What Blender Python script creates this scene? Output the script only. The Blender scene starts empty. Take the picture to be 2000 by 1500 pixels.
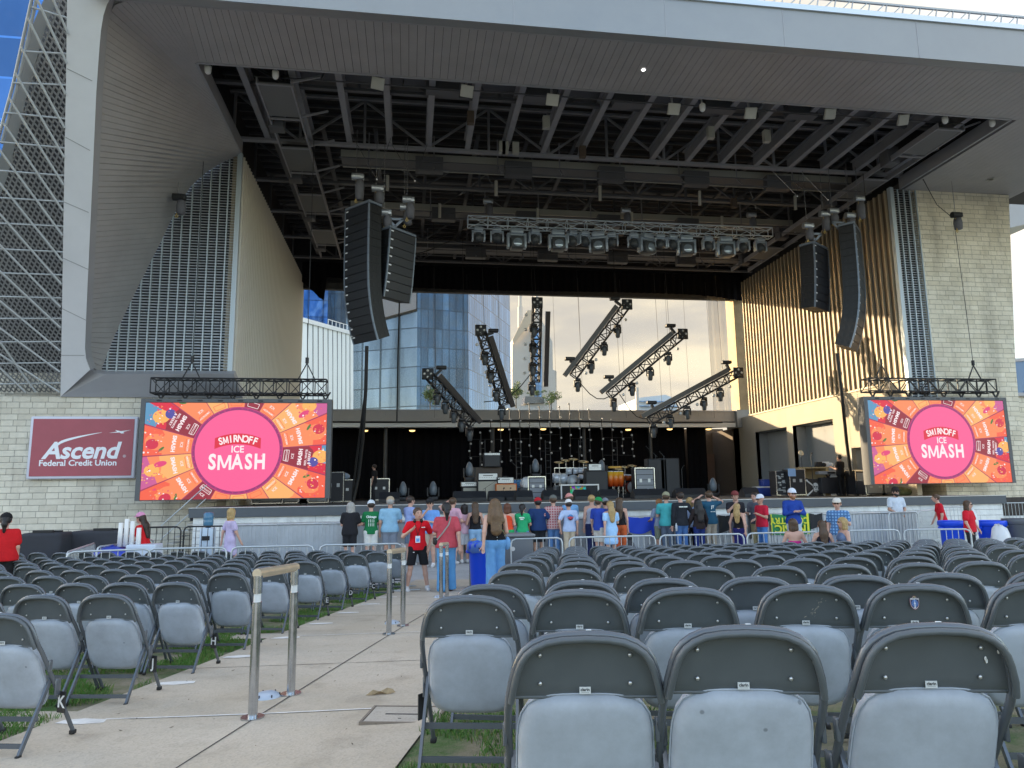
import bpy, bmesh, math, random
import numpy as np
from mathutils import Vector, Matrix
random.seed(7)
R=math.radians
SC=bpy.context.scene
COL=SC.collection
# ------------------------------------------------------------------ camera
PSI,PIT,ROL,EYE,FPX=R(8.33),R(8.76),R(0.787),1.22,1380.0
_F=Vector((math.sin(PSI)*math.cos(PIT),math.cos(PSI)*math.cos(PIT),math.sin(PIT)))
_R0=Vector((math.cos(PSI),-math.sin(PSI),0)); _U0=_R0.cross(_F)
_R=_R0*math.cos(ROL)-_U0*math.sin(ROL); _U=_U0*math.cos(ROL)+_R0*math.sin(ROL)
_C=Vector((0,0,EYE))
cd=bpy.data.cameras.new('camera'); cam=bpy.data.objects.new('camera',cd); COL.objects.link(cam)
cam.matrix_world=Matrix(((_R.x,_U.x,-_F.x,0),(_R.y,_U.y,-_F.y,0),(_R.z,_U.z,-_F.z,EYE),(0,0,0,1)))
cd.sensor_width=36; cd.sensor_fit='HORIZONTAL'; cd.lens=FPX/2000*36; cd.clip_end=6000; cd.clip_start=.05
SC.camera=cam
# ------------------------------------------------------------------ sky, sun, exposure
CLOUD_A,CLOUD_B,BANK_A,BANK_B=(2.15,2.05,1.95),(3.0,2.75,2.45),(.98,.92,.82),(1.58,1.38,1.02)
SUN_EL,SUN_AZ=R(11.8),R(-50)          # azimuth measured from +Y towards +X
W=bpy.data.worlds.new('World'); SC.world=W; W.use_nodes=True
nt=W.node_tree; nt.nodes.clear()
N=nt.nodes.new; L=nt.links.new
wo=N('ShaderNodeOutputWorld'); bg=N('ShaderNodeBackground'); sky=N('ShaderNodeTexSky')
sky.sky_type='NISHITA'; sky.sun_disc=False; sky.sun_elevation=SUN_EL; sky.sun_rotation=SUN_AZ
sky.air_density=1.0; sky.dust_density=1.2; sky.ozone_density=1.5
tc=N('ShaderNodeTexCoord')
# broken cloud over the whole sky, plus a bright warm bank of thin cloud behind the stage
def noise(sc,det,scale,seed=0):
    mp=N('ShaderNodeMapping'); mp.inputs['Scale'].default_value=scale; mp.inputs['Location'].default_value=(seed,seed*.7,0)
    nz=N('ShaderNodeTexNoise'); nz.inputs['Scale'].default_value=sc; nz.inputs['Detail'].default_value=det; nz.inputs['Roughness'].default_value=.56
    L(tc.outputs['Generated'],mp.inputs['Vector']); L(mp.outputs['Vector'],nz.inputs['Vector']); return nz.outputs['Fac']
def maprange(v,a,b,c,d,smooth=True):
    m=N('ShaderNodeMapRange'); m.inputs['From Min'].default_value=a; m.inputs['From Max'].default_value=b; m.inputs['To Min'].default_value=c; m.inputs['To Max'].default_value=d
    if smooth: m.interpolation_type='SMOOTHSTEP'
    L(v,m.inputs['Value']); return m.outputs['Result']
def mixc(f,a,b):
    m=N('ShaderNodeMixRGB'); L(f,m.inputs['Fac'])
    for q,k in ((a,'Color1'),(b,'Color2')):
        if isinstance(q,tuple): m.inputs[k].default_value=(*q,1)
        else: L(q,m.inputs[k])
    return m.outputs['Color']
n1=noise(1.7,7,(1,1,2.2),1.3); cov=maprange(n1,.43,.60,0,.9)
ccol=mixc(maprange(n1,.5,.75,0,1),CLOUD_A,CLOUD_B)
base=mixc(cov,sky.outputs['Color'],ccol)
n2=noise(2.6,6,(1.3,1.3,4.5),0)
dt=N('ShaderNodeVectorMath'); dt.operation='DOT_PRODUCT'; dt.inputs[1].default_value=(.22,.93,.28); L(tc.outputs['Generated'],dt.inputs[0])
gl=maprange(dt.outputs['Value'],.74,.95,0,1)
bank=mixc(maprange(n2,.36,.66,0,1),BANK_A,BANK_B)
mx=N('ShaderNodeMixRGB'); L(gl,mx.inputs['Fac']); L(base,mx.inputs['Color1']); L(bank,mx.inputs['Color2'])
L(mx.outputs['Color'],bg.inputs['Color']); bg.inputs['Strength'].default_value=.12; L(bg.outputs['Background'],wo.inputs['Surface'])
sl=bpy.data.lights.new('sun','SUN'); sl.energy=2.0; sl.angle=R(.6); sl.color=(1,.78,.50)
so=bpy.data.objects.new('sun',sl); COL.objects.link(so)
sd=Vector((math.sin(SUN_AZ)*math.cos(SUN_EL),math.cos(SUN_AZ)*math.cos(SUN_EL),math.sin(SUN_EL)))
so.rotation_euler=sd.to_track_quat('Z','Y').to_euler(); so.location=(-60,60,60)
SC.view_settings.view_transform='Standard'; SC.view_settings.look='None'; SC.view_settings.gamma=1
SC.view_settings.exposure=2.65
SC.cycles.max_bounces=7; SC.cycles.diffuse_bounces=4; SC.cycles.glossy_bounces=3; SC.cycles.transparent_max_bounces=12
# ------------------------------------------------------------------ helpers
def ray(x,y): return _F+_R*((x-1000)/FPX)+_U*((750-y)/FPX)
def at(x,y,X=None,Y=None,Z=None):
    d=ray(x,y)
    t=(X-_C.x)/d.x if X is not None else (Y-_C.y)/d.y if Y is not None else (Z-_C.z)/d.z
    return _C+d*t
G0=-.684                # level of the paving before the stage
def gz(x,y):
    if y>15.2: return G0
    b=-.043*y-.03
    s=max(0,min(1,(x+2)/3))*max(0,min(1,(14-y)/8))
    return b+.1*s+.055*max(0,min(1,(x+1.2)/1.2))*max(0,min(1,(5.5-y)/2))
def on_ground(x,y):
    d=ray(x,y); t=5
    for i in range(60):
        p=_C+d*t; e=p.z-gz(p.x,p.y); t+=e/(-d.z+.043)*.8
    p=_C+d*t; p.z=gz(p.x,p.y); return p
class MB:
    def __init__(s): s.v=[]; s.f=[]; s.m=[]; s.sm=[]
    def add(s,v,f,mi=0,smooth=False):
        o=len(s.v); s.v+= [tuple(p) for p in v]
        for q in f: s.f.append(tuple(i+o for i in q)); s.m.append(mi); s.sm.append(smooth)
        return s
    def box(s,c,d,rot=None,mi=0,M=None):
        x,y,z=d[0]/2,d[1]/2,d[2]/2
        v=[Vector(p) for p in [(-x,-y,-z),(x,-y,-z),(x,y,-z),(-x,y,-z),(-x,-y,z),(x,-y,z),(x,y,z),(-x,y,z)]]
        if rot is not None: v=[rot@p for p in v]
        v=[p+Vector(c) for p in v]
        if M is not None: v=[M@p for p in v]
        return s.add(v,[(0,3,2,1),(4,5,6,7),(0,1,5,4),(1,2,6,5),(2,3,7,6),(3,0,4,7)],mi)
    def bb(s,a,b,mi=0,M=None):
        a,b=Vector(a),Vector(b); return s.box((a+b)/2,[abs(b[i]-a[i]) for i in range(3)],mi=mi,M=M)
    def rbox(s,c,d,r=.02,n=2,mi=0,M=None):      # box with rounded vertical & horizontal edges
        bm=bmesh.new(); bmesh.ops.create_cube(bm,size=1)
        for v in bm.verts: v.co=Vector((v.co.x*d[0],v.co.y*d[1],v.co.z*d[2]))
        bmesh.ops.bevel(bm,geom=bm.edges[:],offset=r,segments=n,affect='EDGES',profile=.5)
        v=[p.co+Vector(c) for p in bm.verts]
        if M is not None: v=[M@p for p in v]
        for i,p in enumerate(bm.verts): p.index=i
        f=[[q.index for q in k.verts] for k in bm.faces]; bm.free()
        return s.add(v,f,mi,True)
    def bar(s,p,q,w,h=None,mi=0,up=(0,0,1)):
        p,q=Vector(p),Vector(q); h=h or w; d=q-p; l=d.length
        if l<1e-6: return s
        z=d/l; x=z.cross(Vector(up))
        if x.length<1e-3: x=z.cross(Vector((0,1,0)))
        x.normalize(); y=x.cross(z)
        M=Matrix((x,y,z)).transposed()
        return s.box((p+q)/2,(w,h,l),rot=M,mi=mi)
    def tube(s,pts,r,n=8,mi=0,cap=True,closed=False):
        pts=[Vector(p) for p in pts]; rs=r if isinstance(r,(list,tuple)) else [r]*len(pts)
        v=[];f=[];prev=None; k=len(pts)
        for i,p in enumerate(pts):
            if closed: t=pts[(i+1)%k]-pts[i-1]
            else: t=pts[min(i+1,k-1)]-pts[max(i-1,0)]
            t.normalize()
            if prev is None:
                a=t.cross(Vector((0,0,1)));
                if a.length<.05: a=t.cross(Vector((0,1,0)))
            else: a=prev-t*prev.dot(t)
            a.normalize(); prev=a; b=t.cross(a)
            for j in range(n):
                th=2*math.pi*j/n; v.append(p+(a*math.cos(th)+b*math.sin(th))*rs[i])
        for i in range(k if closed else k-1):
            i2=(i+1)%k
            for j in range(n): f.append((i*n+j,i*n+(j+1)%n,i2*n+(j+1)%n,i2*n+j))
        s.add(v,f,mi,True)
        if cap and not closed:
            s.add(v[:n],[tuple(range(n))[::-1]],mi); s.add(v[-n:],[tuple(range(n))],mi)
        return s
    def cyl(s,p,q,r,r2=None,n=16,mi=0): return s.tube([p,q],[r,r if r2 is None else r2],n,mi)
    def lathe(s,c,prof,n=20,mi=0,M=None,axis=None):
        c=Vector(c); v=[];f=[]
        for (r,z) in prof:
            for j in range(n):
                a=2*math.pi*j/n; p=Vector((r*math.cos(a),r*math.sin(a),z))
                if axis is not None: p=axis@p
                p=p+c; v.append(M@p if M is not None else p)
        k=len(prof)
        for i in range(k-1):
            for j in range(n): f.append((i*n+j,i*n+(j+1)%n,(i+1)*n+(j+1)%n,(i+1)*n+j))
        if prof[0][0]>1e-4: f.append(tuple(range(n))[::-1])
        if prof[-1][0]>1e-4: f.append(tuple(range((k-1)*n,k*n)))
        return s.add(v,f,mi,True)
    def ball(s,c,r,n=10,mi=0,M=None):
        rr=r if isinstance(r,(tuple,list)) else (r,r,r); m=max(4,n//2); v=[];f=[];c=Vector(c)
        for i in range(m+1):
            t=math.pi*i/m
            for j in range(n):
                a=2*math.pi*j/n; p=Vector((rr[0]*math.sin(t)*math.cos(a),rr[1]*math.sin(t)*math.sin(a),rr[2]*math.cos(t)))
                p=p+c; v.append(M@p if M is not None else p)
        for i in range(m):
            for j in range(n): f.append((i*n+j,(i+1)*n+j,(i+1)*n+(j+1)%n,i*n+(j+1)%n))
        return s.add(v,f,mi,True)
    def prism(s,poly,depth,M=None,mi=0):        # polygon in XZ plane, extruded along +Y by depth
        n=len(poly); v=[Vector((p[0],0,p[1])) for p in poly]+[Vector((p[0],depth,p[1])) for p in poly]
        if M is not None: v=[M@p for p in v]
        return s.add(v,[tuple(range(n)),tuple(range(2*n-1,n-1,-1))]+[(i,i+n,(i+1)%n+n,(i+1)%n) for i in range(n)],mi)
    def quad(s,a,b,c,d,mi=0): return s.add([a,b,c,d],[(0,1,2,3)],mi)
    def slab(s,pts,t,mi=0):                     # planar polygon given thickness along -normal
        pts=[Vector(p) for p in pts]; nn=(pts[1]-pts[0]).cross(pts[2]-pts[0]).normalized(); n=len(pts)
        v=pts+[p-nn*t for p in pts]
        return s.add(v,[tuple(range(n)),tuple(range(2*n-1,n-1,-1))]+[(i,i+n,(i+1)%n+n,(i+1)%n) for i in range(n)],mi)
    def text(s,txt,size,M,mi=0,ext=.002,bold=0.0,shear=0.0,align='CENTER',sx=1.0,spacing=1.0):
        v,f=text_mesh(txt,size,ext,bold,shear,align,spacing)
        v=[M@Vector((p[0]*sx,p[1],p[2])) for p in v]; return s.add(v,f,mi)
    def build(s,name,mats,parent=None,loc=None):
        me=bpy.data.meshes.new(name); me.from_pydata(s.v,[],s.f)
        if not isinstance(mats,(list,tuple)): mats=[mats]
        for m in mats: me.materials.append(m)
        me.polygons.foreach_set('material_index',s.m); me.polygons.foreach_set('use_smooth',s.sm)
        me.update()
        o=bpy.data.objects.new(name,me); COL.objects.link(o)
        if parent is not None: o.parent=parent
        if loc is not None: o.location=loc
        return o
_tx={}
def text_mesh(txt,size,ext,bold,shear,align,spacing):
    k=(txt,size,ext,bold,shear,align,spacing)
    if k in _tx: return _tx[k]
    cu=bpy.data.curves.new('t','FONT'); cu.body=txt; cu.size=size; cu.extrude=ext; cu.offset=bold; cu.shear=shear
    cu.align_x=align; cu.align_y='CENTER'; cu.resolution_u=3; cu.space_character=spacing
    o=bpy.data.objects.new('t',cu); COL.objects.link(o)
    dg=bpy.context.evaluated_depsgraph_get(); me=bpy.data.meshes.new_from_object(o.evaluated_get(dg))
    v=[tuple(p.co) for p in me.vertices]; f=[tuple(p.vertices) for p in me.polygons]
    bpy.data.objects.remove(o); bpy.data.curves.remove(cu); bpy.data.meshes.remove(me)
    _tx[k]=(v,f); return _tx[k]
def tag(o,label=None,cat=None,group=None,kind=None):
    if label: o['label']=label
    if cat: o['category']=cat
    if group: o['group']=group
    if kind: o['kind']=kind
    return o
def thing(name,label,cat,loc=(0,0,0),rz=0,group=None):
    o=bpy.data.objects.new(name,None); COL.objects.link(o); o.location=loc; o.rotation_euler=(0,0,rz); o.empty_display_size=.1
    return tag(o,label,cat,group)
_kids={}
def dup(root,loc,rz,label=None):
    if root.name not in _kids: _kids[root.name]=[(c,list(c.children)) for c in root.children]
    r=root.copy(); COL.objects.link(r); r.location=loc; r.rotation_euler=(0,0,rz)
    if label: r['label']=label
    for c,g in _kids[root.name]:
        d=c.copy(); COL.objects.link(d); d.parent=r
        for e in g:
            h=e.copy(); COL.objects.link(h); h.parent=d
    return r
def M_at(p,x,y,z): return Matrix(((x[0],y[0],z[0],p[0]),(x[1],y[1],z[1],p[1]),(x[2],y[2],z[2],p[2]),(0,0,0,1)))
# text facing -Y (towards the seats): text x -> +X, text y -> +Z, normal -> -Y
def facing(p,ang=0):
    c,s=math.cos(ang),math.sin(ang); return M_at(p,(c,0,s),(-s,0,c),(0,-1,0))
# ------------------------------------------------------------------ materials
_mats={}
def mat(name,col,rough=.6,metal=0,var=.0,vs=6.0,bump=0,bs=40.0,emit=None,es=0,alpha=1,spec=.5,coat=0):
    if name in _mats: return _mats[name]
    m=bpy.data.materials.new(name); m.use_nodes=True; t=m.node_tree; b=t.nodes['Principled BSDF']
    c=(col[0],col[1],col[2],1)
    b.inputs['Base Color'].default_value=c; b.inputs['Roughness'].default_value=rough; b.inputs['Metallic'].default_value=metal
    b.inputs['Specular IOR Level'].default_value=spec; b.inputs['Coat Weight'].default_value=coat
    if alpha<1: b.inputs['Alpha'].default_value=alpha
    if emit: b.inputs['Emission Color'].default_value=(*emit,1); b.inputs['Emission Strength'].default_value=es
    if var>0 or bump>0:
        g=t.nodes.new('ShaderNodeTexCoord')
    if var>0:
        n=t.nodes.new('ShaderNodeTexNoise'); n.inputs['Scale'].default_value=vs; n.inputs['Detail'].default_value=6; n.inputs['Roughness'].default_value=.65
        t.links.new(g.outputs['Object'],n.inputs['Vector'])
        r=t.nodes.new('ShaderNodeMapRange'); r.inputs['From Min'].default_value=.25; r.inputs['From Max'].default_value=.75
        r.inputs['To Min'].default_value=1-var; r.inputs['To Max'].default_value=1+var; t.links.new(n.outputs['Fac'],r.inputs['Value'])
        h=t.nodes.new('ShaderNodeVectorMath'); h.operation='SCALE'; h.inputs[0].default_value=col; t.links.new(r.outputs['Result'],h.inputs['Scale'])
        t.links.new(h.outputs['Vector'],b.inputs['Base Color'])
        q=t.nodes.new('ShaderNodeMapRange'); q.inputs['To Min'].default_value=max(.03,rough-.12); q.inputs['To Max'].default_value=min(1,rough+.12)
        t.links.new(n.outputs['Fac'],q.inputs['Value']); t.links.new(q.outputs['Result'],b.inputs['Roughness'])
    if bump>0:
        n=t.nodes.new('ShaderNodeTexNoise'); n.inputs['Scale'].default_value=bs; n.inputs['Detail'].default_value=4
        t.links.new(g.outputs['Object'],n.inputs['Vector'])
        u=t.nodes.new('ShaderNodeBump'); u.inputs['Strength'].default_value=bump; u.inputs['Distance'].default_value=.02
        t.links.new(n.outputs['Fac'],u.inputs['Height']); t.links.new(u.outputs['Normal'],b.inputs['Normal'])
    _mats[name]=m; return m
def node_mat(name):
    m=bpy.data.materials.new(name); m.use_nodes=True; _mats[name]=m; return m,m.node_tree,m.node_tree.nodes['Principled BSDF']
BLK=mat('black_paint',(.012,.012,.014),.5)
DGREY=mat('dark_grey_paint',(.05,.052,.056),.45)
STEEL=mat('dark_steel',(.17,.165,.165),.6,var=.15,vs=3)
GALV=mat('galvanised_steel',(.46,.48,.5),.38,metal=.7,var=.18,vs=14)
WHITE=mat('white_paint',(.78,.78,.76),.5)
CHROME=mat('bright_metal',(.7,.7,.7),.25,metal=.9)
# ================================================================== GROUND
CA,SA=math.cos(R(13)),math.sin(R(13))
def uv(u,v,dz=0):
    x,y=u*CA+v*SA,-u*SA+v*CA; return Vector((x,y,gz(x,y)+dz))
def aggregate(name,c1,c2,c3,sc,rough=.85,bump=.25):
    m,t,b=node_mat(name); g=t.nodes.new('ShaderNodeTexCoord'); nn=t.nodes.new; ln=t.links.new
    big=nn('ShaderNodeTexNoise'); big.inputs['Scale'].default_value=.55; big.inputs['Detail'].default_value=7; big.inputs['Roughness'].default_value=.7
    ln(g.outputs['Object'],big.inputs['Vector'])
    r1=nn('ShaderNodeValToRGB'); r1.color_ramp.elements[0].position=.35; r1.color_ramp.elements[0].color=(*c1,1); r1.color_ramp.elements[1].position=.68; r1.color_ramp.elements[1].color=(*c2,1)
    ln(big.outputs['Fac'],r1.inputs['Fac'])
    fine=nn('ShaderNodeTexVoronoi'); fine.inputs['Scale'].default_value=sc; ln(g.outputs['Object'],fine.inputs['Vector'])
    r2=nn('ShaderNodeValToRGB'); r2.color_ramp.elements[0].position=.0; r2.color_ramp.elements[1].position=1
    ln(fine.outputs['Color'],r2.inputs['Fac'])
    m1=nn('ShaderNodeMixRGB'); m1.blend_type='MIX'; ln(r1.outputs['Color'],m1.inputs['Color1']); m1.inputs['Color2'].default_value=(*c3,1)
    mm=nn('ShaderNodeMapRange'); mm.inputs['From Min'].default_value=.45; mm.inputs['To Max'].default_value=.42; ln(r2.outputs['Color'],mm.inputs['Value']); ln(mm.outputs['Result'],m1.inputs['Fac'])
    st=nn('ShaderNodeTexNoise'); st.inputs['Scale'].default_value=3.1; st.inputs['Detail'].default_value=5; ln(g.outputs['Object'],st.inputs['Vector'])
    sr=nn('ShaderNodeMapRange'); sr.inputs['From Min'].default_value=.56; sr.inputs['From Max'].default_value=.74; sr.inputs['To Max'].default_value=.35; ln(st.outputs['Fac'],sr.inputs['Value'])
    m2=nn('ShaderNodeMixRGB'); ln(sr.outputs['Result'],m2.inputs['Fac']); ln(m1.outputs['Color'],m2.inputs['Color1']); m2.inputs['Color2'].default_value=(c1[0]*.45,c1[1]*.42,c1[2]*.4,1)
    ln(m2.outputs['Color'],b.inputs['Base Color']); b.inputs['Roughness'].default_value=rough
    bp=nn('ShaderNodeBump'); bp.inputs['Strength'].default_value=bump; bp.inputs['Distance'].default_value=.006; ln(fine.outputs['Distance'],bp.inputs['Height']); ln(bp.outputs['Normal'],b.inputs['Normal'])
    return m
M_AISLE=aggregate('exposed_aggregate_concrete',(.45,.38,.285),(.55,.48,.385),(.28,.24,.195),70)
M_PLAZA=aggregate('grey_concrete_paving',(.34,.34,.34),(.45,.45,.45),(.25,.25,.25),40)
M_SOIL=aggregate('trampled_soil_and_gravel',(.20,.17,.125),(.33,.30,.25),(.42,.40,.36),45,.95,.6)
M_FAR=aggregate('far_ground',(.10,.11,.08),(.16,.15,.12),(.2,.2,.18),2)
xs=[-2500,-400,-90]+[-40+i for i in range(0,81)]+[90,400,2500]
ys=[-2500,-300,-30,-8]+[-6+.5*i for i in range(0,53)]+[24,40,90,400,2500]
b=MB(); nx=len(xs)
for y in ys:
    for x in xs: b.v.append((x,y,gz(x,max(y,-6))-.03))
for j in range(len(ys)-1):
    for i in range(nx-1): b.f.append((j*nx+i,j*nx+i+1,(j+1)*nx+i+1,(j+1)*nx+i)); b.m.append(0); b.sm.append(True)
tag(b.build('ground',M_FAR),kind='structure')
def patch(name,u0,u1,v0,v1,m,dz,du=.5,dv=.5):
    nu=max(1,round((u1-u0)/du)); nv=max(1,round((v1-v0)/dv)); b=MB()
    for j in range(nv+1):
        for i in range(nu+1): b.v.append(tuple(uv(u0+(u1-u0)*i/nu,v0+(v1-v0)*j/nv,dz)))
    for j in range(nv):
        for i in range(nu):
            k=j*(nu+1)+i; b.f.append((k,k+1,k+nu+2,k+nu+1)); b.m.append(0); b.sm.append(True)
    return tag(b.build(name,m),kind='structure')
M_TURF,t_,b_=node_mat('worn_turf')
g_=t_.nodes.new('ShaderNodeTexCoord'); n_=t_.nodes.new('ShaderNodeTexNoise'); n_.inputs['Scale'].default_value=1.9; n_.inputs['Detail'].default_value=9; n_.inputs['Roughness'].default_value=.7
t_.links.new(g_.outputs['Object'],n_.inputs['Vector']); r_=t_.nodes.new('ShaderNodeValToRGB'); e=r_.color_ramp.elements
e[0].position=.36; e[0].color=(.27,.23,.17,1); e[1].position=.62; e[1].color=(.055,.12,.022,1); q=e.new(.46); q.color=(.20,.18,.11,1)
t_.links.new(n_.outputs['Fac'],r_.inputs['Fac']); t_.links.new(r_.outputs['Color'],b_.inputs['Base Color']); b_.inputs['Roughness'].default_value=.95
n2=t_.nodes.new('ShaderNodeTexNoise'); n2.inputs['Scale'].default_value=90; t_.links.new(g_.outputs['Object'],n2.inputs['Vector']); bp=t_.nodes.new('ShaderNodeBump'); bp.inputs['Strength'].default_value=.8; bp.inputs['Distance'].default_value=.02
t_.links.new(n2.outputs['Fac'],bp.inputs['Height']); t_.links.new(bp.outputs['Normal'],b_.inputs['Normal'])
patch('lawn',-16,-3.55,-2,15.6,M_TURF,-.012)
patch('lawn',-.88,22,-2,15.8,M_TURF,-.012)
patch('aisle_path',-3.55,-.88,-3,16.2,M_AISLE,.0)
patch('front_plaza',-22,28,15.4,30,M_PLAZA,-.006)
# concrete row strips crossing the left lawn
for v in (4.85,8.45): patch('row_kerb_strip',-9,-3.55,v-.18,v+.22,M_AISLE,-.004)
M_LINE=mat('worn_white_line',(.72,.70,.66),.8,var=.25,vs=9)
M_JOINT=mat('dark_joint',(.06,.055,.05),.95)
def strip(name,pts,w,m,dz=.004,kind='structure'):
    b=MB()
    for (a,c) in zip(pts[:-1],pts[1:]):
        n=max(1,int(math.hypot(c[0]-a[0],c[1]-a[1])/.5))
        for i in range(n):
            p=[a[k]+(c[k]-a[k])*i/n for k in (0,1)]; q=[a[k]+(c[k]-a[k])*(i+1)/n for k in (0,1)]
            d=Vector((q[0]-p[0],q[1]-p[1])).normalized(); nn=Vector((-d.y,d.x))*w/2
            b.quad(uv(p[0]-nn.x,p[1]-nn.y,dz),uv(q[0]-nn.x,q[1]-nn.y,dz),uv(q[0]+nn.x,q[1]+nn.y,dz),uv(p[0]+nn.x,p[1]+nn.y,dz))
    return tag(b.build(name,m),kind=kind)
strip('aisle_joint',[(-2.1,-3),(-2.1,16.2)],.012,M_JOINT)
for v in (1.9,6.55,10.1,13.3): strip('aisle_joint',[(-3.5,v),(-.92,v)],.010,M_JOINT,.003)
for v in (4.84,8.35,11.6,14.7): strip('aisle_marking',[(-3.2,v),(-.95,v)],.022,M_LINE,.004)
# row paint dabs at the edge of the left lawn
b=MB()
for k in range(9):
    v=4.78+1.15*k; u=-3.32
    poly=[(u-.16,v-.05),(u+.02,v-.075),(u+.17,v-.03),(u+.14,v+.05),(u-.03,v+.07),(u-.15,v+.03)]
    b.add([uv(p[0],p[1],.005) for p in poly],[tuple(range(6))])
tag(b.build('aisle_paint_dab',M_LINE),kind='structure')
# access cover set in the aisle by the nearest right-hand row
c0=on_ground(790,1398); b=MB(); b.box((0,0,.004),(.44,.30,.012)); M_COV=aggregate('concrete_cover',(.40,.34,.27),(.5,.45,.38),(.25,.22,.18),90)
cov=thing('access_cover','flush concrete access cover with metal rim in the aisle','cover',c0,R(-13))
b.build('cover_plate',M_COV,cov); b=MB()
for (x0,y0,x1,y1) in [(-.24,-.17,.24,-.155),(-.24,.155,.24,.17),(-.24,-.155,-.225,.155),(.225,-.155,.24,.155)]: b.bb((x0,y0,-.01),(x1,y1,.013))
b.build('rim',mat('rusty_rim',(.22,.18,.14),.8,var=.2),cov); b=MB(); b.bb((-.12,-.01,.009),(.12,.005,.0125)); b.bb((-.02,-.09,.009),(.0,-.085,.0125)); b.build('lifting_slot',M_JOINT,cov)
# ================================================================== MATERIALS OF THE BUILDING
def block_mat(name,c1,c2,cm,bw,bh,flip=False):
    m,t,b=node_mat(name); nn=t.nodes.new; ln=t.links.new
    g=nn('ShaderNodeTexCoord'); sp=nn('ShaderNodeSeparateXYZ'); ln(g.outputs['Object'],sp.inputs['Vector'])
    ad=nn('ShaderNodeMath'); ln(sp.outputs['X'],ad.inputs[0]); ln(sp.outputs['Y'],ad.inputs[1])
    cb=nn('ShaderNodeCombineXYZ'); ln(ad.outputs['Value'],cb.inputs['X']); ln(sp.outputs['Z'],cb.inputs['Y'])
    br=nn('ShaderNodeTexBrick'); br.inputs['Scale'].default_value=1; br.inputs['Brick Width'].default_value=bw; br.inputs['Row Height'].default_value=bh
    br.inputs['Mortar Size'].default_value=.009; br.inputs['Mortar Smooth'].default_value=.2; br.inputs['Bias'].default_value=0
    br.inputs['Color1'].default_value=(*c1,1); br.inputs['Color2'].default_value=(*c2,1); br.inputs['Mortar'].default_value=(*cm,1); br.offset=.37; br.squash=.72; br.squash_frequency=3
    ln(cb.outputs['Vector'],br.inputs['Vector'])
    n=nn('ShaderNodeTexNoise'); n.inputs['Scale'].default_value=.7; n.inputs['Detail'].default_value=8; n.inputs['Roughness'].default_value=.7; ln(g.outputs['Object'],n.inputs['Vector'])
    r=nn('ShaderNodeMapRange'); r.inputs['From Min'].default_value=.3; r.inputs['From Max'].default_value=.7; r.inputs['To Min'].default_value=.8; r.inputs['To Max'].default_value=1.14; ln(n.outputs['Fac'],r.inputs['Value'])
    ms=nn('ShaderNodeMapping'); ms.inputs['Scale'].default_value=(1.1,1.1,.07); ln(g.outputs['Object'],ms.inputs['Vector']); ns=nn('ShaderNodeTexNoise'); ns.inputs['Scale'].default_value=1.6; ns.inputs['Detail'].default_value=6; ln(ms.outputs['Vector'],ns.inputs['Vector'])
    rs=nn('ShaderNodeMapRange'); rs.inputs['From Min'].default_value=.52; rs.inputs['From Max'].default_value=.75; rs.inputs['To Min'].default_value=1.03; rs.inputs['To Max'].default_value=.72; ln(ns.outputs['Fac'],rs.inputs['Value'])
    mq=nn('ShaderNodeMath'); mq.operation='MULTIPLY'; ln(r.outputs['Result'],mq.inputs[0]); ln(rs.outputs['Result'],mq.inputs[1])
    mu=nn('ShaderNodeVectorMath'); mu.operation='SCALE'; ln(br.outputs['Color'],mu.inputs[0]); ln(mq.outputs['Value'],mu.inputs['Scale']); ln(mu.outputs['Vector'],b.inputs['Base Color'])
    b.inputs['Roughness'].default_value=.9
    n2=nn('ShaderNodeTexNoise'); n2.inputs['Scale'].default_value=9; n2.inputs['Detail'].default_value=6; ln(g.outputs['Object'],n2.inputs['Vector'])
    mm=nn('ShaderNodeMath'); mm.operation='MULTIPLY_ADD'; mm.inputs[1].default_value=-1.2; ln(br.outputs['Fac'],mm.inputs[0]); ln(n2.outputs['Fac'],mm.inputs[2])
    bp=nn('ShaderNodeBump'); bp.inputs['Strength'].default_value=.75; bp.inputs['Distance'].default_value=.045; ln(mm.outputs['Value'],bp.inputs['Height']); ln(bp.outputs['Normal'],b.inputs['Normal'])
    return m
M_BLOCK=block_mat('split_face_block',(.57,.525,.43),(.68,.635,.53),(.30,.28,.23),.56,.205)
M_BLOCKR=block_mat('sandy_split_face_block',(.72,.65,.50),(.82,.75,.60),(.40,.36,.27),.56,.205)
M_PALE=block_mat('pale_stage_front_block',(.72,.74,.72),(.76,.78,.76),(.5,.5,.5),1.6,.2)
def panel_mat(name,col,rough,metal=.25):
    return mat(name,col,rough,metal,var=.07,vs=.8)
M_FAS=panel_mat('pale_metal_panel',(.30,.31,.315),.42)
M_FAS2=panel_mat('trim_metal_panel',(.36,.36,.38),.5)  # plain trim grey, slightly lighter than the fascia panel
M_SOF=mat('soffit_slat',(.40,.385,.385),.5,.15,var=.1,vs=1.2)
M_LED=mat('roof_edge_flashing',(.62,.68,.74),.35,.5)
M_DARKIN=mat('black_roof_interior',(.028,.028,.033),.8)
M_BEAM=mat('roof_steel_grey',(.28,.275,.295),.6,var=.12,vs=2)
M_TRUSSD=mat('roof_truss_dark',(.105,.105,.115),.6)
M_BEIGE=mat('catwalk_beige_steel',(.40,.385,.34),.6)
M_LWP=mat('shade_lifted_wall_panel',(.30,.265,.21),.6,.1,var=.12,vs=.7); M_LWR=mat('shade_lifted_wall_rib',(.78,.73,.63),.5,.1)  # left wall cladding, its colour lightened to offset the shade there
M_RIBP=mat('bronze_wall_panel',(.17,.13,.085),.6,.1,var=.12,vs=.7)
M_RIB=mat('pale_wall_rib',(.42,.345,.235),.5,.1)
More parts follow.
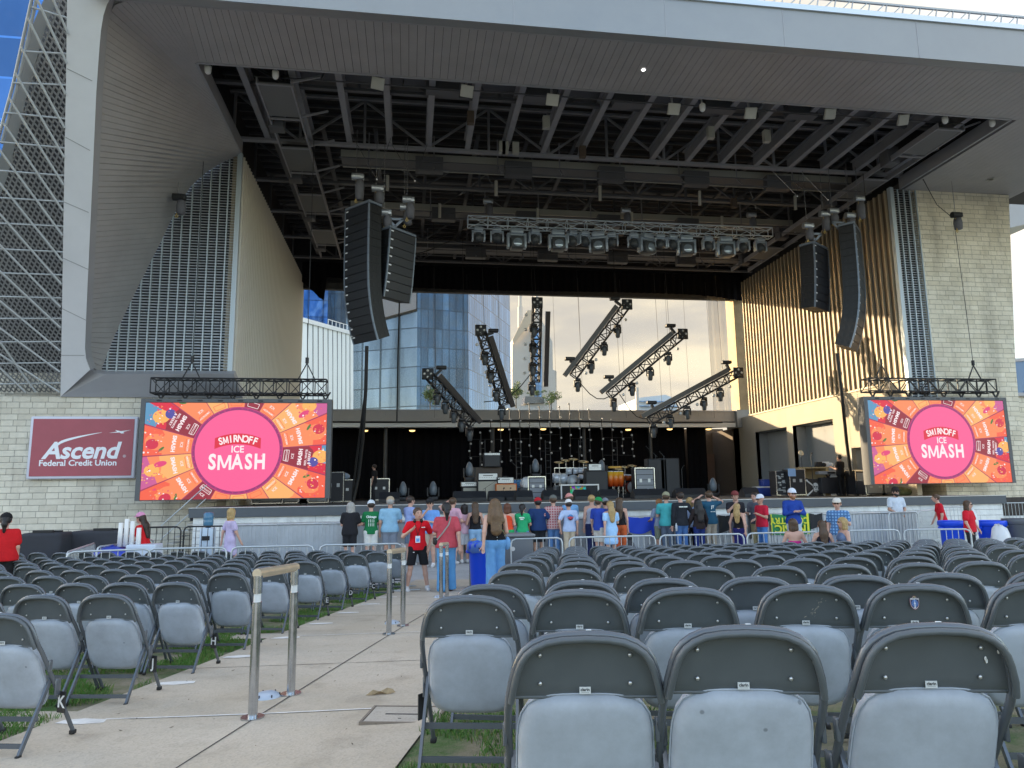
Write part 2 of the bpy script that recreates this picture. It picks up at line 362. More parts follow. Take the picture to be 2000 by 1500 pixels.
M_SIDE=mat('cream_siding',(.50,.44,.345),.55,var=.06,vs=1)
M_DOOR=mat('grey_roller_door',(.34,.35,.35),.5,var=.06,vs=2)
M_LOUV=mat('louvre_blade_grey',(.75,.78,.80),.45,.3)
M_FIN=mat('pale_louvre_fin',(.44,.50,.53),.4,.2)
M_TUBE=mat('white_steel_tube',(.44,.46,.47),.45)
M_NET=mat('expanded_metal_mesh',(.30,.30,.30),.5,.3)
# ================================================================== STAGE HOUSE
SH=thing('stage_house','grey angular amphitheatre stage building with a deep black rigging ceiling','building',(7,26,-.9))
SH.location=(0,0,0)
XL,XR,YB,ZC=-6.3,20.2,41.0,13.9
# leaning plane of the front frame
P0=Vector((0,26,4.7)); _d=Vector((0,17.5-26,13.9-4.7)).normalized(); PN=Vector((1,0,0)).cross(_d).normalized()
if PN.y>0: PN=-PN
def lean(px,py,off=0):
    d=ray(px,py); p0=P0-PN*off; t=(p0-_C).dot(PN)/d.dot(PN); return _C+d*t
def slabpx(b,pix,th,off=0,mi=0):
    pts=[lean(x,y,off) for x,y in pix]; n=len(pts)
    b.add(pts+[p-PN*th for p in pts],[tuple(range(n)),tuple(range(2*n-1,n-1,-1))]+[(i,i+n,(i+1)%n+n,(i+1)%n) for i in range(n)],mi)
b=MB(); outer=[(118,775),(119.5,690),(121,600),(123.5,450),(126,300),(129,150),(131,0),(135,-160)]
inner=[(176,722),(168,700),(166,680),(169,600),(175,470),(181,340),(188,180),(194,95),(197,60),(202,30),(209,8),(218,-6),(250,-30),(300,-60)]
slabpx(b,outer+[(300,-160)]+inner[::-1],.35); b.build('corner_column',mat('bright_column_panel',(.80,.81,.84),.4,.1,var=.05,vs=.8),SH)
b=MB()                                   # joint lines between its cladding sheets
for (x0,y0,x1,y1) in [(131,134,180,158),(128,268,176,294),(124,394,173,415),(121,503,174,527),(120,602,169,626),(118,694,165,694)]:
    a,c=lean(x0,y0,-.004),lean(x1,y1,-.004); b.bar(a,c,.018,.006,up=PN)
b.build('cladding_joint',M_FAS2,SH)
# bevelled inner return of the column
b=MB(); ip=[lean(x,y) for x,y in inner]
rt=[lean(x+6.5,y+(0 if y<690 else 4),0)-PN*.25 for x,y in inner]
for i in range(len(ip)-1): b.quad(ip[i],ip[i+1],rt[i+1],rt[i])
b.build('column_return',M_FAS2,SH)
# bottom member, leaning back under the louvre
b=MB(); bt=[at(118,775,Y=26.0),at(474,778,Y=26.0),at(456,730,Y=25.55),at(206,731,Y=25.55),at(186,728,Y=25.62),at(174,719,Y=25.7)]
b.slab(bt,.3); b.build('sill_member',M_FAS2,SH)
# jamb: slats between the leaning front edge and the curved cut along the louvre
fr=[(172,712),(172,680),(174,600),(180,470),(187,340),(193.5,180),(199,100),(204,62),(211,32),(224,10),(245,-4),(290,-30)]
F_=[lean(x,y,.26) for x,y in fr]+[Vector((-5.2,17.75,13.9)),Vector((-3.9,17.75,13.9))]
bk=[(196,727),(222,660),(252,596),(285,530),(318,465),(345,408),(372,365),(400,338),(430,320),(470,304)]
for p_ in F_: p_.z=min(p_.z,13.9)
B_=[at(x,y,Y=25.98) for x,y in bk]; B_[-1]=Vector((XL,25.98,ZC)); B_+= [Vector((XL,24.,ZC)),Vector((XL,22,ZC)),Vector((XL,20.3,ZC)),Vector((-5.1,20.3,ZC)),Vector((-3.9,20.3,ZC))]
def resample(p,n):
    d=[0]
    for i in range(1,len(p)): d.append(d[-1]+(p[i]-p[i-1]).length)
    out=[]
    for k in range(n+1):
        s=d[-1]*k/n; i=max(j for j in range(len(d)) if d[j]<=s+1e-9); i=min(i,len(p)-2)
        t=(s-d[i])/max(1e-9,d[i+1]-d[i]); out.append(p[i].lerp(p[i+1],t))
    return out
nS=84; f1=resample(F_,nS); b1=resample(B_,nS); b=MB(); cen=Vector((-2,15,6))
for i in range(nS):
    t=.025
    a,bb_,c,d=f1[i].lerp(f1[i+1],t),f1[i].lerp(f1[i+1],1-t),b1[i].lerp(b1[i+1],1-t),b1[i].lerp(b1[i+1],t)
    nn=(c-a).cross(d-bb_); nn.normalize()
    if nn.dot(cen-a)<0: nn=-nn
    nn=-nn*.03
    b.add([a,bb_,c,d,a+nn,bb_+nn,c+nn,d+nn],[(0,1,2,3),(0,4,5,1),(3,2,6,7),(1,5,6,2),(0,3,7,4)])
b.build('slatted_jamb',M_SOF,SH)
b=MB()
for i in range(nS): 
    o=(f1[i]-cen).normalized()*.05; b.quad(f1[i]+o,f1[i+1]+o,b1[i+1]+o,b1[i]+o)
b.build('jamb_backing',mat('slat_gap',(.10,.095,.095),.8),SH)
b=MB(); slabpx(b,[(202,60),(206,38),(213,20),(231,13),(256,3),(300,-12),(300,-40),(200,-40)],.08,.30); b.build('corner_filler',M_SOF,SH)
# soffit slats, front band and right-hand field
b=MB(); x=-3.9
while x<34:
    y1=20.3 if x<20.75 else 26.6 if x<26.2 else 24.5
    b.bb((x+.006,17.72,ZC),(x+.231,y1,ZC+.012)); x+=.237
b.build('slatted_soffit',M_SOF,SH)
b=MB(); b.bb((-3.95,17.8,ZC+.02),(34,20.28,ZC+.3)); b.bb((20.8,20.28,ZC+.02),(34,27,ZC+.3)); b.build('soffit_backing',_mats['slat_gap'],SH)
b=MB(); b.bb((XL,20.24,ZC-.02),(20.75,20.32,ZC+.5)); b.bb((20.72,20.3,ZC-.02),(20.8,26,ZC+.5)); b.bb((XL-.06,20.3,ZC-.02),(XL+.02,26,ZC+.5)); b.build('opening_trim',M_FAS2,SH)
# fascia, lip, edge flashing
b=MB(); b.prism([(0,0),(0,1.2),(-.3,1.2),(-.3,0)],46,Matrix(((0,1,0,-8),(-1,0,0,17.2),(0,0,1,13.74),(0,0,0,1))))
b.build('roof_fascia',M_FAS,SH)
b=MB(); b.add([(-8,17.2,13.73),(38,17.2,13.73),(38,17.76,13.89),(-8,17.76,13.89)],[(0,1,2,3)]); b.build('fascia_lip',M_FAS2,SH)
b=MB(); b.bb((-8,17.14,14.94),(38,17.5,15.10)); b.build('edge_flashing',M_LED,SH)
b=MB()
for x in (2.7,7.0,10.55,14.8,19.2): b.bb((x,17.192,13.75),(x+.018,17.21,14.93))
b.build('fascia_joint',M_FAS2,SH)
b=MB(); x=4.
while x<24:
    b.bar((x,17.6,15.1),(x+.16,17.6,15.72),.03); b.bar((x,17.6,15.1),(x+.62,17.6,15.70),.03); x+=.56
b.bar((3,17.6,15.72),(25,17.6,15.72),.06); b.build('roof_edge_rail',M_TUBE,SH)
# roof deck and dark closures
b=MB(); b.bb((-7.5,20.3,16.6),(21.5,41.6,16.8)); b.bb((-7.5,20.3,13.95),(-6.9,41.6,16.6)); b.bb((21,20.3,13.95),(21.5,41.6,16.6)); b.bb((-6.9,41.3,13.2),(21,41.6,16.6)); b.bb((-6.9,20.34,14.2),(21,20.6,16.6))
b.build('roof_deck',M_DARKIN,SH)
# ribbed stage side walls
def ribbed(name,X,y0,y1,z0,z1,sgn,pitch,mp,mr):
    b=MB(); b.bb((X,y0,z0),(X-sgn*.3,y1,z1)); b.build(name,mp,SH)
    b=MB(); y=y0+.1
    while y<y1:
        b.bb((X,y,z0+.01),(X+sgn*.09,y+.075,z1-.01)); y+=pitch
    b.build('wall_rib',mr,SH)
ribbed('stage_left_wall',XL,26.05,41.5,-.9,13.85,1,.30,M_LWP,M_LWR)
ribbed('stage_right_wall',XR,26.05,39.6,5.62,13.85,-1,.36,M_RIBP,M_RIB)
b=MB(); b.bb((XL-.12,25.9,5.5),(XL+.05,26.05,13.88)); b.build('silver_corner_post',M_FIN,SH)
b=MB(); b.bb((XR-.05,25.85,5.0),(XR+.12,26.05,13.88)); b.build('silver_corner_post',M_FIN,SH)
# right wall lower half: horizontal siding with two door recesses
segs=[(26.05,29.3,-.9,5.6),(29.3,30.1,-.9,3.05),(30.1,31.35,-.9,5.6),(31.35,35.0,4.55,5.6),(35.0,35.6,-.9,5.6),(35.6,39.1,4.55,5.6),(39.1,41.2,-.9,5.6),(29.3,30.1,3.05,5.6)]
b=MB()
for (y0,y1,z0,z1) in segs:
    if (y0,z0)==(29.3,-.9): continue
    z=z0
    while z<z1-.02:
        h=min(.105,z1-z); b.add([(XR+.0,y0,z),(XR-.0,y1,z),(XR-.035,y1,z+h),(XR-.035,y0,z+h),(XR+.2,y0,z),(XR+.2,y1,z),(XR+.2,y1,z+h),(XR+.2,y0,z+h)],[(0,3,2,1),(0,1,5,4),(3,7,6,2),(0,4,7,3),(1,2,6,5)]); z+=.105
b.build('siding_wall',M_SIDE,SH)
b=MB(); b.bb((XR-.09,26.05,5.58),(XR+.05,39.7,5.66)); b.build('wall_flashing',M_RIB,SH)
for (y0,y1,z1) in [(31.35,35.0,4.55),(35.6,39.1,4.55),(29.3,30.1,3.05)]:
    b=MB(); z=.9
    while z<z1-.03:
        b.add([(XR+.75,y0,z),(XR+.75,y1,z),(XR+.72,y1,z+.11),(XR+.72,y0,z+.11)],[(0,3,2,1)]); b.add([(XR+.72,y0,z+.11),(XR+.72,y1,z+.11),(XR+.75,y1,z+.112),(XR+.75,y0,z+.112)],[(0,3,2,1)]); z+=.112
    dr=b.build('roller_door',M_DOOR,SH)
    b=MB(); b.bb((XR+.2,y0-.05,.9),(XR+.8,y0,z1)); b.bb((XR-.02,y1,.9),(XR+.8,y1+.06,z1)); b.bb((XR+.2,y0,z1-.04),(XR+.8,y1,z1)); b.build('door_jamb',M_FAS,dr)
# louvre walls
def louvre(name,x0,x1,z0,z1,pitch,ncol,lim=None):
    b=MB(); z=z0
    while z<z1:
        a,c=x0,x1
        if lim: a=max(a,lim(z)-.25)
        b.add([(a,26.02,z),(c,26.02,z),(c,26.10,z+pitch*.62),(a,26.10,z+pitch*.62)],[(0,1,2,3)]); z+=pitch
    b.build(name,M_LOUV,SH)
    b=MB()
    for k in range(ncol+1):
        x=x0+(x1-x0)*k/ncol; zt=z1
        if lim and x<XL-.1:
            zz=[z for z in np.arange(z0,z1,.1) if lim(z)<x]; zt=(max(zz) if zz else z0)+.15
        b.bb((x-.022,25.96,z0),(x+.022,26.02,zt))
    b.build('louvre_fin',M_FIN,SH)
    b=MB(); b.bb((x0,26.3,z0),(x1,26.5,z1)); b.build('louvre_backing',M_DARKIN,SH)
def cut(z):
    for i in range(9):
        if B_[i].z<=z<=B_[i+1].z: 
            t=(z-B_[i].z)/(B_[i+1].z-B_[i].z); return B_[i].x+(B_[i+1].x-B_[i].x)*t
    return -10.8 if z<B_[0].z else XL
louvre('louvre_wall',-10.75,XL-.1,5.5,13.85,.105,14,cut)
louvre('louvre_wall',XR+.12,21.45,4.5,13.85,.105,4)
# block walls
b=MB(); b.bb((-46,26.06,-1.2),(XL-.05,27,4.72)); b.bb((-46,27.0,-1.2),(-14.4,40.5,11)); b.bb((-14.4,27.0,-1.2),(-6.9,41,12)); b.build('block_wall',M_BLOCK,SH)  # includes an unseen far-left wing, extended to keep sun off the seats
b=MB(); z1=13.86
b.add([(21.45,26,-1.2),(25.0,26,-1.2),(25.3,26,6.4),(26.0,26,z1),(21.45,26,z1),(21.45,30,-1.2),(25.0,30,-1.2),(25.3,30,6.4),(26.0,30,z1),(21.45,30,z1)],[(0,1,2,3,4),(9,8,7,6,5),(1,6,7,2),(2,7,8,3),(0,4,9,5)])
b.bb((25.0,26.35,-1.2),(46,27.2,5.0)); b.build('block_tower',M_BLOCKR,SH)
b=MB(); b.bb((24.2,26.2,4.98),(46,27.3,5.12)); b.build('wall_coping',M_FAS2,SH)
# left wing screen: net, tubes, curved beam, rail
b=MB()
cor=[(0,766),(118,766),(131,-30),(-40,-30)]
q=[lean(x,y,.45) for x,y in [(-6,766),(119,766),(120,600),(125,370),(129,150),(132,-30),(113,0),(93,40),(80,85),(61,152),(40,240),(16,341),(-6,405)]]
ex=Vector((1,0,0)); ey=PN.cross(ex).normalized()
if ey.z<0: ey=-ey
o0=q[0]; P2=[((p-o0).dot(ex),(p-o0).dot(ey)) for p in q]
def clip(p,d):
    ts=[]
    for i in range(len(P2)):
        a,c=P2[i],P2[(i+1)%len(P2)]; e=(c[0]-a[0],c[1]-a[1]); den=d[0]*e[1]-d[1]*e[0]
        if abs(den)<1e-9: continue
        w=(a[0]-p[0],a[1]-p[1]); t=(w[0]*e[1]-w[1]*e[0])/den; s=(w[0]*d[1]-w[1]*d[0])/den
        if 0<=s<1: ts.append(t)
    return sorted(ts)
for sg in (1,-1):
    dd=(math.cos(R(58)),sg*math.sin(R(58)))
    k=-14.
    while k<16:
        ts=clip((k,0),dd)
        for i in range(0,len(ts)-1,2):
            a=o0+ex*(k+dd[0]*ts[i])+ey*(dd[1]*ts[i]); c=o0+ex*(k+dd[0]*ts[i+1])+ey*(dd[1]*ts[i+1]); b.bar(a,c,.045,.012,up=PN)
        k+=.16
b.build('expanded_metal_screen',M_NET,SH)
b=MB(); slabpx(b,[(-8,766),(119,766),(125,370),(130,100),(132,-30),(113,0),(93,40),(80,85),(61,152),(40,240),(16,341),(-8,405)],.2,1.4); b.build('screen_backing',mat('dark_wing_wall',(.045,.045,.05),.8,var=.3,vs=.5),SH)
b=MB()
rows=[(62,14,135,36),(42,100,132,105),(27,162,130,166),(10,220,128,232),(-4,277,127,289),(-4,333,126,343),(-4,386,125,394),(-4,436,124,442),(-4,486,124,492),(-4,533,122,537),(-4,579,120,582),(-4,622,120,622),(-4,668,119,667),(-4,710,118,708),(-4,750,118,748)]
for (x0,y0,x1,y1) in rows: b.tube([lean(x0,y0,.05),lean(x1,y1,.05)],.024,6)
for i,(x0,y0,x1,y1) in enumerate(rows):
    yr=y1+(18 if i else 30); sl=2.45-1.75*(yr/740)
    # run up-left from the column until the outer rail
    xs_=x1-2; ye=(62-xs_+yr/sl)/(1/sl+.23); xe=62-.23*ye
    if ye<-20: ye=-20; xe=xs_-(yr-ye)/sl
    if xe<-4: xe=-4; ye=yr-(xs_-xe)*sl
    b.tube([lean(xs_,yr,-.02),lean(xe,ye,-.02)],.032,6)
b.tube([lean(-4,662,-.02),lean(70,766,-.02)],.032,6); b.tube([lean(-4,715,-.02),lean(50,766,-.02)],.032,6)
b.build('brace_tube',M_TUBE,SH)
b=MB(); oc=[(95,-30),(85,0),(67,40),(53,80),(35,165),(21,227),(0,307),(-8,335)]; ic=[(122,-30),(113,0),(93,40),(80,85),(61,152),(40,240),(16,341),(-8,405)]
for i in range(7):
    n0=len(b.v); pts=[lean(*oc[i],.5),lean(*oc[i+1],.5),lean(*ic[i+1],.5),lean(*ic[i],.5)]
    b.add(pts+[p-PN*.3 for p in pts],[(0,1,2,3),(4,7,6,5),(0,4,5,1),(2,6,7,3)])
b.build('curved_edge_beam',M_FAS,SH)
b=MB()
for off in (0,9):
    b.tube([lean(x+off,y,.1) for x,y in [(68,-30),(62,0),(51,50),(40,100),(25,168),(9,226),(-6,280)]],.04,6)
b.build('edge_rail',M_TUBE,SH)
# ------------------------------------------------------------------ ceiling steel
for i in range(18):
    x=-5.35+1.5*i
    if i==1: x=-3.8
    b=MB(); b.bb((x-.105,20.5,14.5),(x+.105,26,14.55)); b.bb((x-.03,20.5,14.55),(x+.03,26,14.95)); b.bb((x-.13,20.5,14.95),(x+.13,26,15.0)); b.build('roof_beam',M_BEAM,SH)
def girder(y,z,h,m,dense=2.4,w=.22):
    b=MB(); b.bb((-6.8,y-w/2,z),(20.9,y+w/2,z+.10)); b.bb((-6.8,y-w/2,z+h),(20.9,y+w/2,z+h+.1))
    x=-6.6; k=0
    while x<20.6:
        b.bar((x,y,z+.1),(x,y,z+h),.09); b.bar((x,y,z+.1) if k%2 else (x+dense,y,z+.1),(x+dense,y,z+h) if k%2 else (x,y,z+h),.08); x+=dense; k+=1
    b.build('roof_girder',m,SH)
girder(25.95,14.42,1.9,M_BEAM); girder(22.7,14.75,1.4,M_TRUSSD,2.4,.16)
for y in (29.6,33.0,36.4,39.6): girder(y,14.5,1.8,M_TRUSSD)
for y in np.arange(21.0,41,.62):
    b=MB(); b.bb((-6.8,y,16.3),(20.9,y+.06,16.42)); b.build('roof_purlin',M_TRUSSD,SH)
for x in np.arange(-5.4,20.5,2.0):
    b=MB(); b.bb((x-.08,26.1,15.2),(x+.08,41,15.3)); b.build('roof_joist',M_TRUSSD,SH)
b=MB()
for y,z,m in ((20.95,15.2,0),(21.6,15.2,0)): b.bb((-6.8,y,z),(20.9,y+.09,z+.1))
b.build('pipe_run',M_BEAM,SH)
def catwalk_x(y,z,m,x0=-2.8,x1=19.3,boxes=(),hang=True):
    c=MB(); c.bb((x0,y,z),(x1,y+.05,z+.30)); c.bb((x0,y+.9,z),(x1,y+.95,z+.3)); o=c.build('catwalk',m,SH)
    c=MB(); c.bb((x0,y+.05,z+.02),(x1,y+.9,z+.05)); c.bar((x0,y-.55,z-.30),(x1,y-.55,z-.30),.05); c.bar((x0,y-.55,z-.62),(x1,y-.55,z-.62),.035); c.build('catwalk_grating',M_TRUSSD,o)
    c=MB()
    for x in np.arange(x0+1.1,x1,2.6):
        c.bar((x,y+.02,z+1.1),(x,y+.02,z-.05),.05); c.bar((x,y+.02,z-.05),(x-.0,y-.55,z-.62),.045)
    c.build('catwalk_hanger',M_BEAM,o)
    for x in boxes: c=MB(); c.bb((x-.55,y-.45,z-.62),(x+.55,y-.1,z-.02)); c.build('catwalk_pod',M_TRUSSD,o)
catwalk_x(27.1,14.55,M_BEIGE,boxes=(.7,4.3,8.2,11.9,15.6))
catwalk_x(32.0,14.5,M_BEIGE,boxes=(1.5,5.5,9.5,13.5))
catwalk_x(37.2,14.5,M_TRUSSD,boxes=(3.5,7.5,11.5,15.5))
catwalk_x(22.1,15.0,M_TRUSSD,-4,20,boxes=(1.0,4.3,7.4,10.7,13.8))
def catwalk_y(xc,w,y0,y1,z,n):
    c=MB(); c.bb((xc-w/2-.05,y0,z),(xc-w/2,y1,z+.22)); c.bb((xc+w/2,y0,z),(xc+w/2+.05,y1,z+.22)); o=c.build('catwalk',M_BEAM,SH)
    c=MB(); L_=(y1-y0)/n
    for k in range(n):
        if k%2==0: e=MB(); e.bb((xc-w/2,y0+k*L_,z+.03),(xc+w/2,y0+(k+1)*L_-.1,z+.06)); e.build('catwalk_deck',mat('catwalk_deck',(.17,.17,.17),.7),o)
        c.bb((xc-w/2,y0+k*L_,z-.02),(xc+w/2,y0+k*L_+.06,z+.04)); e=MB(); e.bar((xc+w/2,y0+k*L_,z+.1),(xc+w/2+.9,y0+k*L_+.2,z+.5),.06); e.build('catwalk_strut',M_BEAM,o)
    c.build('catwalk_bracing',M_BEAM,o)
    for k in range(1,n,2): c=MB(); c.rbox((xc-w/2+.1,y0+k*L_+.7,z+.3),(.5,.5,.7),.02); c.build('speaker_pod',M_TRUSSD,o)
catwalk_y(-4.3,1.0,21.3,38,13.98,8); catwalk_y(19.3,1.0,21.3,38,13.98,8)
# cables along the ceiling, lamps
M_OR=mat('rusty_motor',(.10,.07,.05),.7)
rg=random.Random(3)
for i in range(16):
    x=rg.uniform(-1,18); y=rg.choice((23,25,29,33)); b=MB(); b.bb((x-.12,y-.1,14.0),(x+.12,y+.1,14.45)); b.build('ceiling_junction_box',M_OR if i%2 else M_BEIGE,SH)
for i in range(9):
    x=-1+2.3*i; y=(28.5,31.2)[i%2]; b=MB(); b.cyl((x,y,14.5),(x,y+.05,13.85),.07,n=8); b.build('ceiling_lamp_tube',mat('pale_tube',(.5,.48,.42),.5),SH)
# rear canopy above the backdrop
M_CAN=mat('canopy_grey',(.40,.385,.37),.6,var=.08,vs=1); M_CANW=mat('canopy_underside_white',(.85,.86,.85),.6)
b=MB(); b.bb((-6.0,41.0,5.38),(19.9,44.5,6.02)); b.build('rear_canopy',M_CAN,SH)
b=MB(); b.add([(-6,40.93,5.30),(19.9,40.93,5.30),(19.9,41.0,5.04),(-6,41.0,5.04),(-6,44.5,5.30),(19.9,44.5,5.30),(19.9,44.5,5.36),(-6,44.5,5.36)],[(0,3,2,1),(3,4,5,2),(0,1,6,7),(4,7,6,5)]); b.build('canopy_underside',M_CANW,SH)
b=MB(); x=-6
while x<19.8: b.bb((x,40.985,5.72),(x+.02,41.0,6.0)); x+=.42
b.bb((-6,40.95,5.98),(19.9,41.1,6.06)); b.build('canopy_gutter',M_FAS2,SH)
b=MB(); b.bb((19.88,40.7,5.0),(20.95,42.2,6.08)); b.build('canopy_end_block',M_FAS,SH)
b=MB(); b.tube([(-6,40.9,5.34)]+[(x,40.9,5.34+.10*math.sin((x-2)*.32)*math.exp(-((x-8)/9)**2)) for x in np.arange(-5,20,1.)],.05,6); b.build('canopy_cable_bundle',BLK,SH)
for x in (-1.0,4.75,12.4,17.0 if False else 12.41): pass
for x in (-1.35,4.9,10.45,14.6):
    b=MB(); b.cyl((x,41.6,.9),(x,41.6,5.1),.11,n=12); b.build('canopy_post',DGREY,SH)
b=MB(); b.bb((20.2,40.9,-.9),(20.95,42,14.3)); b.build('rear_pier',mat('sandstone_pier',(.42,.33,.2),.9,var=.2,vs=2,bump=.4,bs=8),SH)
# rear pit behind the backdrop (closes the view under the canopy) and right-hand dark doorway
b=MB(); b.bb((-6.3,45.2,-.9),(21,45.6,5.3)); b.bb((20.2,39.2,.9),(20.4,45.2,5.05)) ; b.build('rear_wall',mat('dark_brown_wall',(.10,.075,.055),.8,var=.15),SH)
# stage deck
M_DECK=mat('black_stage_deck',(.06,.062,.065),.6,var=.2,vs=1.5); M_SLATE=mat('slate_stage_edge',(.085,.098,.112),.6,var=.1,vs=1)
ST=thing('stage','raised performance stage with slate edge band and pale block front','stage',(0,0,0))
b=MB(); b.bb((-6.6,23.15,.86),(21.3,26.02,.9)); b.bb((-6.25,26.02,.862),(20.15,45,.898)); b.build('stage_deck',M_DECK,ST)
b=MB(); b.bb((-6.62,23.0,.60),(21.32,23.15,.9)); b.bb((-6.62,23.15,.5),(-6.6,26,.9)); b.bb((21.3,23.15,.5),(21.32,26,.9))
b.build('edge_band',M_SLATE,ST)
b=MB(); b.bb((-6.5,23.08,-.95),(21.2,26.0,.60)); b.build('stage_front',M_PALE,ST)
b=MB(); b.bb((-6.62,22.985,.88),(21.32,23.0,.905)); b.build('edge_trim',GALV,ST)
# ================================================================== DRAPES
def drape(name,x0,x1,y,z0f,z1f,m,amp=.06,per=.5,label=None,cat='curtain',n=None,group=None):
    b=MB(); n=n or int((x1-x0)/.06); k=8
    for i in range(n+1):
        x=x0+(x1-x0)*i/n; d=amp*math.sin(2*math.pi*x/per)+.4*amp*math.sin(2*math.pi*x/(per*.37)+1)
        a,c=z0f(x),z1f(x)
        for j in range(k+1): b.v.append((x,y+d*(1-.3*j/k),a+(c-a)*j/k))
    for i in range(n):
        for j in range(k):
            q=i*(k+1)+j; b.f.append((q,q+k+1,q+k+2,q+1)); b.m.append(0); b.sm.append(True)
    return tag(b.build(name,m),label,cat,group)
M_VELV=mat('black_velour',(.008,.008,.010),.95,spec=.1)
_bx=[-6.3,-5.3,-5.25,-4.9,-4.85,-3.3,0,3,6,9,12.5,15,17.5,19.2,20.9]; _bz=[13.5,12.6,12.5,12.3,13.72,13.62,13.24,13.18,13.2,13.25,13.3,13.3,13.28,13.15,12.9]
drape('valance_curtain',-6.2,20.85,40.6,lambda x:float(np.interp(x,_bx,_bz)),lambda x:14.6,M_VELV,.05,.45,'black velour border hung across the top of the rear stage opening','curtain')
drape('backdrop_curtain',-6.2,17.6,43.6,lambda x:1.0,lambda x:5.28,M_VELV,.10,.55,'wide black backdrop drape hanging under the rear canopy','curtain')
drape('wing_curtain',17.6,18.9,43.2,lambda x:1.0,lambda x:5.28,M_VELV,.07,.4,'narrow black side drape beside the brown rear doorway','curtain')
b=MB(); b.bb((18.95,44.8,.9),(20.1,44.9,3.6)); 
tag(b.build('rear_door',mat('brown_door',(.13,.075,.05),.6,var=.15,vs=3)),'dim brown door in the shadow right of the black backdrop','door')
# gathered scrim at the right of the rear opening
M_SCR,t_,b_=node_mat('white_scrim'); b_.inputs['Base Color'].default_value=(.55,.52,.45,1); b_.inputs['Roughness'].default_value=.9; b_.inputs['Alpha'].default_value=.10
drape('scrim',-5.9,19.75,41.25,lambda x:6.05,lambda x:13.6,M_SCR,.03,.8,'thin see-through scrim hung across the rear stage opening','curtain',n=260)
M_SCR2,t_,b_=node_mat('gathered_scrim'); b_.inputs['Base Color'].default_value=(.62,.55,.42,1); b_.inputs['Alpha'].default_value=.4
drape('gathered_scrim',18.6,19.78,41.15,lambda x:6.05,lambda x:13.5,M_SCR2,.10,.45,'gathered grey edge of the scrim at the right of the rear opening','curtain')
# ================================================================== TOWERS BEYOND THE STAGE
def glass_mat(name,col,bw,bh,line,rough=.12,metal=.55,wav=.25,refl=(.5,.48,.42),rth=.56,var=(.6,1.5)):
    m,t,b=node_mat(name); nn=t.nodes.new; ln=t.links.new
    g=nn('ShaderNodeTexCoord'); sp=nn('ShaderNodeSeparateXYZ'); ln(g.outputs['Object'],sp.inputs['Vector'])
    ad=nn('ShaderNodeMath'); ln(sp.outputs['X'],ad.inputs[0]); ln(sp.outputs['Y'],ad.inputs[1])
    cb=nn('ShaderNodeCombineXYZ'); ln(ad.outputs['Value'],cb.inputs['X']); ln(sp.outputs['Z'],cb.inputs['Y'])
    br=nn('ShaderNodeTexBrick'); br.offset=0; br.inputs['Scale'].default_value=1; br.inputs['Brick Width'].default_value=bw; br.inputs['Row Height'].default_value=bh
    br.inputs['Mortar Size'].default_value=.10; br.inputs['Mortar Smooth'].default_value=.1; br.inputs['Color1'].default_value=(.72,.72,.72,1); br.inputs['Color2'].default_value=(1.32,1.32,1.32,1); br.inputs['Mortar'].default_value=(line,line,line,1)
    ln(cb.outputs['Vector'],br.inputs['Vector'])
    mp=nn('ShaderNodeMapping'); mp.inputs['Scale'].default_value=(.22,.22,.03); ln(g.outputs['Object'],mp.inputs['Vector'])
    n=nn('ShaderNodeTexNoise'); n.inputs['Scale'].default_value=1; n.inputs['Detail'].default_value=5; n.inputs['Distortion'].default_value=.6; ln(mp.outputs['Vector'],n.inputs['Vector'])
    r=nn('ShaderNodeMapRange'); r.inputs['From Min'].default_value=.35; r.inputs['From Max'].default_value=.65; r.inputs['To Min'].default_value=var[0]; r.inputs['To Max'].default_value=var[1]; ln(n.outputs['Fac'],r.inputs['Value'])  # upright noise streaks put imitated reflections into the glass colour
    a=nn('ShaderNodeVectorMath'); a.operation='SCALE'; a.inputs[0].default_value=col; ln(r.outputs['Result'],a.inputs['Scale'])
    c=nn('ShaderNodeVectorMath'); c.operation='MULTIPLY'; ln(a.outputs['Vector'],c.inputs[0]); ln(br.outputs['Color'],c.inputs[1]); ln(c.outputs['Vector'],b.inputs['Base Color'])
    b.inputs['Metallic'].default_value=metal; b.inputs['Roughness'].default_value=rough
    n2=nn('ShaderNodeTexNoise'); n2.inputs['Scale'].default_value=.22; n2.inputs['Detail'].default_value=2; ln(g.outputs['Object'],n2.inputs['Vector'])
    bp=nn('ShaderNodeBump'); bp.inputs['Strength'].default_value=wav; bp.inputs['Distance'].default_value=1.2; ln(n2.outputs['Fac'],bp.inputs['Height']); ln(bp.outputs['Normal'],b.inputs['Normal'])
    return m
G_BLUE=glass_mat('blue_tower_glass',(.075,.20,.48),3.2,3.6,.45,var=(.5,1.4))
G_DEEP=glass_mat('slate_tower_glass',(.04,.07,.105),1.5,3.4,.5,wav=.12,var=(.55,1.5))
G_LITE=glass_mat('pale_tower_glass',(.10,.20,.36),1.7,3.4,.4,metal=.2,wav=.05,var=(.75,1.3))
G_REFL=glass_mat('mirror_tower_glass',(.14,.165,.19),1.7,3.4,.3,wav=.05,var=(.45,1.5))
G_OUT=glass_mat('bright_blue_tower_glass',(.07,.20,.52),2.7,3.6,1.7,metal=.2,var=(.85,1.15))
M_STONE=mat('pale_tower_stone',(.50,.47,.42),.8,var=.08,vs=.1)
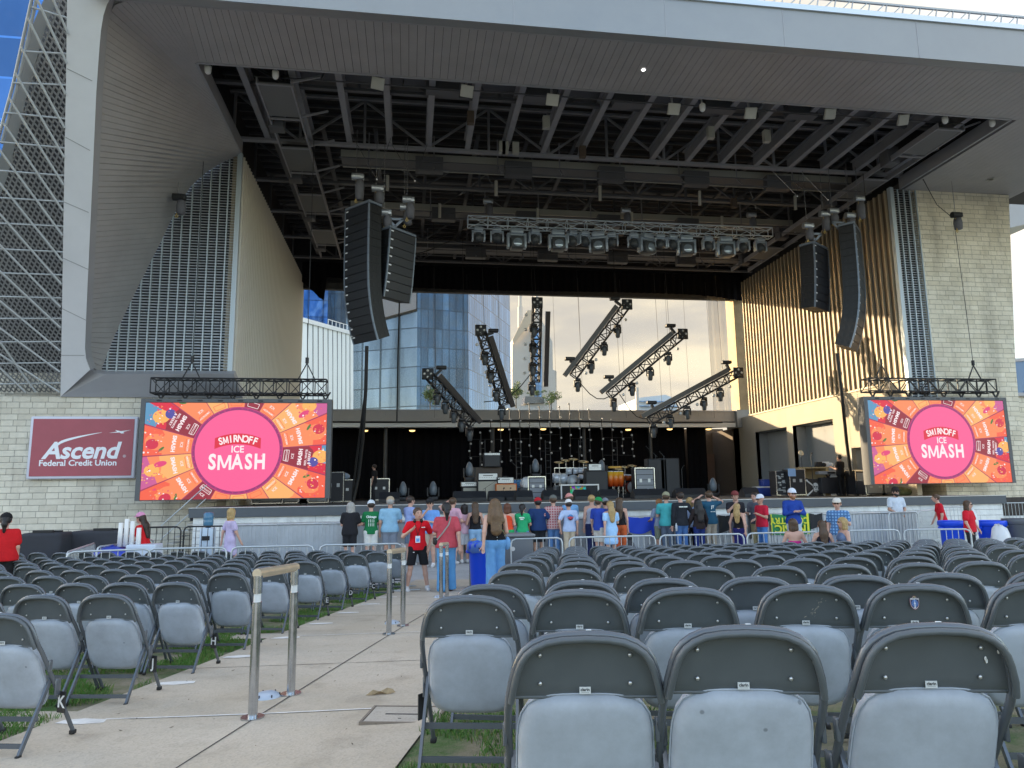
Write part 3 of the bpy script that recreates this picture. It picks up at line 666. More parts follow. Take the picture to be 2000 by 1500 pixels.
def tower(label,foot,z0,z1,mats,cat='tower',cap=True):
    t=thing('tower_block',label,cat,(foot[0][0],foot[0][1],z0)); o=Vector((foot[0][0],foot[0][1],z0)); n=len(foot)
    for i in range(n):
        a,c=foot[i],foot[(i+1)%n]; b=MB()
        b.quad(Vector((a[0],a[1],z0))-o,Vector((c[0],c[1],z0))-o,Vector((c[0],c[1],z1))-o,Vector((a[0],a[1],z1))-o); b.build('glass_facade' if cap else 'facade',mats[i%len(mats)],t)
    b=MB(); b.slab([Vector((p[0],p[1],z1+1))-o for p in foot],1.2); b.build('roof_slab',M_STONE,t); return t
def gx(px,Y): return at(px,900,Y=Y).x
# deep-blue tower at the left of the opening
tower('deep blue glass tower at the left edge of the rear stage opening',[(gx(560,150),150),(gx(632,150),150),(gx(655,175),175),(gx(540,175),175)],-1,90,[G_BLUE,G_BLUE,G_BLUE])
tower('slate glass tower with vertical reflection streaks in its colour behind the left speaker array',[(gx(632,160),160),(gx(700,160),160),(gx(715,190),190),(gx(640,190),190)],-1,88,[G_DEEP])
# white metal-clad hall
WH=thing('white_hall','low white metal-panelled hall with dark vertical seams behind the stage','building',(0,0,0))
b=MB(); p=[at(588,840,Y=80),at(690,840,Y=96),at(690,655,Y=96),at(588,628,Y=80)]; b.slab(p,6)
M_WP=mat('white_wall_panel',(.66,.72,.74),.45,.1,var=.06,vs=.2); b.build('panel_wall',M_WP,WH); b=MB()
for k in range(1,11):
    s=k/11+.015; q=[p[0].lerp(p[1],s),p[3].lerp(p[2],s)]; d=Vector((0,-.05,0)); b.bar(q[0]+d,q[1]+d,.16,.1)
b.build('panel_seam',mat('dark_seam',(.12,.13,.14),.7),WH); b=MB(); b.bar(p[3]+Vector((0,-.1,.2)),p[2]+Vector((0,-.1,.2)),.4,.5); b.build('roof_coping',M_LED,WH)
b=MB(); u0,u1=p[3].lerp(p[2],.45)+Vector((0,1,.4)),p[2]+Vector((0,1,.4))
for s in np.linspace(0,1,8): q=u0.lerp(u1,float(s)); b.bar(q,q+Vector((0,0,1.0)),.06)
b.bar(u0+Vector((0,0,1)),u1+Vector((0,0,1)),.06); b.build('roof_railing',WHITE,WH)
# big glass block in the middle: mirror face, slate face, face in paler glass
Yt=120
T=tower('wide grey-blue glass tower with a corner in paler glass in the middle of the opening',[(gx(668,Yt+6),Yt+6),(gx(813,Yt),Yt),(gx(916,Yt+2),Yt+2),(gx(1000,Yt+26),Yt+26),(gx(1000,Yt+60),Yt+60),(gx(668,Yt+60),Yt+60)],-1,70,[G_REFL,G_DEEP,G_LITE,G_LITE,G_DEEP,G_DEEP])
o=T.location; b=MB(); c=[at(690,636,Y=Yt+4.3),at(813,603,Y=Yt-.8),at(1000,570,Y=Yt+24)]
b.add([c[0]-o,c[1]-o,c[1]-o+Vector((0,0,3.4)),c[0]-o+Vector((0,0,3.6))],[(0,1,2,3)]); b.add([c[0]-o,c[1]-o,c[1]-o+Vector((3,8,0)),c[0]-o+Vector((3,8,0))],[(0,3,2,1)])
b.build('terrace_band',mat('grey_soffit_band',(.22,.21,.20),.6),T)
b=MB()
for px in (948,962,986):
    for k in range(0): q=at(px,600+k*22,Y=Yt+(px-916)*24/84+1.6)-o; b.bb(q,q+Vector((1.6,.3,1.2)))
b.build('balcony',M_STONE,T)
# stone tower with gable and twin masts
Ya=260
AT=thing('spired_tower','pale stone tower with steep shoulders and twin roof spires','tower',(0,0,0))
def px3(x,y,Y=Ya): return at(x,y,Y=Y)
b=MB(); front=[px3(x,y) for x,y in [(1000,830),(1087,830),(1087,725),(1080,722),(1079,668),(1058,625),(1040,606),(1024,628),(1001,664)]]; b.slab(front,25); b.build('tower_body',M_STONE,AT)
b=MB(); b.slab([px3(x,y,Ya-2) for x,y in [(1058,830),(1058,640),(1044,640),(1044,830)]],1); b.build('glazed_bay',G_LITE,AT)
b=MB(); b.slab([px3(x,y,Ya-3) for x,y in [(1001,664),(1030,606),(1040,606),(1040,628),(1003,672)]][::-1],1); b.build('roof_slope',mat('warm_stone_roof',(.52,.42,.30),.7),AT)
b=MB()
for xc in (1016,1048): 
    for (w,y0,y1) in [(9,640,600),(5.5,600,574),(2.5,574,520)]: 
        q0,q1=px3(xc,y0,Ya+8),px3(xc,y1,Ya+8); b.bar(q0,q1,w*.19)
b.build('spire',M_STONE,AT)
# low roofs and small trees on the terrace
b=MB(); b.slab([at(x,y,Y=95) for x,y in [(990,835),(1086,835),(1086,800),(1058,786),(992,797)]],12); LT=tag(b.build('terrace_building',mat('pale_concrete',(.5,.5,.48),.8,var=.1,vs=.2)),'low pale terrace building with rooftop trees in front of the spired tower','building')
b=MB(); b.slab([at(x,y,Y=94.5) for x,y in [(1024,788),(1064,787),(1062,775),(1026,774)]],3); b.build('roof_pavilion',mat('dark_glazing',(.1,.1,.1),.2),LT)
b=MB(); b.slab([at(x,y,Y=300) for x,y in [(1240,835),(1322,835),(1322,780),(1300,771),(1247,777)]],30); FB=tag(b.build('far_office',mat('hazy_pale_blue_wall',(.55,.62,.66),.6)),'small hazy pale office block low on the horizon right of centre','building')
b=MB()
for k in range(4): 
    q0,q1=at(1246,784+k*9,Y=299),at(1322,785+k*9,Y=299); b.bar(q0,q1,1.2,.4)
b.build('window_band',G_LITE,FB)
b=MB(); b.bar(at(1245,835,Y=298),at(1244,757,Y=298),1.2); tag(b.build('flue',M_STONE),'thin pale chimney beside the hazy far office block','chimney')
M_LEAF=mat('foliage_green',(.07,.12,.03),.7,var=.4,vs=2)
M_LEAF2=mat('foliage_light_green',(.12,.17,.05),.7,var=.4,vs=2)
M_BARK=mat('bark',(.12,.09,.06),.9)
def small_tree(px,py,Y,h,w,label,seed):
    p=at(px,py,Y=Y); t=thing('tree',label,'tree',p); rr=random.Random(seed); b=MB(); b.cyl((0,0,-.4),(0,0,h*.55),.09*h/3,.04*h/3,6)
    for k in range(5): a=k*1.3; b.cyl((0,0,h*.3),(math.cos(a)*w*.35,math.sin(a)*w*.35,h*.6),.03*h/3,.015,5)
    b.build('trunk',M_BARK,t); b=MB()
    cl=[(rr.gauss(0,w*.22),rr.gauss(0,w*.22),h*.65+rr.gauss(0,h*.16)) for _ in range(16)]
    for c in cl:
        for _ in range(60):
            q=Vector((c[0]+rr.gauss(0,w*.09),c[1]+rr.gauss(0,w*.09),c[2]+rr.gauss(0,h*.06))); e=Vector((rr.gauss(0,1),rr.gauss(0,1),rr.gauss(0,1))).normalized(); f=e.cross(Vector((rr.random(),rr.random(),rr.random()))).normalized(); s=.05*h*rr.uniform(.5,1)
            b.add([q-e*s,q+f*s*.6,q+e*s,q-f*s*.6],[(0,1,2,3)],rr.randint(0,1))
    b.build('crown',[M_LEAF,M_LEAF2],t)
small_tree(1008,792,93,2.9,2.4,'young round-crowned tree on the terrace left of the pavilion',1)
small_tree(1050,780,96,1.6,1.8,'small tree behind the terrace pavilion roof',2)
small_tree(1077,800,93,2.6,2.4,'bushy tree at the right end of the terrace',3)
small_tree(840,802,70,2.4,1.6,'green tree showing at the canopy edge before the slate glass',4)
# blue tower at the far left of the picture
tower('bright blue glass tower rising beyond the curved wing at far left',[(-58,58),(-28,58),(-28,63),(-58,63)],-1,110,[G_OUT])
# things seen past the right edge of the block tower
b=MB(); q=[at(x,y,Y=34) for x,y in [(1968,384),(2040,387),(2040,430),(1972,445)]]; b.slab(q,-3); tag(b.build('side_canopy',M_FAS),'grey canopy edge jutting out beside the block tower','canopy')
SBR=thing('side_stair','blue-grey glazed stair enclosure beyond the right-hand block wall','building',(0,0,0)); b=MB(); q=[at(x,y,Y=40) for x,y in [(1976,790),(2040,790),(2040,700),(1976,704)]]; b.slab(q,3); b.build('glazed_wall',G_LITE,SBR)
b=MB(); b.bar(q[3],q[2],.2); b.bar(q[0]+Vector((.6,-.1,0)),q[2]+Vector((0,-.1,0)),.15); b.build('stair_rail',M_FAS2,SBR)
# ================================================================== LED SCREENS
EXP=SC.view_settings.exposure; ES=1/2**EXP
def em(name,rgb):
    lin=[((c/255+.055)/1.055)**2.4 if c>10 else c/255/12.92 for c in rgb]
    m=mat('led_'+name,(.01,.01,.01),.4,emit=lin,es=ES*1.0); return m
LEDC=dict(pink=(250,92,150),ring=(150,38,110),red=(222,28,58),white=(255,238,240),orange=(252,140,88),deep=(246,96,66),pale=(250,180,105),maroon=(150,28,50),purple=(205,90,150),blue=(90,150,190),navy=(80,70,160),yellow=(252,182,92),crim=(212,35,70),green=(70,120,50),plum=(165,50,90),hot=(228,60,120))
LM=[em(k,v) for k,v in LEDC.items()]; LI={k:i for i,k in enumerate(LEDC)}
M_LEDF=mat('screen_housing_grey',(.10,.105,.11),.55)
PW,PH=5.86,3.2
def cliprect(poly,w=PW/2,h=PH/2):
    for ax,sg,lim in ((0,1,w),(0,-1,w),(1,1,h),(1,-1,h)):
        out=[]
        for i in range(len(poly)):
            a,c=poly[i],poly[(i+1)%len(poly)]; ia,ic=a[ax]*sg<=lim,c[ax]*sg<=lim
            if ia: out.append(a)
            if ia!=ic:
                t=(lim*sg-a[ax])/(c[ax]-a[ax]); out.append((a[0]+(c[0]-a[0])*t,a[1]+(c[1]-a[1])*t))
        poly=out
        if len(poly)<3: return []
    return poly
def screen_art(b,M):
    rr=random.Random(5)
    def poly(p,col,dz):
        p=cliprect(p)
        if p: b.add([M@Vector((x,y,dz)) for x,y in p],[tuple(range(len(p)))],LI[col])
    def disc(c,rx,ry,col,dz,n=28,rot=0):
      j=[1+(rr.uniform(-.13,.13) if n==28 else 0) for _ in range(n)]; poly([(c[0]+rx*math.cos(a)*math.cos(rot)-ry*math.sin(a)*math.sin(rot),c[1]+rx*math.cos(a)*math.sin(rot)+ry*math.sin(a)*math.cos(rot)) for a in [2*math.pi*i/n for i in range(n)]],col,dz)
    poly([(-PW/2,-PH/2),(PW/2,-PH/2),(PW/2,PH/2),(-PW/2,PH/2)],'plum',.001)
    cx,cy=.05,0
    for k in range(18):
        a0=R(4+20*k); a1=a0+R(19.2); am=(a0+a1)/2; ty='opomopomopomopopom'[k]
        def P(r,a): return (cx+r*math.cos(a),cy+r*math.sin(a))
        base={'o':'orange','p':'pale','m':'maroon'}[ty]
        poly([P(1.42,a0),P(4.2,a0),P(4.2,a1),P(1.42,a1)],base,.002)
        top={'o':'deep','p':'orange','m':'red'}[ty]; edge=[P(2.42+.10*rr.uniform(-1,1),a0+(a1-a0)*i/6) for i in range(7)]
        poly(edge+[P(4.3,a1),P(4.3,a0)],top,.003)
        if ty=='o': disc(P(2.62,am),.34,.27,'orange',.004,rot=am); disc(P(2.72,am+.03),.2,.17,'crim',.0045,rot=am); disc(P(2.42,am+.09),.12,.04,'green',.005,rot=am+.8)
        if ty=='p': poly([P(2.85,a0),P(4.2,a0),P(4.2,a1),P(2.7,a1)],'purple',.0035)
        if ty=='p': disc(P(2.75,am),.24,.2,'yellow',.004); disc(P(2.45,am-.06),.2,.09,'hot',.0045,rot=am)
        if ty=='m': poly([P(2.75,a0+.12),P(4.2,a0+.12),P(4.2,a1),P(2.75,a1)],'blue',.0035)
        if ty=='m': disc(P(2.72,am+.03),.27,.22,'yellow',.004); disc(P(2.5,am-.05),.17,.16,'navy',.005); poly([P(2.9,a0),P(4.2,a0),P(4.2,a0+.1),P(2.9,a0+.06)],'crim',.0055)
        for _ in range(34): 
            q=P(rr.uniform(2.35,3.1),rr.uniform(a0+.03,a1-.03)); s=rr.uniform(.012,.04); disc(q,s,s*rr.uniform(.4,1),rr.choice(['white','yellow','orange','hot']),.0065,6,am)
        # lettering: baseline tangential, tops towards the centre
        for (txt,r,sz,bold,col) in [('SMIRNOFF',1.60,.17,.002,'white'),('ICE',1.80,.12,.002,'white'),('SMASH',2.05,.34,.016,'white')]+([('RED, WHITE',2.24,.11,.003,'white'),('& BERRY',2.35,.11,.003,'white')] if ty=='m' else []):
            c=P(r,am); fit=min(1,(r*R(18.3))/(sz*len(txt)*.76)); u=Vector((-math.sin(am),math.cos(am)))*1; up=Vector((-math.cos(am),-math.sin(am)))
            u=Vector((up.y,-up.x)); hw=sz*fit*len(txt)*.32
            if abs(c[0])>PW/2-abs(u.x)*hw-.06 or abs(c[1])>PH/2-abs(u.y)*hw-.05: continue
            T=M@Matrix(((u.x,up.x,0,c[0]),(u.y,up.y,0,c[1]),(0,0,1,.007),(0,0,0,1))); b.text(txt,sz*fit,T,LI[col],ext=0,bold=bold*fit,spacing=1.06)
        if ty!='x':
            fr=[P(1.52,am-R(6.5)),P(1.68,am-R(6.5)),P(1.68,am+R(6.5)),P(1.52,am+R(6.5))]
            for i in range(4):
                a,c=Vector(fr[i]),Vector(fr[(i+1)%4]); n=Vector((-(c-a).y,(c-a).x)).normalized()*.008; poly([tuple(a-n),tuple(c-n),tuple(c+n),tuple(a+n)],'white' if ty=='m' else 'deep',.0068)
    disc((cx,cy),1.47,1.47,'ring',.009,64); disc((cx,cy),1.455,1.455,'hot',.010,64); disc((cx,cy),1.44,1.44,'ring',.011,64); disc((cx,cy),1.36,1.36,'pink',.012,64)
    for i in range(46):                              # small lettering running round the ring
        a=2*math.pi*i/46; c=(cx+1.40*math.cos(a),cy+1.40*math.sin(a)); up=Vector((math.cos(a),math.sin(a))); u=Vector((up.y,-up.x))
        b.text('SMIRNOFF ICE SMASH * '[i%21],.07,M@Matrix(((u.x,up.x,0,c[0]),(u.y,up.y,0,c[1]),(0,0,1,.0125),(0,0,0,1))),LI['hot'],ext=0)
    # arched red banner
    ar=[]; n=14
    for i in range(n+1): x=-.74+1.48*i/n; ar.append((cx+x,cy+.57-.16*(x/.74)**2))
    lo=[(x,y-.36) for x,y in ar]; poly(ar+lo[::-1],'red',.013)
    def glyph(ch,sz,T,bold,sx):
        if ch!='M': b.text(ch,sz,T,LI['white'],ext=0,bold=bold,sx=sx); return
        c=.70*sz; w=.37*sz*sx; k=.108*sz; y=lambda q:-c/2+c*q
        for p in ([(-w,y(0)),(-w+k,y(0)),(-w+k,y(1)),(-w,y(1))],[(w-k,y(0)),(w,y(0)),(w,y(1)),(w-k,y(1))],[(-w+k*.2,y(1)),(-w+k*1.25,y(1)),(k*.45,y(.12)),(-k*.45,y(.12))],[(w-k*1.25,y(1)),(w-k*.2,y(1)),(k*.45,y(.12)),(-k*.45,y(.12))]): b.add([T@Vector((p_[0],p_[1],.0005*j_)) for j_,p_ in enumerate(p)] if False else [T@Vector((p_[0],p_[1],0)) for p_ in p],[(0,1,2,3)],LI['white'])
    for i,ch in enumerate('SMIRNOFF'):
        x=-.55+i*.158; y=.385-.16*(x/.74)**2; an=math.atan(-.32*x/.5476); c,s=math.cos(an),math.sin(an)
        glyph(ch,.33,M@Matrix(((c,-s,0,cx+x),(s,c,0,cy+y),(0,0,1,.015),(0,0,0,1))),.010,.82 if ch!='M' else .68)
    b.text('ICE',.32,M@Matrix.Translation((cx,cy+.03,.015)),LI['white'],ext=0,bold=.006,sx=.9)
    for ch,x in zip('SMASH',(-.76,-.37,.04,.40,.76)): glyph(ch,.70,M@Matrix.Translation((cx-.03+x,cy-.40,.015)),.024 if ch!='A' else .018,.74 if ch!='M' else .84)
    b.text('TM',.08,M@Matrix.Translation((cx+.82,cy-.20,.015)),LI['white'],ext=0)
def led_screen(xc,zc,label):
    t=thing('led_screen',label,'screen',(xc,25.0,zc-1.7))
    M=facing(Vector((0,-.20,1.7)))
    b=MB(); b.bb((-PW/2-.16,-.17,1.7-PH/2-.03),(PW/2+.16,.22,1.7+PH/2+.14)); b.build('housing',M_LEDF,t)
    b=MB(); b.bb((-PW/2-.16,-.21,1.7+PH/2+.02),(PW/2+.16,-.17,1.7+PH/2+.14)); b.bb((-PW/2-.16,-.21,1.7-PH/2-.03),(-PW/2-.01,-.17,1.7+PH/2+.02)); b.bb((PW/2+.01,-.21,1.7-PH/2-.03),(PW/2+.16,-.17,1.7+PH/2+.02)); b.build('bezel',M_LEDF,t)
    b=MB()
    for k in range(9): x=-2.6+.65*k; b.bb((x,-.215,1.7+PH/2+.05),(x+.16,-.205,1.7+PH/2+.10))
    b.build('latch_slot',BLK,t)
    b=MB(); screen_art(b,M); b.build('display_panel',LM,t)
    b=MB()
    for k in range(8):
        x=-2.7+.77*k; b.bar((x,0,1.7+PH/2+.42),(x+.16,0,1.7+PH/2+.14),.05); b.bar((x+.32,0,1.7+PH/2+.42),(x+.16,0,1.7+PH/2+.14),.05)
    b.build('hanging_bracket',BLK,t)
    return t
led_screen(-5.74,2.75,'large screen showing a pink drinks advertisement hung before the left block wall')
led_screen(20.41,2.97,'large screen showing a pink drinks advertisement hung before the right block tower')
def box_truss(b,p,q,s=.45,n=10,r=.03,diag=.02,up=Vector((0,0,1))):
    p,q=Vector(p),Vector(q); d=(q-p).normalized(); side=d.cross(up).normalized(); u=side.cross(d).normalized()
    cs=[side*(s/2*i)+u*(s/2*j) for i,j in ((-1,-1),(1,-1),(1,1),(-1,1))]
    for c in cs: b.tube([p+c,q+c],r,6)
    L_=(q-p)
    for k in range(n+1):
        o=p+L_*(k/n)
        for i in range(4): b.bar(o+cs[i],o+cs[(i+1)%4],diag*1.6)
        if k<n:
            o2=p+L_*((k+1)/n)
            for i in range(4):
                a,c=(cs[i],cs[(i+1)%4]) if k%2 else (cs[(i+1)%4],cs[i]); b.bar(o+a,o2+c,diag*1.3)
def truss_beam(label,p,q,s,n,m,grp=None,r=.03):
    t=thing('truss',label,'truss',(Vector(p)+Vector(q))/2); o=t.location; b=MB(); box_truss(b,Vector(p)-o,Vector(q)-o,s,n,r); b.build('truss_frame',m,t); return t
for (xa,xb,z,lab) in [(-8.55,-2.85,4.93,'black box truss hanging above the left screen'),(17.55,23.1,5.18,'black box truss hanging above the right screen')]:
    t=truss_beam(lab,(xa,25.0,z),(xb,25.0,z),.5,13,BLK); o=t.location
    for x in ((xa+1.2,xb-.7) if xa<0 else (xa+.8,xb-.7)):
        b=MB()
        for sx in (-.3,.3): b.bar(Vector((x+sx,25,z+.25))-o,Vector((x,25,z+.85))-o,.035)
        b.cyl(Vector((x,25,z+.85))-o,Vector((x,25,z+1.05))-o,.06,n=8)
        b.build('lifting_sling',BLK,t)
M_CABLE=mat('black_cable',(.02,.02,.02),.6)
def cable(label,pts,r=.012,name='cable',m=None,cat='cable'):
    b=MB(); b.tube(pts,r,5); return tag(b.build(name,m or M_CABLE),label,cat)
cable('chain running up from the left end of the left screen truss',[(-7.35,25,5.95),(-7.35,25.0,13.2)],name='lifting_chain',cat='chain')
cable('chain running up from the right end of the left screen truss',[(-3.55,25,5.95),(-3.55,25.0,14.3)],name='lifting_chain',cat='chain')
cable('chain running up from the left end of the right screen truss',[(18.35,25,6.2),(18.35,25.0,14)],name='lifting_chain',cat='chain')
cable('chain running up from the right end of the right screen truss',[(22.4,25,6.2),at(1866,452,Y=25)],name='lifting_chain',cat='chain')
cable('slack black feed sagging from the right soffit to the wall hoist',[at(1800,345,Y=25),at(1830,400,Y=25),at(1860,425,Y=25)],.015)
# ================================================================== WALL SIGN
SG=thing('wall_sign','dark red credit union sign with white lettering on the left block wall','sign',at(170,875,Y=25.98))
o=SG.location; c=[at(x,y,Y=25.98)-o for x,y in [(58,937),(269,934),(278,811),(75,815)]]
xl,xr,zb,zt=-1.78,1.62,-1.04,1.07
b=MB(); b.rbox(((xl+xr)/2,-.06,(zb+zt)/2),(xr-xl,.16,zt-zb),.04,2); b.build('sign_frame',mat('lilac_white_frame',(.62,.62,.70),.4),SG)
b=MB(); b.bb((xl+.1,-.155,zb+.09),(xr-.1,-.14,zt-.09)); b.build('sign_face',mat('dark_red_sign_face',(.36,.075,.10),.4,var=.12,vs=.8),SG)
M_SGW=mat('sign_white',(.82,.84,.88),.4); b=MB()
def sgt(x,z): return facing(Vector((x,-.157,z)))
b.text('Ascend',.78,sgt(-.12,-.12),ext=.004,bold=.022,shear=.22,sx=1.02); b.text('Federal Credit Union',.275,sgt(-.18,-.52),ext=.004,bold=.006,sx=1.03); b.text('®',.13,sgt(1.27,-.30),ext=.003)
sw=[]; 
for i in range(13): s=i/12; sw.append((-.88+1.38*s,.10+.42*s**.62,.05*(1-s)+.004))
b.add([Vector((x,-.16,z+w)) for x,z,w in sw]+[Vector((x,-.16,z-w)) for x,z,w in sw[::-1]],[tuple(range(26))])
b.add([Vector((x,-.16,z)) for x,z in [(.72,.50),(.98,.545),(.92,.60),(1.10,.56),(1.42,.60),(1.18,.535),(1.22,.49),(1.12,.48),(1.06,.515)]],[tuple(range(9))])
b.build('sign_lettering',M_SGW,SG)
# ================================================================== LINE ARRAYS
M_GRL=mat('speaker_grille',(.020,.022,.027),.5,var=.1,vs=5); M_CAB=mat('speaker_cabinet',(.009,.009,.010),.5); M_EDGE=mat('speaker_edge_trim',(.20,.23,.27),.35,.3); M_LBL=mat('small_white_label',(.8,.8,.8),.5)
def line_array(px,py,Y,n,th,tilts,label,w=1.32,h=.30,d=.62):
    p=at(px,py,Y=Y); t=thing('line_array',label,'speaker array',p)
    f=Vector((-math.sin(th),-math.cos(th),0)); s=Vector((math.cos(th),-math.sin(th),0))   # front, side(+ towards image right)
    pos=Vector((0,0,0)); ang=0
    for i in range(n):
        ang+=tilts(i); fr=(f*math.cos(ang)-Vector((0,0,1))*math.sin(ang)); dn=(-Vector((0,0,1))*math.cos(ang)-f*math.sin(ang)); up=-dn
        M=M_at(pos,s,-fr,up)      # local x side, y depth back, z up
        b=MB(); b.box((0,d/2+.01,-h/2),(w-.05,d-.02,h-.012),M=M); cab=b.build('cabinet',M_CAB,t)
        b=MB(); b.bb((-w/2+.05,0,-h+.012),(w/2-.05,.014,-.012),M=M); b.build('grille',M_GRL,cab)
        b=MB(); b.bb((-w/2,-.012,-h+.006),(-w/2+.05,.05,-.006),M=M); b.build('edge_trim',M_EDGE,cab); b=MB(); b.bb((w/2-.05,-.012,-h+.006),(w/2,.05,-.006),M=M); b.build('edge_trim',M_EDGE,cab)
        b=MB(); b.bb((-w/2+.07,-.002,-.09),(-w/2+.19,.0,-.045),M=M)
        b.build('label',M_LBL,cab)
        for sx in (-1,1):
            for q in (.2,.42): b=MB(); b.bb((sx*(w/2-.028),q,-h*.7),(sx*(w/2-.018),q+.1,-h*.3),M=M); b.build('side_port',BLK,cab)
        pos=pos+dn*h
    b=MB(); b.bb((-w/2,.0,.0),(w/2,d,.09),M=M_at(Vector((0,0,.02)),s,-f,Vector((0,0,1)))); b.build('flying_frame',M_EDGE,t)
    return t
line_array(697,404,24.8,16,R(46),lambda i:0 if i<5 else R(.5) if i<9 else R(2.6) if i<13 else R(3.4),'tall sixteen-box speaker array curving at the left of the stage',h=.312)
line_array(788,455,25.2,8,R(-44),lambda i:R(4.2) if i==0 else R(.5) if i<5 else R(1.6),'short eight-box speaker array just right of the tall left array',h=.315)
line_array(1675,446,25.5,16,R(-46),lambda i:0 if i<5 else R(.7) if i<9 else R(2.5) if i<13 else R(3.2),'tall sixteen-box speaker array curving before the sunlit right wall',h=.32)
line_array(1604,482,25.9,8,R(-34),lambda i:R(.8),'short eight-box speaker array just left of the tall right array',h=.33)
M_BAG=mat('chain_bag',(.13,.13,.145),.8,var=.15,vs=6)
def hoist(px,py,Y,label,bag=.5,side=0,top=14.4,motor=True):
    p=at(px,py,Y=Y); t=thing('chain_hoist',label,'hoist',p)
    b=MB(); b.cyl((-.16,0,0),(.16,0,0),.13,n=12); b.rbox((.2,0,0),(.16,.2,.2),.03); b.build('motor',GALV if motor else BLK,t)
    b=MB(); b.lathe((side,.05,-.12-bag),[(.05,0),(.15,.03),(.17,bag*.6),(.14,bag)],10); b.build('chain_bag',M_BAG,t)
    b=MB(); b.cyl((0,0,-.13),(0,0,-.13-bag*1.0),.018,n=6); b.tube([(0,0,-.13-bag),(.05,0,-.2-bag),(0,0,-.26-bag),(-.05,0,-.2-bag),(0,0,-.13-bag)],.016,6); b.build('hook',mat('brass_hook',(.5,.36,.12),.35,.8),t)
    b=MB(); b.cyl((0,0,.1),(0,0,max(.3,top-p.z)),.014,n=5); b.build('chain',CHROME,t)
def bridle(label,px,py,Y,pl,pr,ze=14.6):
    p=at(px,py,Y=Y); b=MB(); b.tube([p,(pl,Y+.4,ze)],.012,5); b.tube([p,(pr,Y+.4,ze)],.012,5); b.ball(p,.05,8); tag(b.build('bridle',CHROME),label,'cable')
for (px,py,Y,lab,bag) in [(696,345,24.8,'large chain hoist hanging over the tall left speaker array',.75),(735,368,24.9,'silver chain hoist right of the tall left array top',.45),(750,415,25.1,'round chain hoist between the two left arrays',.45),(795,390,25.2,'upper chain hoist over the short left array',.6),(790,405,25.4,'lower chain hoist over the short left array',.55),(1676,388,25.5,'large chain hoist hanging over the tall right speaker array',.75),(1608,418,25.9,'blue-topped chain hoist over the short right array',.6),(1576,441,25.9,'leftmost chain hoist of the right speaker group',.5),(1625,412,25.8,'silver chain hoist tilted above the short right array',.4),(1658,421,25.7,'small chain hoist between the two right arrays',.35),(951,393,30,'chain hoist at the left end of the front lighting truss',.55),(1220,411,30,'chain hoist in the middle of the front lighting truss',.5),(1466,420,30,'chain hoist at the right end of the front lighting truss',.5),(347,385,25,'black chain hoist hanging before the slatted left jamb',.5),(1866,420,25,'black chain hoist hanging before the right block tower',.5)]:
    hoist(px,py,Y,lab,bag,.12,13.85 if px in (347,1866) else 14.5,motor=px not in (347,1866))
for (px,py,Y,dx,lab) in [(736,350,24.9,1.0,'wire bridle above the left arrays'),(810,353,25.2,1.0,'wire bridle above the short left array'),(950,340,30,1.2,'wire bridle above the left end of the lighting truss'),(1459,355,30,1.2,'wire bridle above the right end of the lighting truss'),(1557,383,25.8,.9,'wire bridle left of the short right array'),(1617,390,25.9,.9,'wire bridle above the short right array')]:
    q=at(px,py,Y=Y); bridle(lab,px,py,Y,q.x-dx,q.x+dx*.5)
# triangular rigging plates
for (px,py,Y,lab) in [(772,434,25.2,'grey triangular rigging plate over the short left array'),(1592,462,25.9,'grey triangular rigging plate over the short right array'),(1638,440,25.7,'grey triangular rigging plate between the right arrays')]:
    p=at(px,py,Y=Y); b=MB(); tr=[Vector((-.28,0,.12)),Vector((.28,0,.12)),Vector((0,0,-.16))]
    for i in range(3): b.bar(tr[i],tr[(i+1)%3],.09,.03,up=(0,1,0))
    tag(b.build('rigging_plate',M_EDGE,None,p),lab,'rigging')
cable('thick black cable bundle falling from the tall left array to the stage',[at(716,676,Y=25),at(714,760,Y=25.6),at(708,860,Y=26.6),at(700,930,Y=27.5),(at(700,930,Y=27.5).x-.2,27.6,.92)],.07,'cable_bundle')
cable('twin cable tail spreading to the stage floor below the left array',[at(714,760,Y=25.7),at(700,870,Y=26.7),at(690,950,Y=27.6),(at(688,950,Y=27.6).x,27.7,.92)],.04,'cable_bundle')
cable('thin cable falling from the short left array to the canopy',[at(780,590,Y=25.4),at(777,700,Y=27),at(775,822,Y=29)],.03,'cable_bundle')
cable('thick black cable falling from the tall right array to the stage',[at(1634,690,Y=25.7),at(1645,780,Y=26.2),at(1653,860,Y=27),at(1662,930,Y=28)],.07,'cable_bundle')
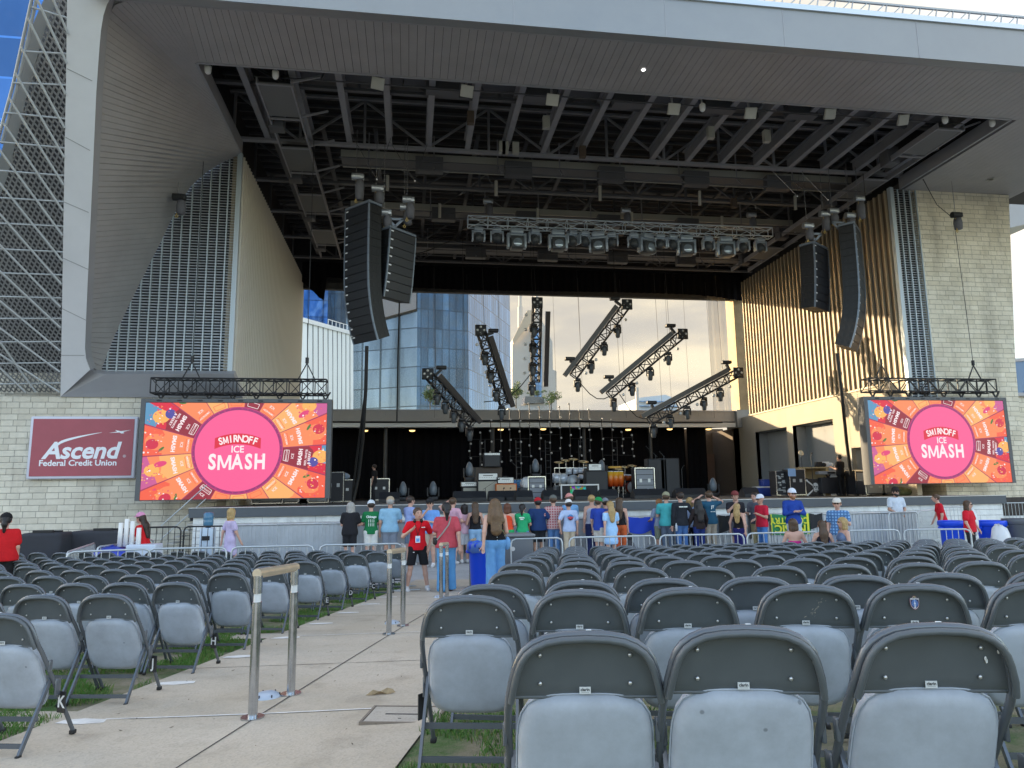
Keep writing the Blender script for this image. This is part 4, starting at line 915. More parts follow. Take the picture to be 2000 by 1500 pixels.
# ================================================================== LIGHTING TRUSS + MOVING LIGHTS
LTp,LTq=Vector((2.5,30,13.2)),Vector((16.9,30,13.24))
M_ALU=mat('aluminium_truss',(.62,.72,.82),.35,.6)
truss_beam('long aluminium lighting truss hung across the stage front','%s'and LTp,LTq,.42,16,M_ALU,r=.028)
M_LBODY=mat('moving_light_body',(.07,.08,.09),.4); M_LBLUE=mat('skylight_tinted_light_arm',(.36,.43,.52),.35,.3); M_LENS=mat('light_lens',(.35,.43,.52),.1,.4)  # arm and lens colours carry the pale blue of frontal skylight
def ml_proto(kind):
    t=thing('moving_light','x','stage light',(0,0,0))
    k=1.6 if kind=='wash' else 1.12
    b=MB(); b.rbox((0,0,-.10*k),(.36*k,.30*k,.15*k),.03); b.cyl((-.1*k,0,-.03*k),(-.1*k,0,.06),.025,n=6); b.cyl((.1*k,0,-.03*k),(.1*k,0,.06),.025,n=6); b.build('base',M_LBLUE,t)
    b=MB(); 
    for s in (-1,1): b.rbox((s*.235*k,0,-.36*k),(.075*k,.2*k,.42*k),.02)
    b.rbox((0,0,-.20*k),(.5*k,.2*k,.06*k),.02); b.build('yoke',M_LBLUE,t)
    b=MB(); q=Matrix.Rotation(R(-58 if kind=='wash' else -35),3,'X')
    if kind=='wash': b.rbox((0,-.05,-.44*k),(.36*k,.34*k,.34*k),.05)
    else: b.lathe((0,0,-.40*k),[(.10*k,.2*k),(.17*k,.08*k),(.18*k,-.1*k),(.15*k,-.22*k)],12,axis=q)
    b.build('head',M_LBODY,t)
    b=MB(); b.lathe((0,-.22*k,-.46*k) if kind=='wash' else (0,-.12*k,-.56*k),[(.13*k,0),(.12*k,-.01),(.001,-.015)],12,axis=Matrix.Rotation(R(-90),3,'X') if kind=='wash' else q); b.build('lens',M_LENS,t)
    return t
pw,ps=ml_proto('wash'),ml_proto('spot'); used={'w':0,'s':0}
tl=[(934,'s'),(970,'s'),(1008,'w'),(1043,'s'),(1088,'w'),(1116,'s'),(1140,'s'),(1167,'w'),(1193,'s'),(1236,'s'),(1260,'w'),(1287,'s'),(1311,'s'),(1337,'w'),(1380,'s'),(1413,'w'),(1448,'s'),(1481,'s')]
ordw=['first','second','third','fourth','fifth','sixth','seventh','eighth','ninth','tenth','eleventh','twelfth','thirteenth','fourteenth','fifteenth','sixteenth','seventeenth','eighteenth','nineteenth','twentieth','twenty-first','twenty-second','twenty-third','twenty-fourth','twenty-fifth','twenty-sixth']
cnt={'w':0,'s':0}
for px,k in tl:
    x=at(px,455,Y=30).x; nm='large square' if k=='w' else 'small round'; lab='%s moving light, %s of its size from the left under the lighting truss'%(nm,ordw[cnt[k]]); cnt[k]+=1
    pr=pw if k=='w' else ps
    if not used[k]: pr.location=(x,29.9,12.92); pr['label']=lab; used[k]=1
    else: dup(pr,(x,29.9,12.93),rg.uniform(-.4,.4),lab)
for o in [o for o in COL.objects if o.name.startswith('moving_light') and o.parent is None]: o['group']='moving lights under the front truss'
cable('pair of cables swooping from the truss end to the left ceiling',[at(912,440,Y=30),at(880,470,Y=30.5),at(840,488,Y=31),at(800,500,Y=32)],.03)
# six angled bars
def head_proto():
    t=thing('beam_light','x','stage light',(0,0,0)); b=MB(); b.rbox((0,0,-.07),(.30,.26,.14),.03); b.build('base',BLK,t)
    b=MB(); [b.rbox((s*.17,0,-.28),(.05,.16,.34),.015) for s in (-1,1)]; b.build('yoke',BLK,t)
    b=MB(); b.lathe((0,-.02,-.34),[(.08,.16),(.14,.10),(.15,-.05),(.11,-.30),(.085,-.34)],12); b.build('head',M_LBODY,t); return t
hp=head_proto(); hp_used=[0]
M_LAMP=mat('pale_lamp_face',(.75,.75,.72),.3)
names=['lowest left angled lighting bar, nearly over the amps','steep angled lighting bar second from left','upright lighting bar in the middle','steep angled lighting bar right of the upright one','angled lighting bar second from right','flattest angled lighting bar at lower right']
short=['lowest left bar','second bar from left','upright middle bar','fourth bar from left','second bar from right','rightmost bar']
bars=[((838,738),(922,828)),((938,655),(985,790)),((1045,602),(1045,745)),((1222,598),(1120,735)),((1330,655),(1190,772)),((1438,730),(1268,822))]
for bi,(pt,pb) in enumerate(bars):
    p,q=at(*pt,Y=34),at(*pb,Y=34.3 if bi!=2 else 34.6)
    if bi in(0,1,2): p.y-=.6
    t=thing('lighting_bar',names[bi],'lighting bar',(p+q)/2,0,None); o=t.location; b=MB(); d=(q-p).normalized(); up=Vector((0,-1,0)); sd=d.cross(up).normalized()
    box_truss(b,p-o,q-o,.40,9,.04,.03,up=up); b.build('truss_frame',BLK,t)
    sgn=1 if sd.z>0 else -1
    if bi==2: off=Vector((.55,0,0))
    else: off=sd*sgn*.38
    b=MB(); b.bar(p-o+off+d*.3,q-o+off+d*.25,.23,.2,up=up); b.build('batten',mat('batten_dark_brown',(.055,.045,.042),.35),t)
    b=MB(); c=p-o-d*.12; e1=Vector((1,0,0)); e2=Vector((0,0,1)); b.rbox(c,(.55,.12,.55),.03); pl=b.build('end_plate',BLK,t)
    for sx,sz in ((0,.16),(0,-.16),(.16,0),(-.16,0)): b=MB(); b.lathe(c+Vector((sx,-.06,sz)),[(.06,0),(.055,.02),(.001,.025)],10,axis=Matrix.Rotation(R(90),3,'X')); b.build('blinder_lamp',M_LAMP,pl)
    b=MB()
    for k in range(5): c=p.lerp(q,.12+.19*k)-o-off*1.0; b.ball(c+Vector((0,-.05,-.05)),.085,8)
    b.build('pin_lamp',M_LAMP,t)
    nh=5 if bi in (0,5) else 4
    for k in range(nh):
        c=p.lerp(q,.22+.76*k/(nh-1))
        c=c-off*.35+Vector((0,-.12,-.12)); lab='black beam light, %s from the top end of the %s'%(ordw[k],short[bi])
        if not hp_used[0]: hp.location=c; hp['label']=lab; hp_used[0]=1; h=hp
        else: h=dup(hp,c,rg.uniform(-.6,.6),lab)
        h['group']='beam lights on the angled bars'
    if bi!=2:
        for s in (.06,.92) if bi>2 else (.1,):
            c=p.lerp(q,s)+off*1.3+Vector((0,0,.2)); b=MB(); b.rbox(c-o+Vector((0,0,.1)),(.5,.3,.16),.03); b.bar(c-o,c-o-off,.12); b.build('bar_hoist_box',BLK,t)
    for s in (.15,.85): 
        c=p.lerp(q,s); cable('thin suspension wire at the %s end of the %s'%('upper' if s<.5 else 'lower',short[bi]),[c,(c.x-.15,c.y,14.5)],.009,'suspension_wire')
for k,(a,c) in enumerate([((945,785),(1045,720)),((1130,745),(1200,770)),((1210,770),(1275,815)),((925,830),(900,790))]):
    p,q=at(*a,Y=34.2),at(*c,Y=34.2); m=p.lerp(q,.5)+Vector((0,0,-.55)); cable('black loop cable joining two angled bars, %s from left'%ordw[k],[p,p.lerp(m,.6)+Vector((0,0,-.1)),m,q.lerp(m,.6)+Vector((0,0,-.1)),q],.025,'loop_cable')
for k,px in enumerate((1130,1300,1335,1380,846,912,1080,1212)): 
    p=at(px,600,Y=40.2); cable('fine vertical wire before the scrim, %s of the set'%ordw[k],[(p.x,40.2,14),(p.x+.1,40.2,5.5)],.008,'hanging_wire')
# white plates, camera domes below the soffit edge
b0=None
for k,(px,py) in enumerate([(738,163),(912,178),(1079,195),(1316,213),(1466,221),(1621,222),(1764,234)]):
    p=at(px,py,Y=20.55); t=thing('ceiling_speaker','square off-white ceiling speaker, %s from the left along the soffit edge'%ordw[k],'speaker',p,0,'ceiling speakers along the soffit edge'); b=MB(); a=(k-3)*.06
    M=Matrix.Rotation(-a,4,'Y')@Matrix.Rotation(R(-55),4,'X'); b.rbox((0,0,0),(.40,.36,.10),.02,M=M); b.build('speaker_box',mat('offwhite_box',(.45,.44,.40),.5),t); b=MB(); b.cyl((0,.1,.05),(0,.15,.7),.04,n=8); b.build('mount',M_BEAM,t)
for k,(px,py) in enumerate([(406,138),(538,148),(1372,212),(1846,236),(1938,242)]):
    p=at(px,py,Y=20.6); t=thing('dome_camera','white dome camera, %s from the left under the soffit edge'%ordw[k],'camera',p,0,'dome cameras under the soffit edge'); b=MB(); b.lathe((0,0,0),[(.03,.2),(.1,.14),(.1,0),(.085,-.06),(.05,-.10),(.001,-.115)],12); b.build('dome',WHITE,t); b=MB(); b.cyl((0,0,.15),(0,.1,.6),.03,n=6); b.build('bracket',WHITE,t)
b=MB(); p=at(1257,143,Y=19.0); p.z=ZC-.01; b.lathe(p,[(.06,.0),(.05,-.015),(.001,-.02)],10); tag(b.build('soffit_downlight',mat('lit_lamp',(1,1,1),.3,emit=(1,1,.95),es=.8)),'tiny lit downlight in the middle of the soffit','lamp')
b=MB(); p=at(1935,350,Z=ZC-.005); b.lathe(p,[(.16,.0),(.15,-.03),(.11,-.03),(.10,.0)],16); tag(b.build('soffit_ring_light',M_BEIGE),'round recessed light ring in the right soffit','lamp')
# lamps under the rear canopy
for k,(px,py) in enumerate([(713,842),(805,842),(978,840),(1061,839),(1227,840),(1308,839),(1384,839)]):
    p=at(px,py,Y=42.6); t=thing('canopy_lamp','glowing warm lamp, %s from the left under the rear canopy'%ordw[k],'lamp',p,0,'lamps under the rear canopy'); b=MB(); b.lathe((0,0,0),[(.18,.05),(.17,0),(.1,-.03),(.001,-.04)],12); b.build('lens',mat('warm_lamp',(1,.7,.3),.4,emit=(1,.62,.22),es=.42),t); b=MB(); b.lathe((0,0,.05),[(.2,0),(.2,.06),(.02,.1),(.02,.35)],12); b.build('lamp_housing',DGREY,t)
# ================================================================== FOLDING CHAIRS
M_CF=mat('chair_frame_charcoal',(.125,.138,.155),.24,.3); M_CB=mat('chair_back_grey',(.10,.113,.122),.42,.1,var=.10,vs=7)
M_CV,t_,b_=node_mat('pale_grey_vinyl'); nn=t_.nodes.new; ln=t_.links.new
g_=nn('ShaderNodeTexCoord'); oi=nn('ShaderNodeObjectInfo'); av=nn('ShaderNodeVectorMath'); ln(g_.outputs['Object'],av.inputs[0]); sc_=nn('ShaderNodeVectorMath'); sc_.operation='SCALE'; sc_.inputs[0].default_value=(31,17,23); ln(oi.outputs['Random'],sc_.inputs['Scale']); ln(sc_.outputs['Vector'],av.inputs[1])
n1=nn('ShaderNodeTexNoise'); n1.inputs['Scale'].default_value=4.5; n1.inputs['Detail'].default_value=8; n1.inputs['Roughness'].default_value=.7; ln(av.outputs['Vector'],n1.inputs['Vector'])
r1=nn('ShaderNodeValToRGB'); r1.color_ramp.elements[0].position=.32; r1.color_ramp.elements[0].color=(.33,.36,.405,1); r1.color_ramp.elements[1].position=.62; r1.color_ramp.elements[1].color=(.43,.475,.54,1); ln(n1.outputs['Fac'],r1.inputs['Fac'])
v1=nn('ShaderNodeTexVoronoi'); v1.inputs['Scale'].default_value=7; ln(av.outputs['Vector'],v1.inputs['Vector']); k1=nn('ShaderNodeMapRange'); k1.inputs['From Min'].default_value=.035; k1.inputs['From Max'].default_value=.06; k1.inputs['To Min'].default_value=.55; k1.inputs['To Max'].default_value=1; ln(v1.outputs['Distance'],k1.inputs['Value'])
s2=nn('ShaderNodeVectorMath'); s2.operation='SCALE'; ln(r1.outputs['Color'],s2.inputs[0])
rv=nn('ShaderNodeMapRange'); rv.inputs['To Min'].default_value=.88; rv.inputs['To Max'].default_value=1.08; ln(oi.outputs['Random'],rv.inputs['Value']); mk=nn('ShaderNodeMath'); mk.operation='MULTIPLY'; ln(rv.outputs['Result'],mk.inputs[0]); ln(k1.outputs['Result'],mk.inputs[1]); ln(mk.outputs['Value'],s2.inputs['Scale'])
ln(s2.outputs['Vector'],b_.inputs['Base Color']); b_.inputs['Roughness'].default_value=.48
n2=nn('ShaderNodeTexNoise'); n2.inputs['Scale'].default_value=160; ln(g_.outputs['Object'],n2.inputs['Vector']); bp=nn('ShaderNodeBump'); bp.inputs['Strength'].default_value=.10; bp.inputs['Distance'].default_value=.002; ln(n2.outputs['Fac'],bp.inputs['Height']); ln(bp.outputs['Normal'],b_.inputs['Normal'])
M_RIV=mat('rivet_steel',(.6,.6,.6),.3,.8); M_PLT=mat('maker_plate',(.62,.64,.64),.4); M_INK=mat('black_ink',(.02,.02,.02),.6); M_RUB=mat('black_rubber',(.015,.015,.015),.7)
# half outline of the back hoop seen from behind: (half width, height)
HOOP=[(0,.790),(.07,.787),(.118,.779),(.153,.764),(.178,.745),(.196,.72),(.208,.69),(.220,.645),(.229,.600),(.234,.560),(.236,.50),(.236,.42),(.235,.30),(.234,.15),(.233,.02)]
def hy(z): return -.20+ (.79-z)*.46 if z<.62 else -.20+(.79-z)*.22-.0+ (.0) if z>=.62 else 0
def hyy(z):
    a=-.20+(.79-.62)*.22
    return -.20+(.79-z)*.22 if z>=.62 else a+(.62-z)*.62
def hoop_pts(inset=0,zmin=0):
    r=[(max(0,w-inset),z-(inset if w<.19 else inset*.3)) for w,z in HOOP if z>=zmin]; return r
def chair_proto():
    t=thing('folding_chair','x','chair',(0,0,0))
    b=MB(); h=hoop_pts(); full=[(-w,z) for w,z in h[::-1]]+[(w,z) for w,z in h[1:]]
    pts=[Vector((x,hyy(z),z)) for x,z in full]; b.tube(pts,.0125,10)
    for sx in (-1,1): b.rbox((sx*.247,hyy(.47)+.005,.47),(.014,.03,.07),.005); b.rbox((sx*.247,hyy(.33),.33),(.012,.05,.10),.005)
    b.build('back_frame',M_CF,t)
    # pressed steel back panel, slightly dished
    b=MB(); rows=14; P=[]
    hp_=[(w,z) for w,z in HOOP if z>=.60]; zs=np.linspace(.598,.781,rows); 
    wz=lambda z: float(np.interp(z,[q[1] for q in hp_[::-1]],[q[0] for q in hp_[::-1]]))
    cols=14
    for z in zs:
        w=max(.002,wz(z)-.006)
        for j in range(cols+1):
            x=-w+2*w*j/cols; b.v.append((x,hyy(z)+.012*(1-(x/.23)**2)*1.5-.002,z))
    for i in range(rows-1):
        for j in range(cols):
            k=i*(cols+1)+j; b.f.append((k,k+1,k+cols+2,k+cols+1)); b.m.append(0); b.sm.append(True)
    n0=len(b.v)
    w=wz(.598)-.004
    b.tube([(x,hyy(.598)+.016*(1-(x/.23)**2),.600-.006*(1-abs(x)/.23)) for x in np.linspace(-w,w,9)],.006,6)
    hh=[p for p in full if p[1]>.598]; b.tube([Vector((x*.975,hyy(z)-.024,z-.010)) for x,z in hh],.0105,8)
    for i in range(len(hh)-1):
        (x0,z0),(x1,z1)=hh[i],hh[i+1]; b.quad(Vector((x0*.975,hyy(z0)-.024,z0-.004)),Vector((x1*.975,hyy(z1)-.024,z1-.004)),Vector((x1,hyy(z1),z1-.002)),Vector((x0,hyy(z0),z0-.002)))
    b.build('backrest',M_CB,t)
    b=MB()
    for x in (-.135,.135):
        for z in (.727,.642): b.ball((x,hyy(z)-.002+.005,z),(.0065,.004,.0065),8)
    b.build('rivet',M_RIV,t)
    # tipped-up padded seat
    b=MB(); ax=Matrix.Rotation(R(-13),4,'X'); M=Matrix.Translation((0,hyy(.41)-.035,.405))@Matrix.Rotation(R(21),4,'X'); n=40; prof=[(0,-.030),(.55,-.030),(.82,-.027),(.93,-.019),(.985,-.004),(1.0,.012),(.985,.03),(.93,.036),(0,.037)]
    def se(th,k=4.2):
        c,s=math.cos(th),math.sin(th); r=(abs(c)**k+abs(s)**k)**(-1/k); return c*r,s*r
    m=len(prof); V=[]
    for (s,y) in prof:
        for j in range(n): c=se(2*math.pi*j/n); V.append(M@Vector((c[0]*.210*s*(1-.03*c[1]),y,c[1]*.212*s)))
    F=[]
    for i in range(m-1):
        for j in range(n): F.append((i*n+j,i*n+(j+1)%n,(i+1)*n+(j+1)%n,(i+1)*n+j))
    b.add(V,F,0,True); pip=[M@Vector((se(2*math.pi*j/n)[0]*.2115*(1-.03*se(2*math.pi*j/n)[1]),.004,se(2*math.pi*j/n)[1]*.2135)) for j in range(n)]
    b.tube(pip,.0032,5,closed=True); b.build('seat',M_CV,t)
    for sx in (-1,1):
        b=MB(); b.bar((sx*.222,hyy(.40)+.02,.40),(sx*.226,-.235,.015),.014,.026); b.build('rear_leg',M_CF,t)
        b=MB(); b.rbox((sx*.226,-.237,.012),(.022,.034,.024),.005); b.rbox((sx*.233,hyy(.02),.012),(.032,.036,.026),.006); b.build('foot_cap',M_RUB,t)
    b=MB(); b.bar((-.222,-.10,.178),(.222,-.10,.178),.012,.026); b.build('stretcher',M_CF,t)
    b=MB(); b.bar((-.222,-.205,.062),(.222,-.205,.062),.012,.026); b.build('stretcher',M_CF,t)
    b=MB(); zc=.619; M2=facing(Vector((0,hyy(zc)+.010,zc))); b.bb((-.017,-.010,-.001),(.017,.010,.001),M=M2); pl=b.build('maker_plate',M_PLT,t)
    b=MB(); b.text('clarin',.0125,M2@Matrix.Translation((0,.002,.0015)),ext=0,bold=.0004); b.bb((-.012,-.0062,.001),(.012,-.0055,.0013),M=M2); b.build('plate_print',M_INK,pl)
    b=MB(); b.rbox((.012,hyy(.79)-.0005,.8027),(.016,.007,.002),.0008); b.build('seat_number_sticker',mat('white_sticker',(.75,.78,.8),.5),t)
    return t
CH=chair_proto(); ch_used=[0]; nch=0
FACE=R(-13)
def put_chair(u,v,label,jit=.03,grp='grey folding chairs set out in rows',rot=0):
    global nch
    p=uv(u+rg.uniform(-jit,jit),v+rg.uniform(-jit,jit)*1.3); a=FACE+rot+rg.gauss(0,.04)
    if not ch_used[0]: CH.location=p; CH.rotation_euler=(0,0,a); CH['label']=label; CH['group']=grp; ch_used[0]=1; o=CH
    else: o=dup(CH,p,a,label)
    o['group']=grp; nch+=1; return o
RV=[2.38,3.67,4.42,6.0,7.15,8.25,9.3,10.35,11.4,12.45,13.5,14.55]
row_word=['nearest','second nearest','third nearest','fourth nearest','fifth nearest','sixth nearest','seventh nearest','eighth nearest','ninth nearest','tenth nearest','eleventh nearest','twelfth nearest']
chairs={}
def vis(u,v,pad=70):
    p=uv(u,v,.7); d=p-_C; z=d.dot(_F)
    if z<.3: return False
    x=1000+FPX*d.dot(_R)/z; return -pad<x<2000+pad
for r,v in enumerate(RV):
    k=0; u=-.49 if r else .0
    while u<22:
        if k<26 and vis(u,v,150 if r<3 else 40):
            chairs[('R',r,k)]=put_chair(u,v,'grey folding chair, %s seat from the aisle in the %s right-hand row'%(ordw[k],row_word[r]))
        u+=.515; k+=1
LV=[4.30+1.14*k for k in range(10)]
for r,v in enumerate(LV):
    k=0; u=[-3.42,-3.56,-3.62,-3.72,-3.74,-3.74,-3.72,-3.70,-3.68,-3.66][r]
    while u>-16:
        if vis(u,v,90) and k<20: chairs[('L',r,k)]=put_chair(u,v,'grey folding chair, %s seat from the aisle in the %s left-hand row'%(ordw[k],row_word[r]))
        u-=.505; k+=1
# row letters on the aisle-end chairs, marks on single chairs
M_CARD=mat('black_row_card',(.02,.02,.022),.6)
for r,ch in enumerate('KJHGFEDCBA'):
    o=chairs[('L',r,0)]; b=MB(); M=M_at(Vector((.262,hyy(.27)-.02,.27)),(0,-1,0),(0,0,1),(-1,0,0))
    M=M_at(Vector((.262,hyy(.24)-.03,.235)),(.94,-.34,0),(0,0,1),(-.34,-.94,0)); b.bb((-.035,-.062,-.003),(.035,.062,.003),M=M); c=b.build('row_card',M_CARD,o); b=MB(); b.text(ch,.10,M@Matrix.Translation((0,.0,.0045)),ext=.0005,bold=.002); b.build('row_letter',WHITE,c)
    o['label']='aisle-end grey folding chair carrying the row letter %s card'%ch
o=chairs[('R',1,0)]; b=MB(); M=M_at(Vector((-.262,hyy(.24)-.02,.225)),(0.5,.85,0),(0,0,1),(.85,-.5,0)); b.bb((-.035,-.062,-.003),(.035,.062,.003),M=M); b.build('row_card',M_CARD,o); o['label']='grey folding chair beside the aisle with a black card on its left leg'
# crest sticker on one backrest
o=chairs[('R',1,4)]; o['label']='grey folding chair with a navy shield crest sticker on its backrest'
zc=.712; Mx=facing(Vector((-.003,hyy(zc)+.006,zc))); s=.0305
def sh(sc,dz): 
    p=[(-.62,.62),(-.30,.70),(-.2,.9),(0,1.0),(.2,.9),(.30,.70),(.62,.62),(.66,.1),(.55,-.5),(.3,-.82),(0,-1),(-.3,-.82),(-.55,-.5),(-.66,.1)]; return [Mx@Vector((x*s*sc,y*s*sc,dz)) for x,y in p]
b=MB(); cm=[mat('crest_white',(.8,.8,.82),.5),mat('crest_navy',(.03,.03,.12),.5),mat('crest_red',(.6,.03,.08),.5),mat('crest_blue',(.15,.32,.75),.5),mat('crest_gold',(.5,.45,.25),.5)]
b.add(sh(1.0,.0010),[tuple(range(14))],2); b.add(sh(.96,.0013),[tuple(range(14))],0); b.add(sh(.90,.0016),[tuple(range(14))],1)
for rr_,ci in ((.44,3),(.37,1),(.31,3),(.24,1),(.18,3),(.11,0)): b.add([Mx@Vector((math.cos(a)*s*rr_,(-.08+math.sin(a)*1.15*rr_)*s,.0019+(.44-rr_)*.002)) for a in np.linspace(0,2*math.pi,20,endpoint=False)],[tuple(range(20))],ci)
b.bb((-.0016,-.022,.0030),(.0016,.010,.0031),mi=0,M=Mx)
for dy in (.26,): b.add([Mx@Vector((math.cos(a)*s*.16,(dy+math.sin(a)*.16)*s,.0031)) for a in np.linspace(0,2*math.pi,14,endpoint=False)],[tuple(range(14))],3)
b.text('MEMPHIS',.0095,Mx@Matrix.Translation((0,.0165,.0034)),0,ext=0,bold=.0004); b.text('FC',.009,Mx@Matrix.Translation((0,-.0225,.0034)),0,ext=0,bold=.0003); b.add([Mx@Vector((math.cos(a)*s*.17,(.83+math.sin(a)*.12)*s,.0031)) for a in np.linspace(0,2*math.pi,12,endpoint=False)],[tuple(range(12))],4)
b.build('crest_sticker',cm,o)
o=chairs[('R',1,3)]; o['label']='grey folding chair with pale scuff marks on its backrest'
b=MB()
for k in range(26):
    x=.045+rg.gauss(0,.025); z=.675+ (x-.03)*.9+rg.gauss(0,.013); a=rg.uniform(.5,1.3); l=rg.uniform(.002,.009); w=rg.uniform(.0006,.002); p=Vector((x,hyy(z)+.0125*(1-(x/.23)**2)*1.5-.0035,z)); e=Vector((math.cos(a),0,math.sin(a)))*l; f=Vector((-math.sin(a),0,math.cos(a)))*w
    b.add([p-e,p+f,p+e,p-f],[(0,1,2,3)])
b.build('scuff_mark',mat('scuff_tan',(.30,.27,.22),.8),o)
o=chairs[('R',0,2)]; b=MB()
for (x,z) in ((.152,.688),(.149,.695),(.185,.715)): b.ball((x,hyy(z)+.004,z),(.004,.002,.007),6)
b.build('scuff_mark',WHITE,o); o['label']='grey folding chair with white chips at the right of its backrest, front row'
# ================================================================== AISLE RAILS, DOMES, LEAF
M_SS=mat('brushed_stainless',(.50,.52,.55),.22,1.0,var=.15,vs=22); M_BRASS=mat('worn_brass_rail',(.55,.46,.34),.4,.6,var=.15,vs=12)
def rail(v0,v1,label,h=.92,posts=True):
    p,q=uv(-2.12,v0),uv(-2.12,v1); t=thing('handrail',label,'handrail',p); q=q-p; z=Vector((0,0,1)); hh=z*h
    for o_ in (Vector((0,0,0)),q):
        b=MB(); b.cyl(o_,o_+hh*.80,.031,n=14); po=b.build('post',M_SS,t); b=MB(); b.cyl(o_+hh*.80,o_+hh*.86,.024,n=12); b.build('post_collar',M_PLT,po)
        b=MB(); b.cyl(o_+hh*.86,o_+hh*.985,.031,n=14); b.build('post_head',M_SS,po); b=MB(); b.cyl(o_,o_+z*.012,.075,n=18); b.build('base_flange',M_SS,po)
    b=MB(); d=q.normalized(); b.tube([-d*.02+hh,q+d*.02+hh],.032,14); b.build('grab_bar',M_BRASS,t)
    return t
rail(4.74,5.38,'nearest short stainless handrail with a brass grab bar in the aisle')
rail(8.24,8.92,'second short stainless handrail down the aisle beside the left chairs')
rail(11.5,12.05,'third short stainless handrail, in front of the woman in a pink tee')
rail(14.85,15.5,'farthest short stainless handrail, beside the tall blue bin')
M_DOME=mat('pale_blue_plastic_dome',(.42,.48,.56),.35,.1)
for k,(px,py) in enumerate([(522,1362),(766,1218),(858,1167)]):
    p=on_ground(px,py); lab=['largest pale dome cover bolted down between the nearest handrail posts','pale dome cover between the second handrail posts','small pale dome cover between the third handrail posts'][k]
    t=thing('dome_cover',lab,'cover',p); b=MB(); b.lathe((0,0,0),[(.098,0),(.098,.006),(.085,.022),(.06,.036),(.03,.043),(.001,.045)],24); b.build('dome',M_DOME,t); b=MB()
    for a in range(6): b.bb((-.004,-.004,0),(.004,.004,.02),M=Matrix.Translation((.088*math.cos(a*1.05),.088*math.sin(a*1.05),.013)))
    b.build('bolt_slot',M_INK,t)
p=on_ground(742,1357); b=MB(); lf=[(-.10,-.01,.0),(-.05,.02,.03),(0,.03,.012),(.05,.035,.035),(.09,.02,.028),(.11,.0,.01),(.06,-.02,.004),(.0,-.012,.025),(-.05,-.02,.004)]
b.add([Vector(q) for q in lf]+[Vector((0.01,.004,.004))],[(i,(i+1)%9,9) for i in range(9)],0,False); o=b.build('dry_leaf',mat('dry_leaf_brown',(.30,.22,.12),.8,var=.3,vs=30),None,p+Vector((0,0,.003))); tag(o,'curled dry brown leaf lying on the aisle concrete','leaf')
b=MB()
for k in range(60):
    u,v=rg.uniform(-3.3,-1),rg.uniform(2.8,12); s=rg.uniform(.006,.02); p=uv(u,v,.004); a=rg.uniform(0,3.1); e=Vector((math.cos(a),math.sin(a),0))*s; f=Vector((-math.sin(a),math.cos(a),0))*s*.35
    b.add([p-e,p+f,p+e+Vector((0,0,.004)),p-f],[(0,1,2,3)])
tag(b.build('leaf_litter',mat('dark_litter',(.10,.075,.05),.9)),'scattered tiny leaf scraps on the aisle','litter',kind='stuff')
# ------------------------------------------------------------------ grass blades along the aisle edges and under the chairs
M_GR=mat('grass_blade',(.075,.19,.025),.6,var=.35,vs=1.2); M_GR2=mat('grass_blade_yellow',(.16,.20,.05),.7)
b=MB(); g2=random.Random(11)
def blades(u0,u1,v0,v1,n,h0):
    V=b.v
    for _ in range(n):
        u,v=g2.uniform(u0,u1),g2.uniform(v0,v1)
        if (math.sin(u*4.1+v*2.3)+math.sin(v*5.7-u*1.9)+math.sin(u*9+v*7.7)*.6)<-.35: continue
        p=uv(u,v,-.012); a=g2.uniform(0,6.28); h=h0*g2.uniform(.4,1.2); w=.0035; c,s=math.cos(a),math.sin(a); l=h*g2.uniform(.1,.8)
        k=len(V); V.append((p.x-s*w,p.y+c*w,p.z)); V.append((p.x+s*w,p.y-c*w,p.z)); V.append((p.x+c*l*.5,p.y+s*l*.5,p.z+h*.7)); V.append((p.x+c*l,p.y+s*l,p.z+h))
        b.f.append((k,k+1,k+2)); b.f.append((k+2,k+1,k+3)); mi=1 if g2.random()<.2 else 0; b.m+=[mi,mi]; b.sm+=[False,False]
blades(-4.4,-3.55,2.6,9,17000,.06); blades(-5.2,-4.4,3.2,8,5000,.05); blades(-4.2,-3.55,9,15.5,7000,.06); blades(-.88,.9,2.0,4.6,9000,.05); blades(-.9,-.78,2,9,1500,.05)
tag(b.build('grass',[M_GR,M_GR2]),'short green grass tufts growing along the aisle edges and under the chairs','grass',kind='stuff')
# ================================================================== STAGE EQUIPMENT
SZ=.905
def sp(px,Y,z=SZ): p=at(px,970,Y=Y); return Vector((p.x,Y,z))
def mpx(n,Y): return n*(Y*.989+.145*5)/FPX
M_TOLEX=mat('black_tolex',(.018,.018,.02),.7,bump=.2,bs=300); M_CREAM=mat('cream_grille_cloth',(.42,.40,.33),.8,var=.06,vs=30); M_ORNG=mat('orange_tolex',(.62,.16,.03),.6); M_SILV=mat('silver_faceplate',(.52,.54,.56),.35,.5); M_CASE=mat('flight_case_black',(.025,.025,.03),.5); M_BRN=mat('brown_grille',(.10,.08,.065),.8); M_BLUEC=mat('cooler_blue',(.02,.05,.28),.4); M_SHEET=mat('white_sheet',(.7,.7,.7),.85)
M_TIE,t_,b_=node_mat('blue_tie_dye'); g_=t_.nodes.new('ShaderNodeTexCoord'); v_=t_.nodes.new('ShaderNodeTexNoise'); v_.inputs['Scale'].default_value=14; v_.inputs['Distortion'].default_value=2; r_=t_.nodes.new('ShaderNodeValToRGB'); e=r_.color_ramp.elements; e[0].position=.4; e[0].color=(.01,.06,.35,1); e[1].position=.6; e[1].color=(.25,.6,.8,1); t_.links.new(g_.outputs['Object'],v_.inputs['Vector']); t_.links.new(v_.outputs['Fac'],r_.inputs['Fac']); t_.links.new(r_.outputs['Color'],b_.inputs['Base Color']); b_.inputs['Roughness'].default_value=.9
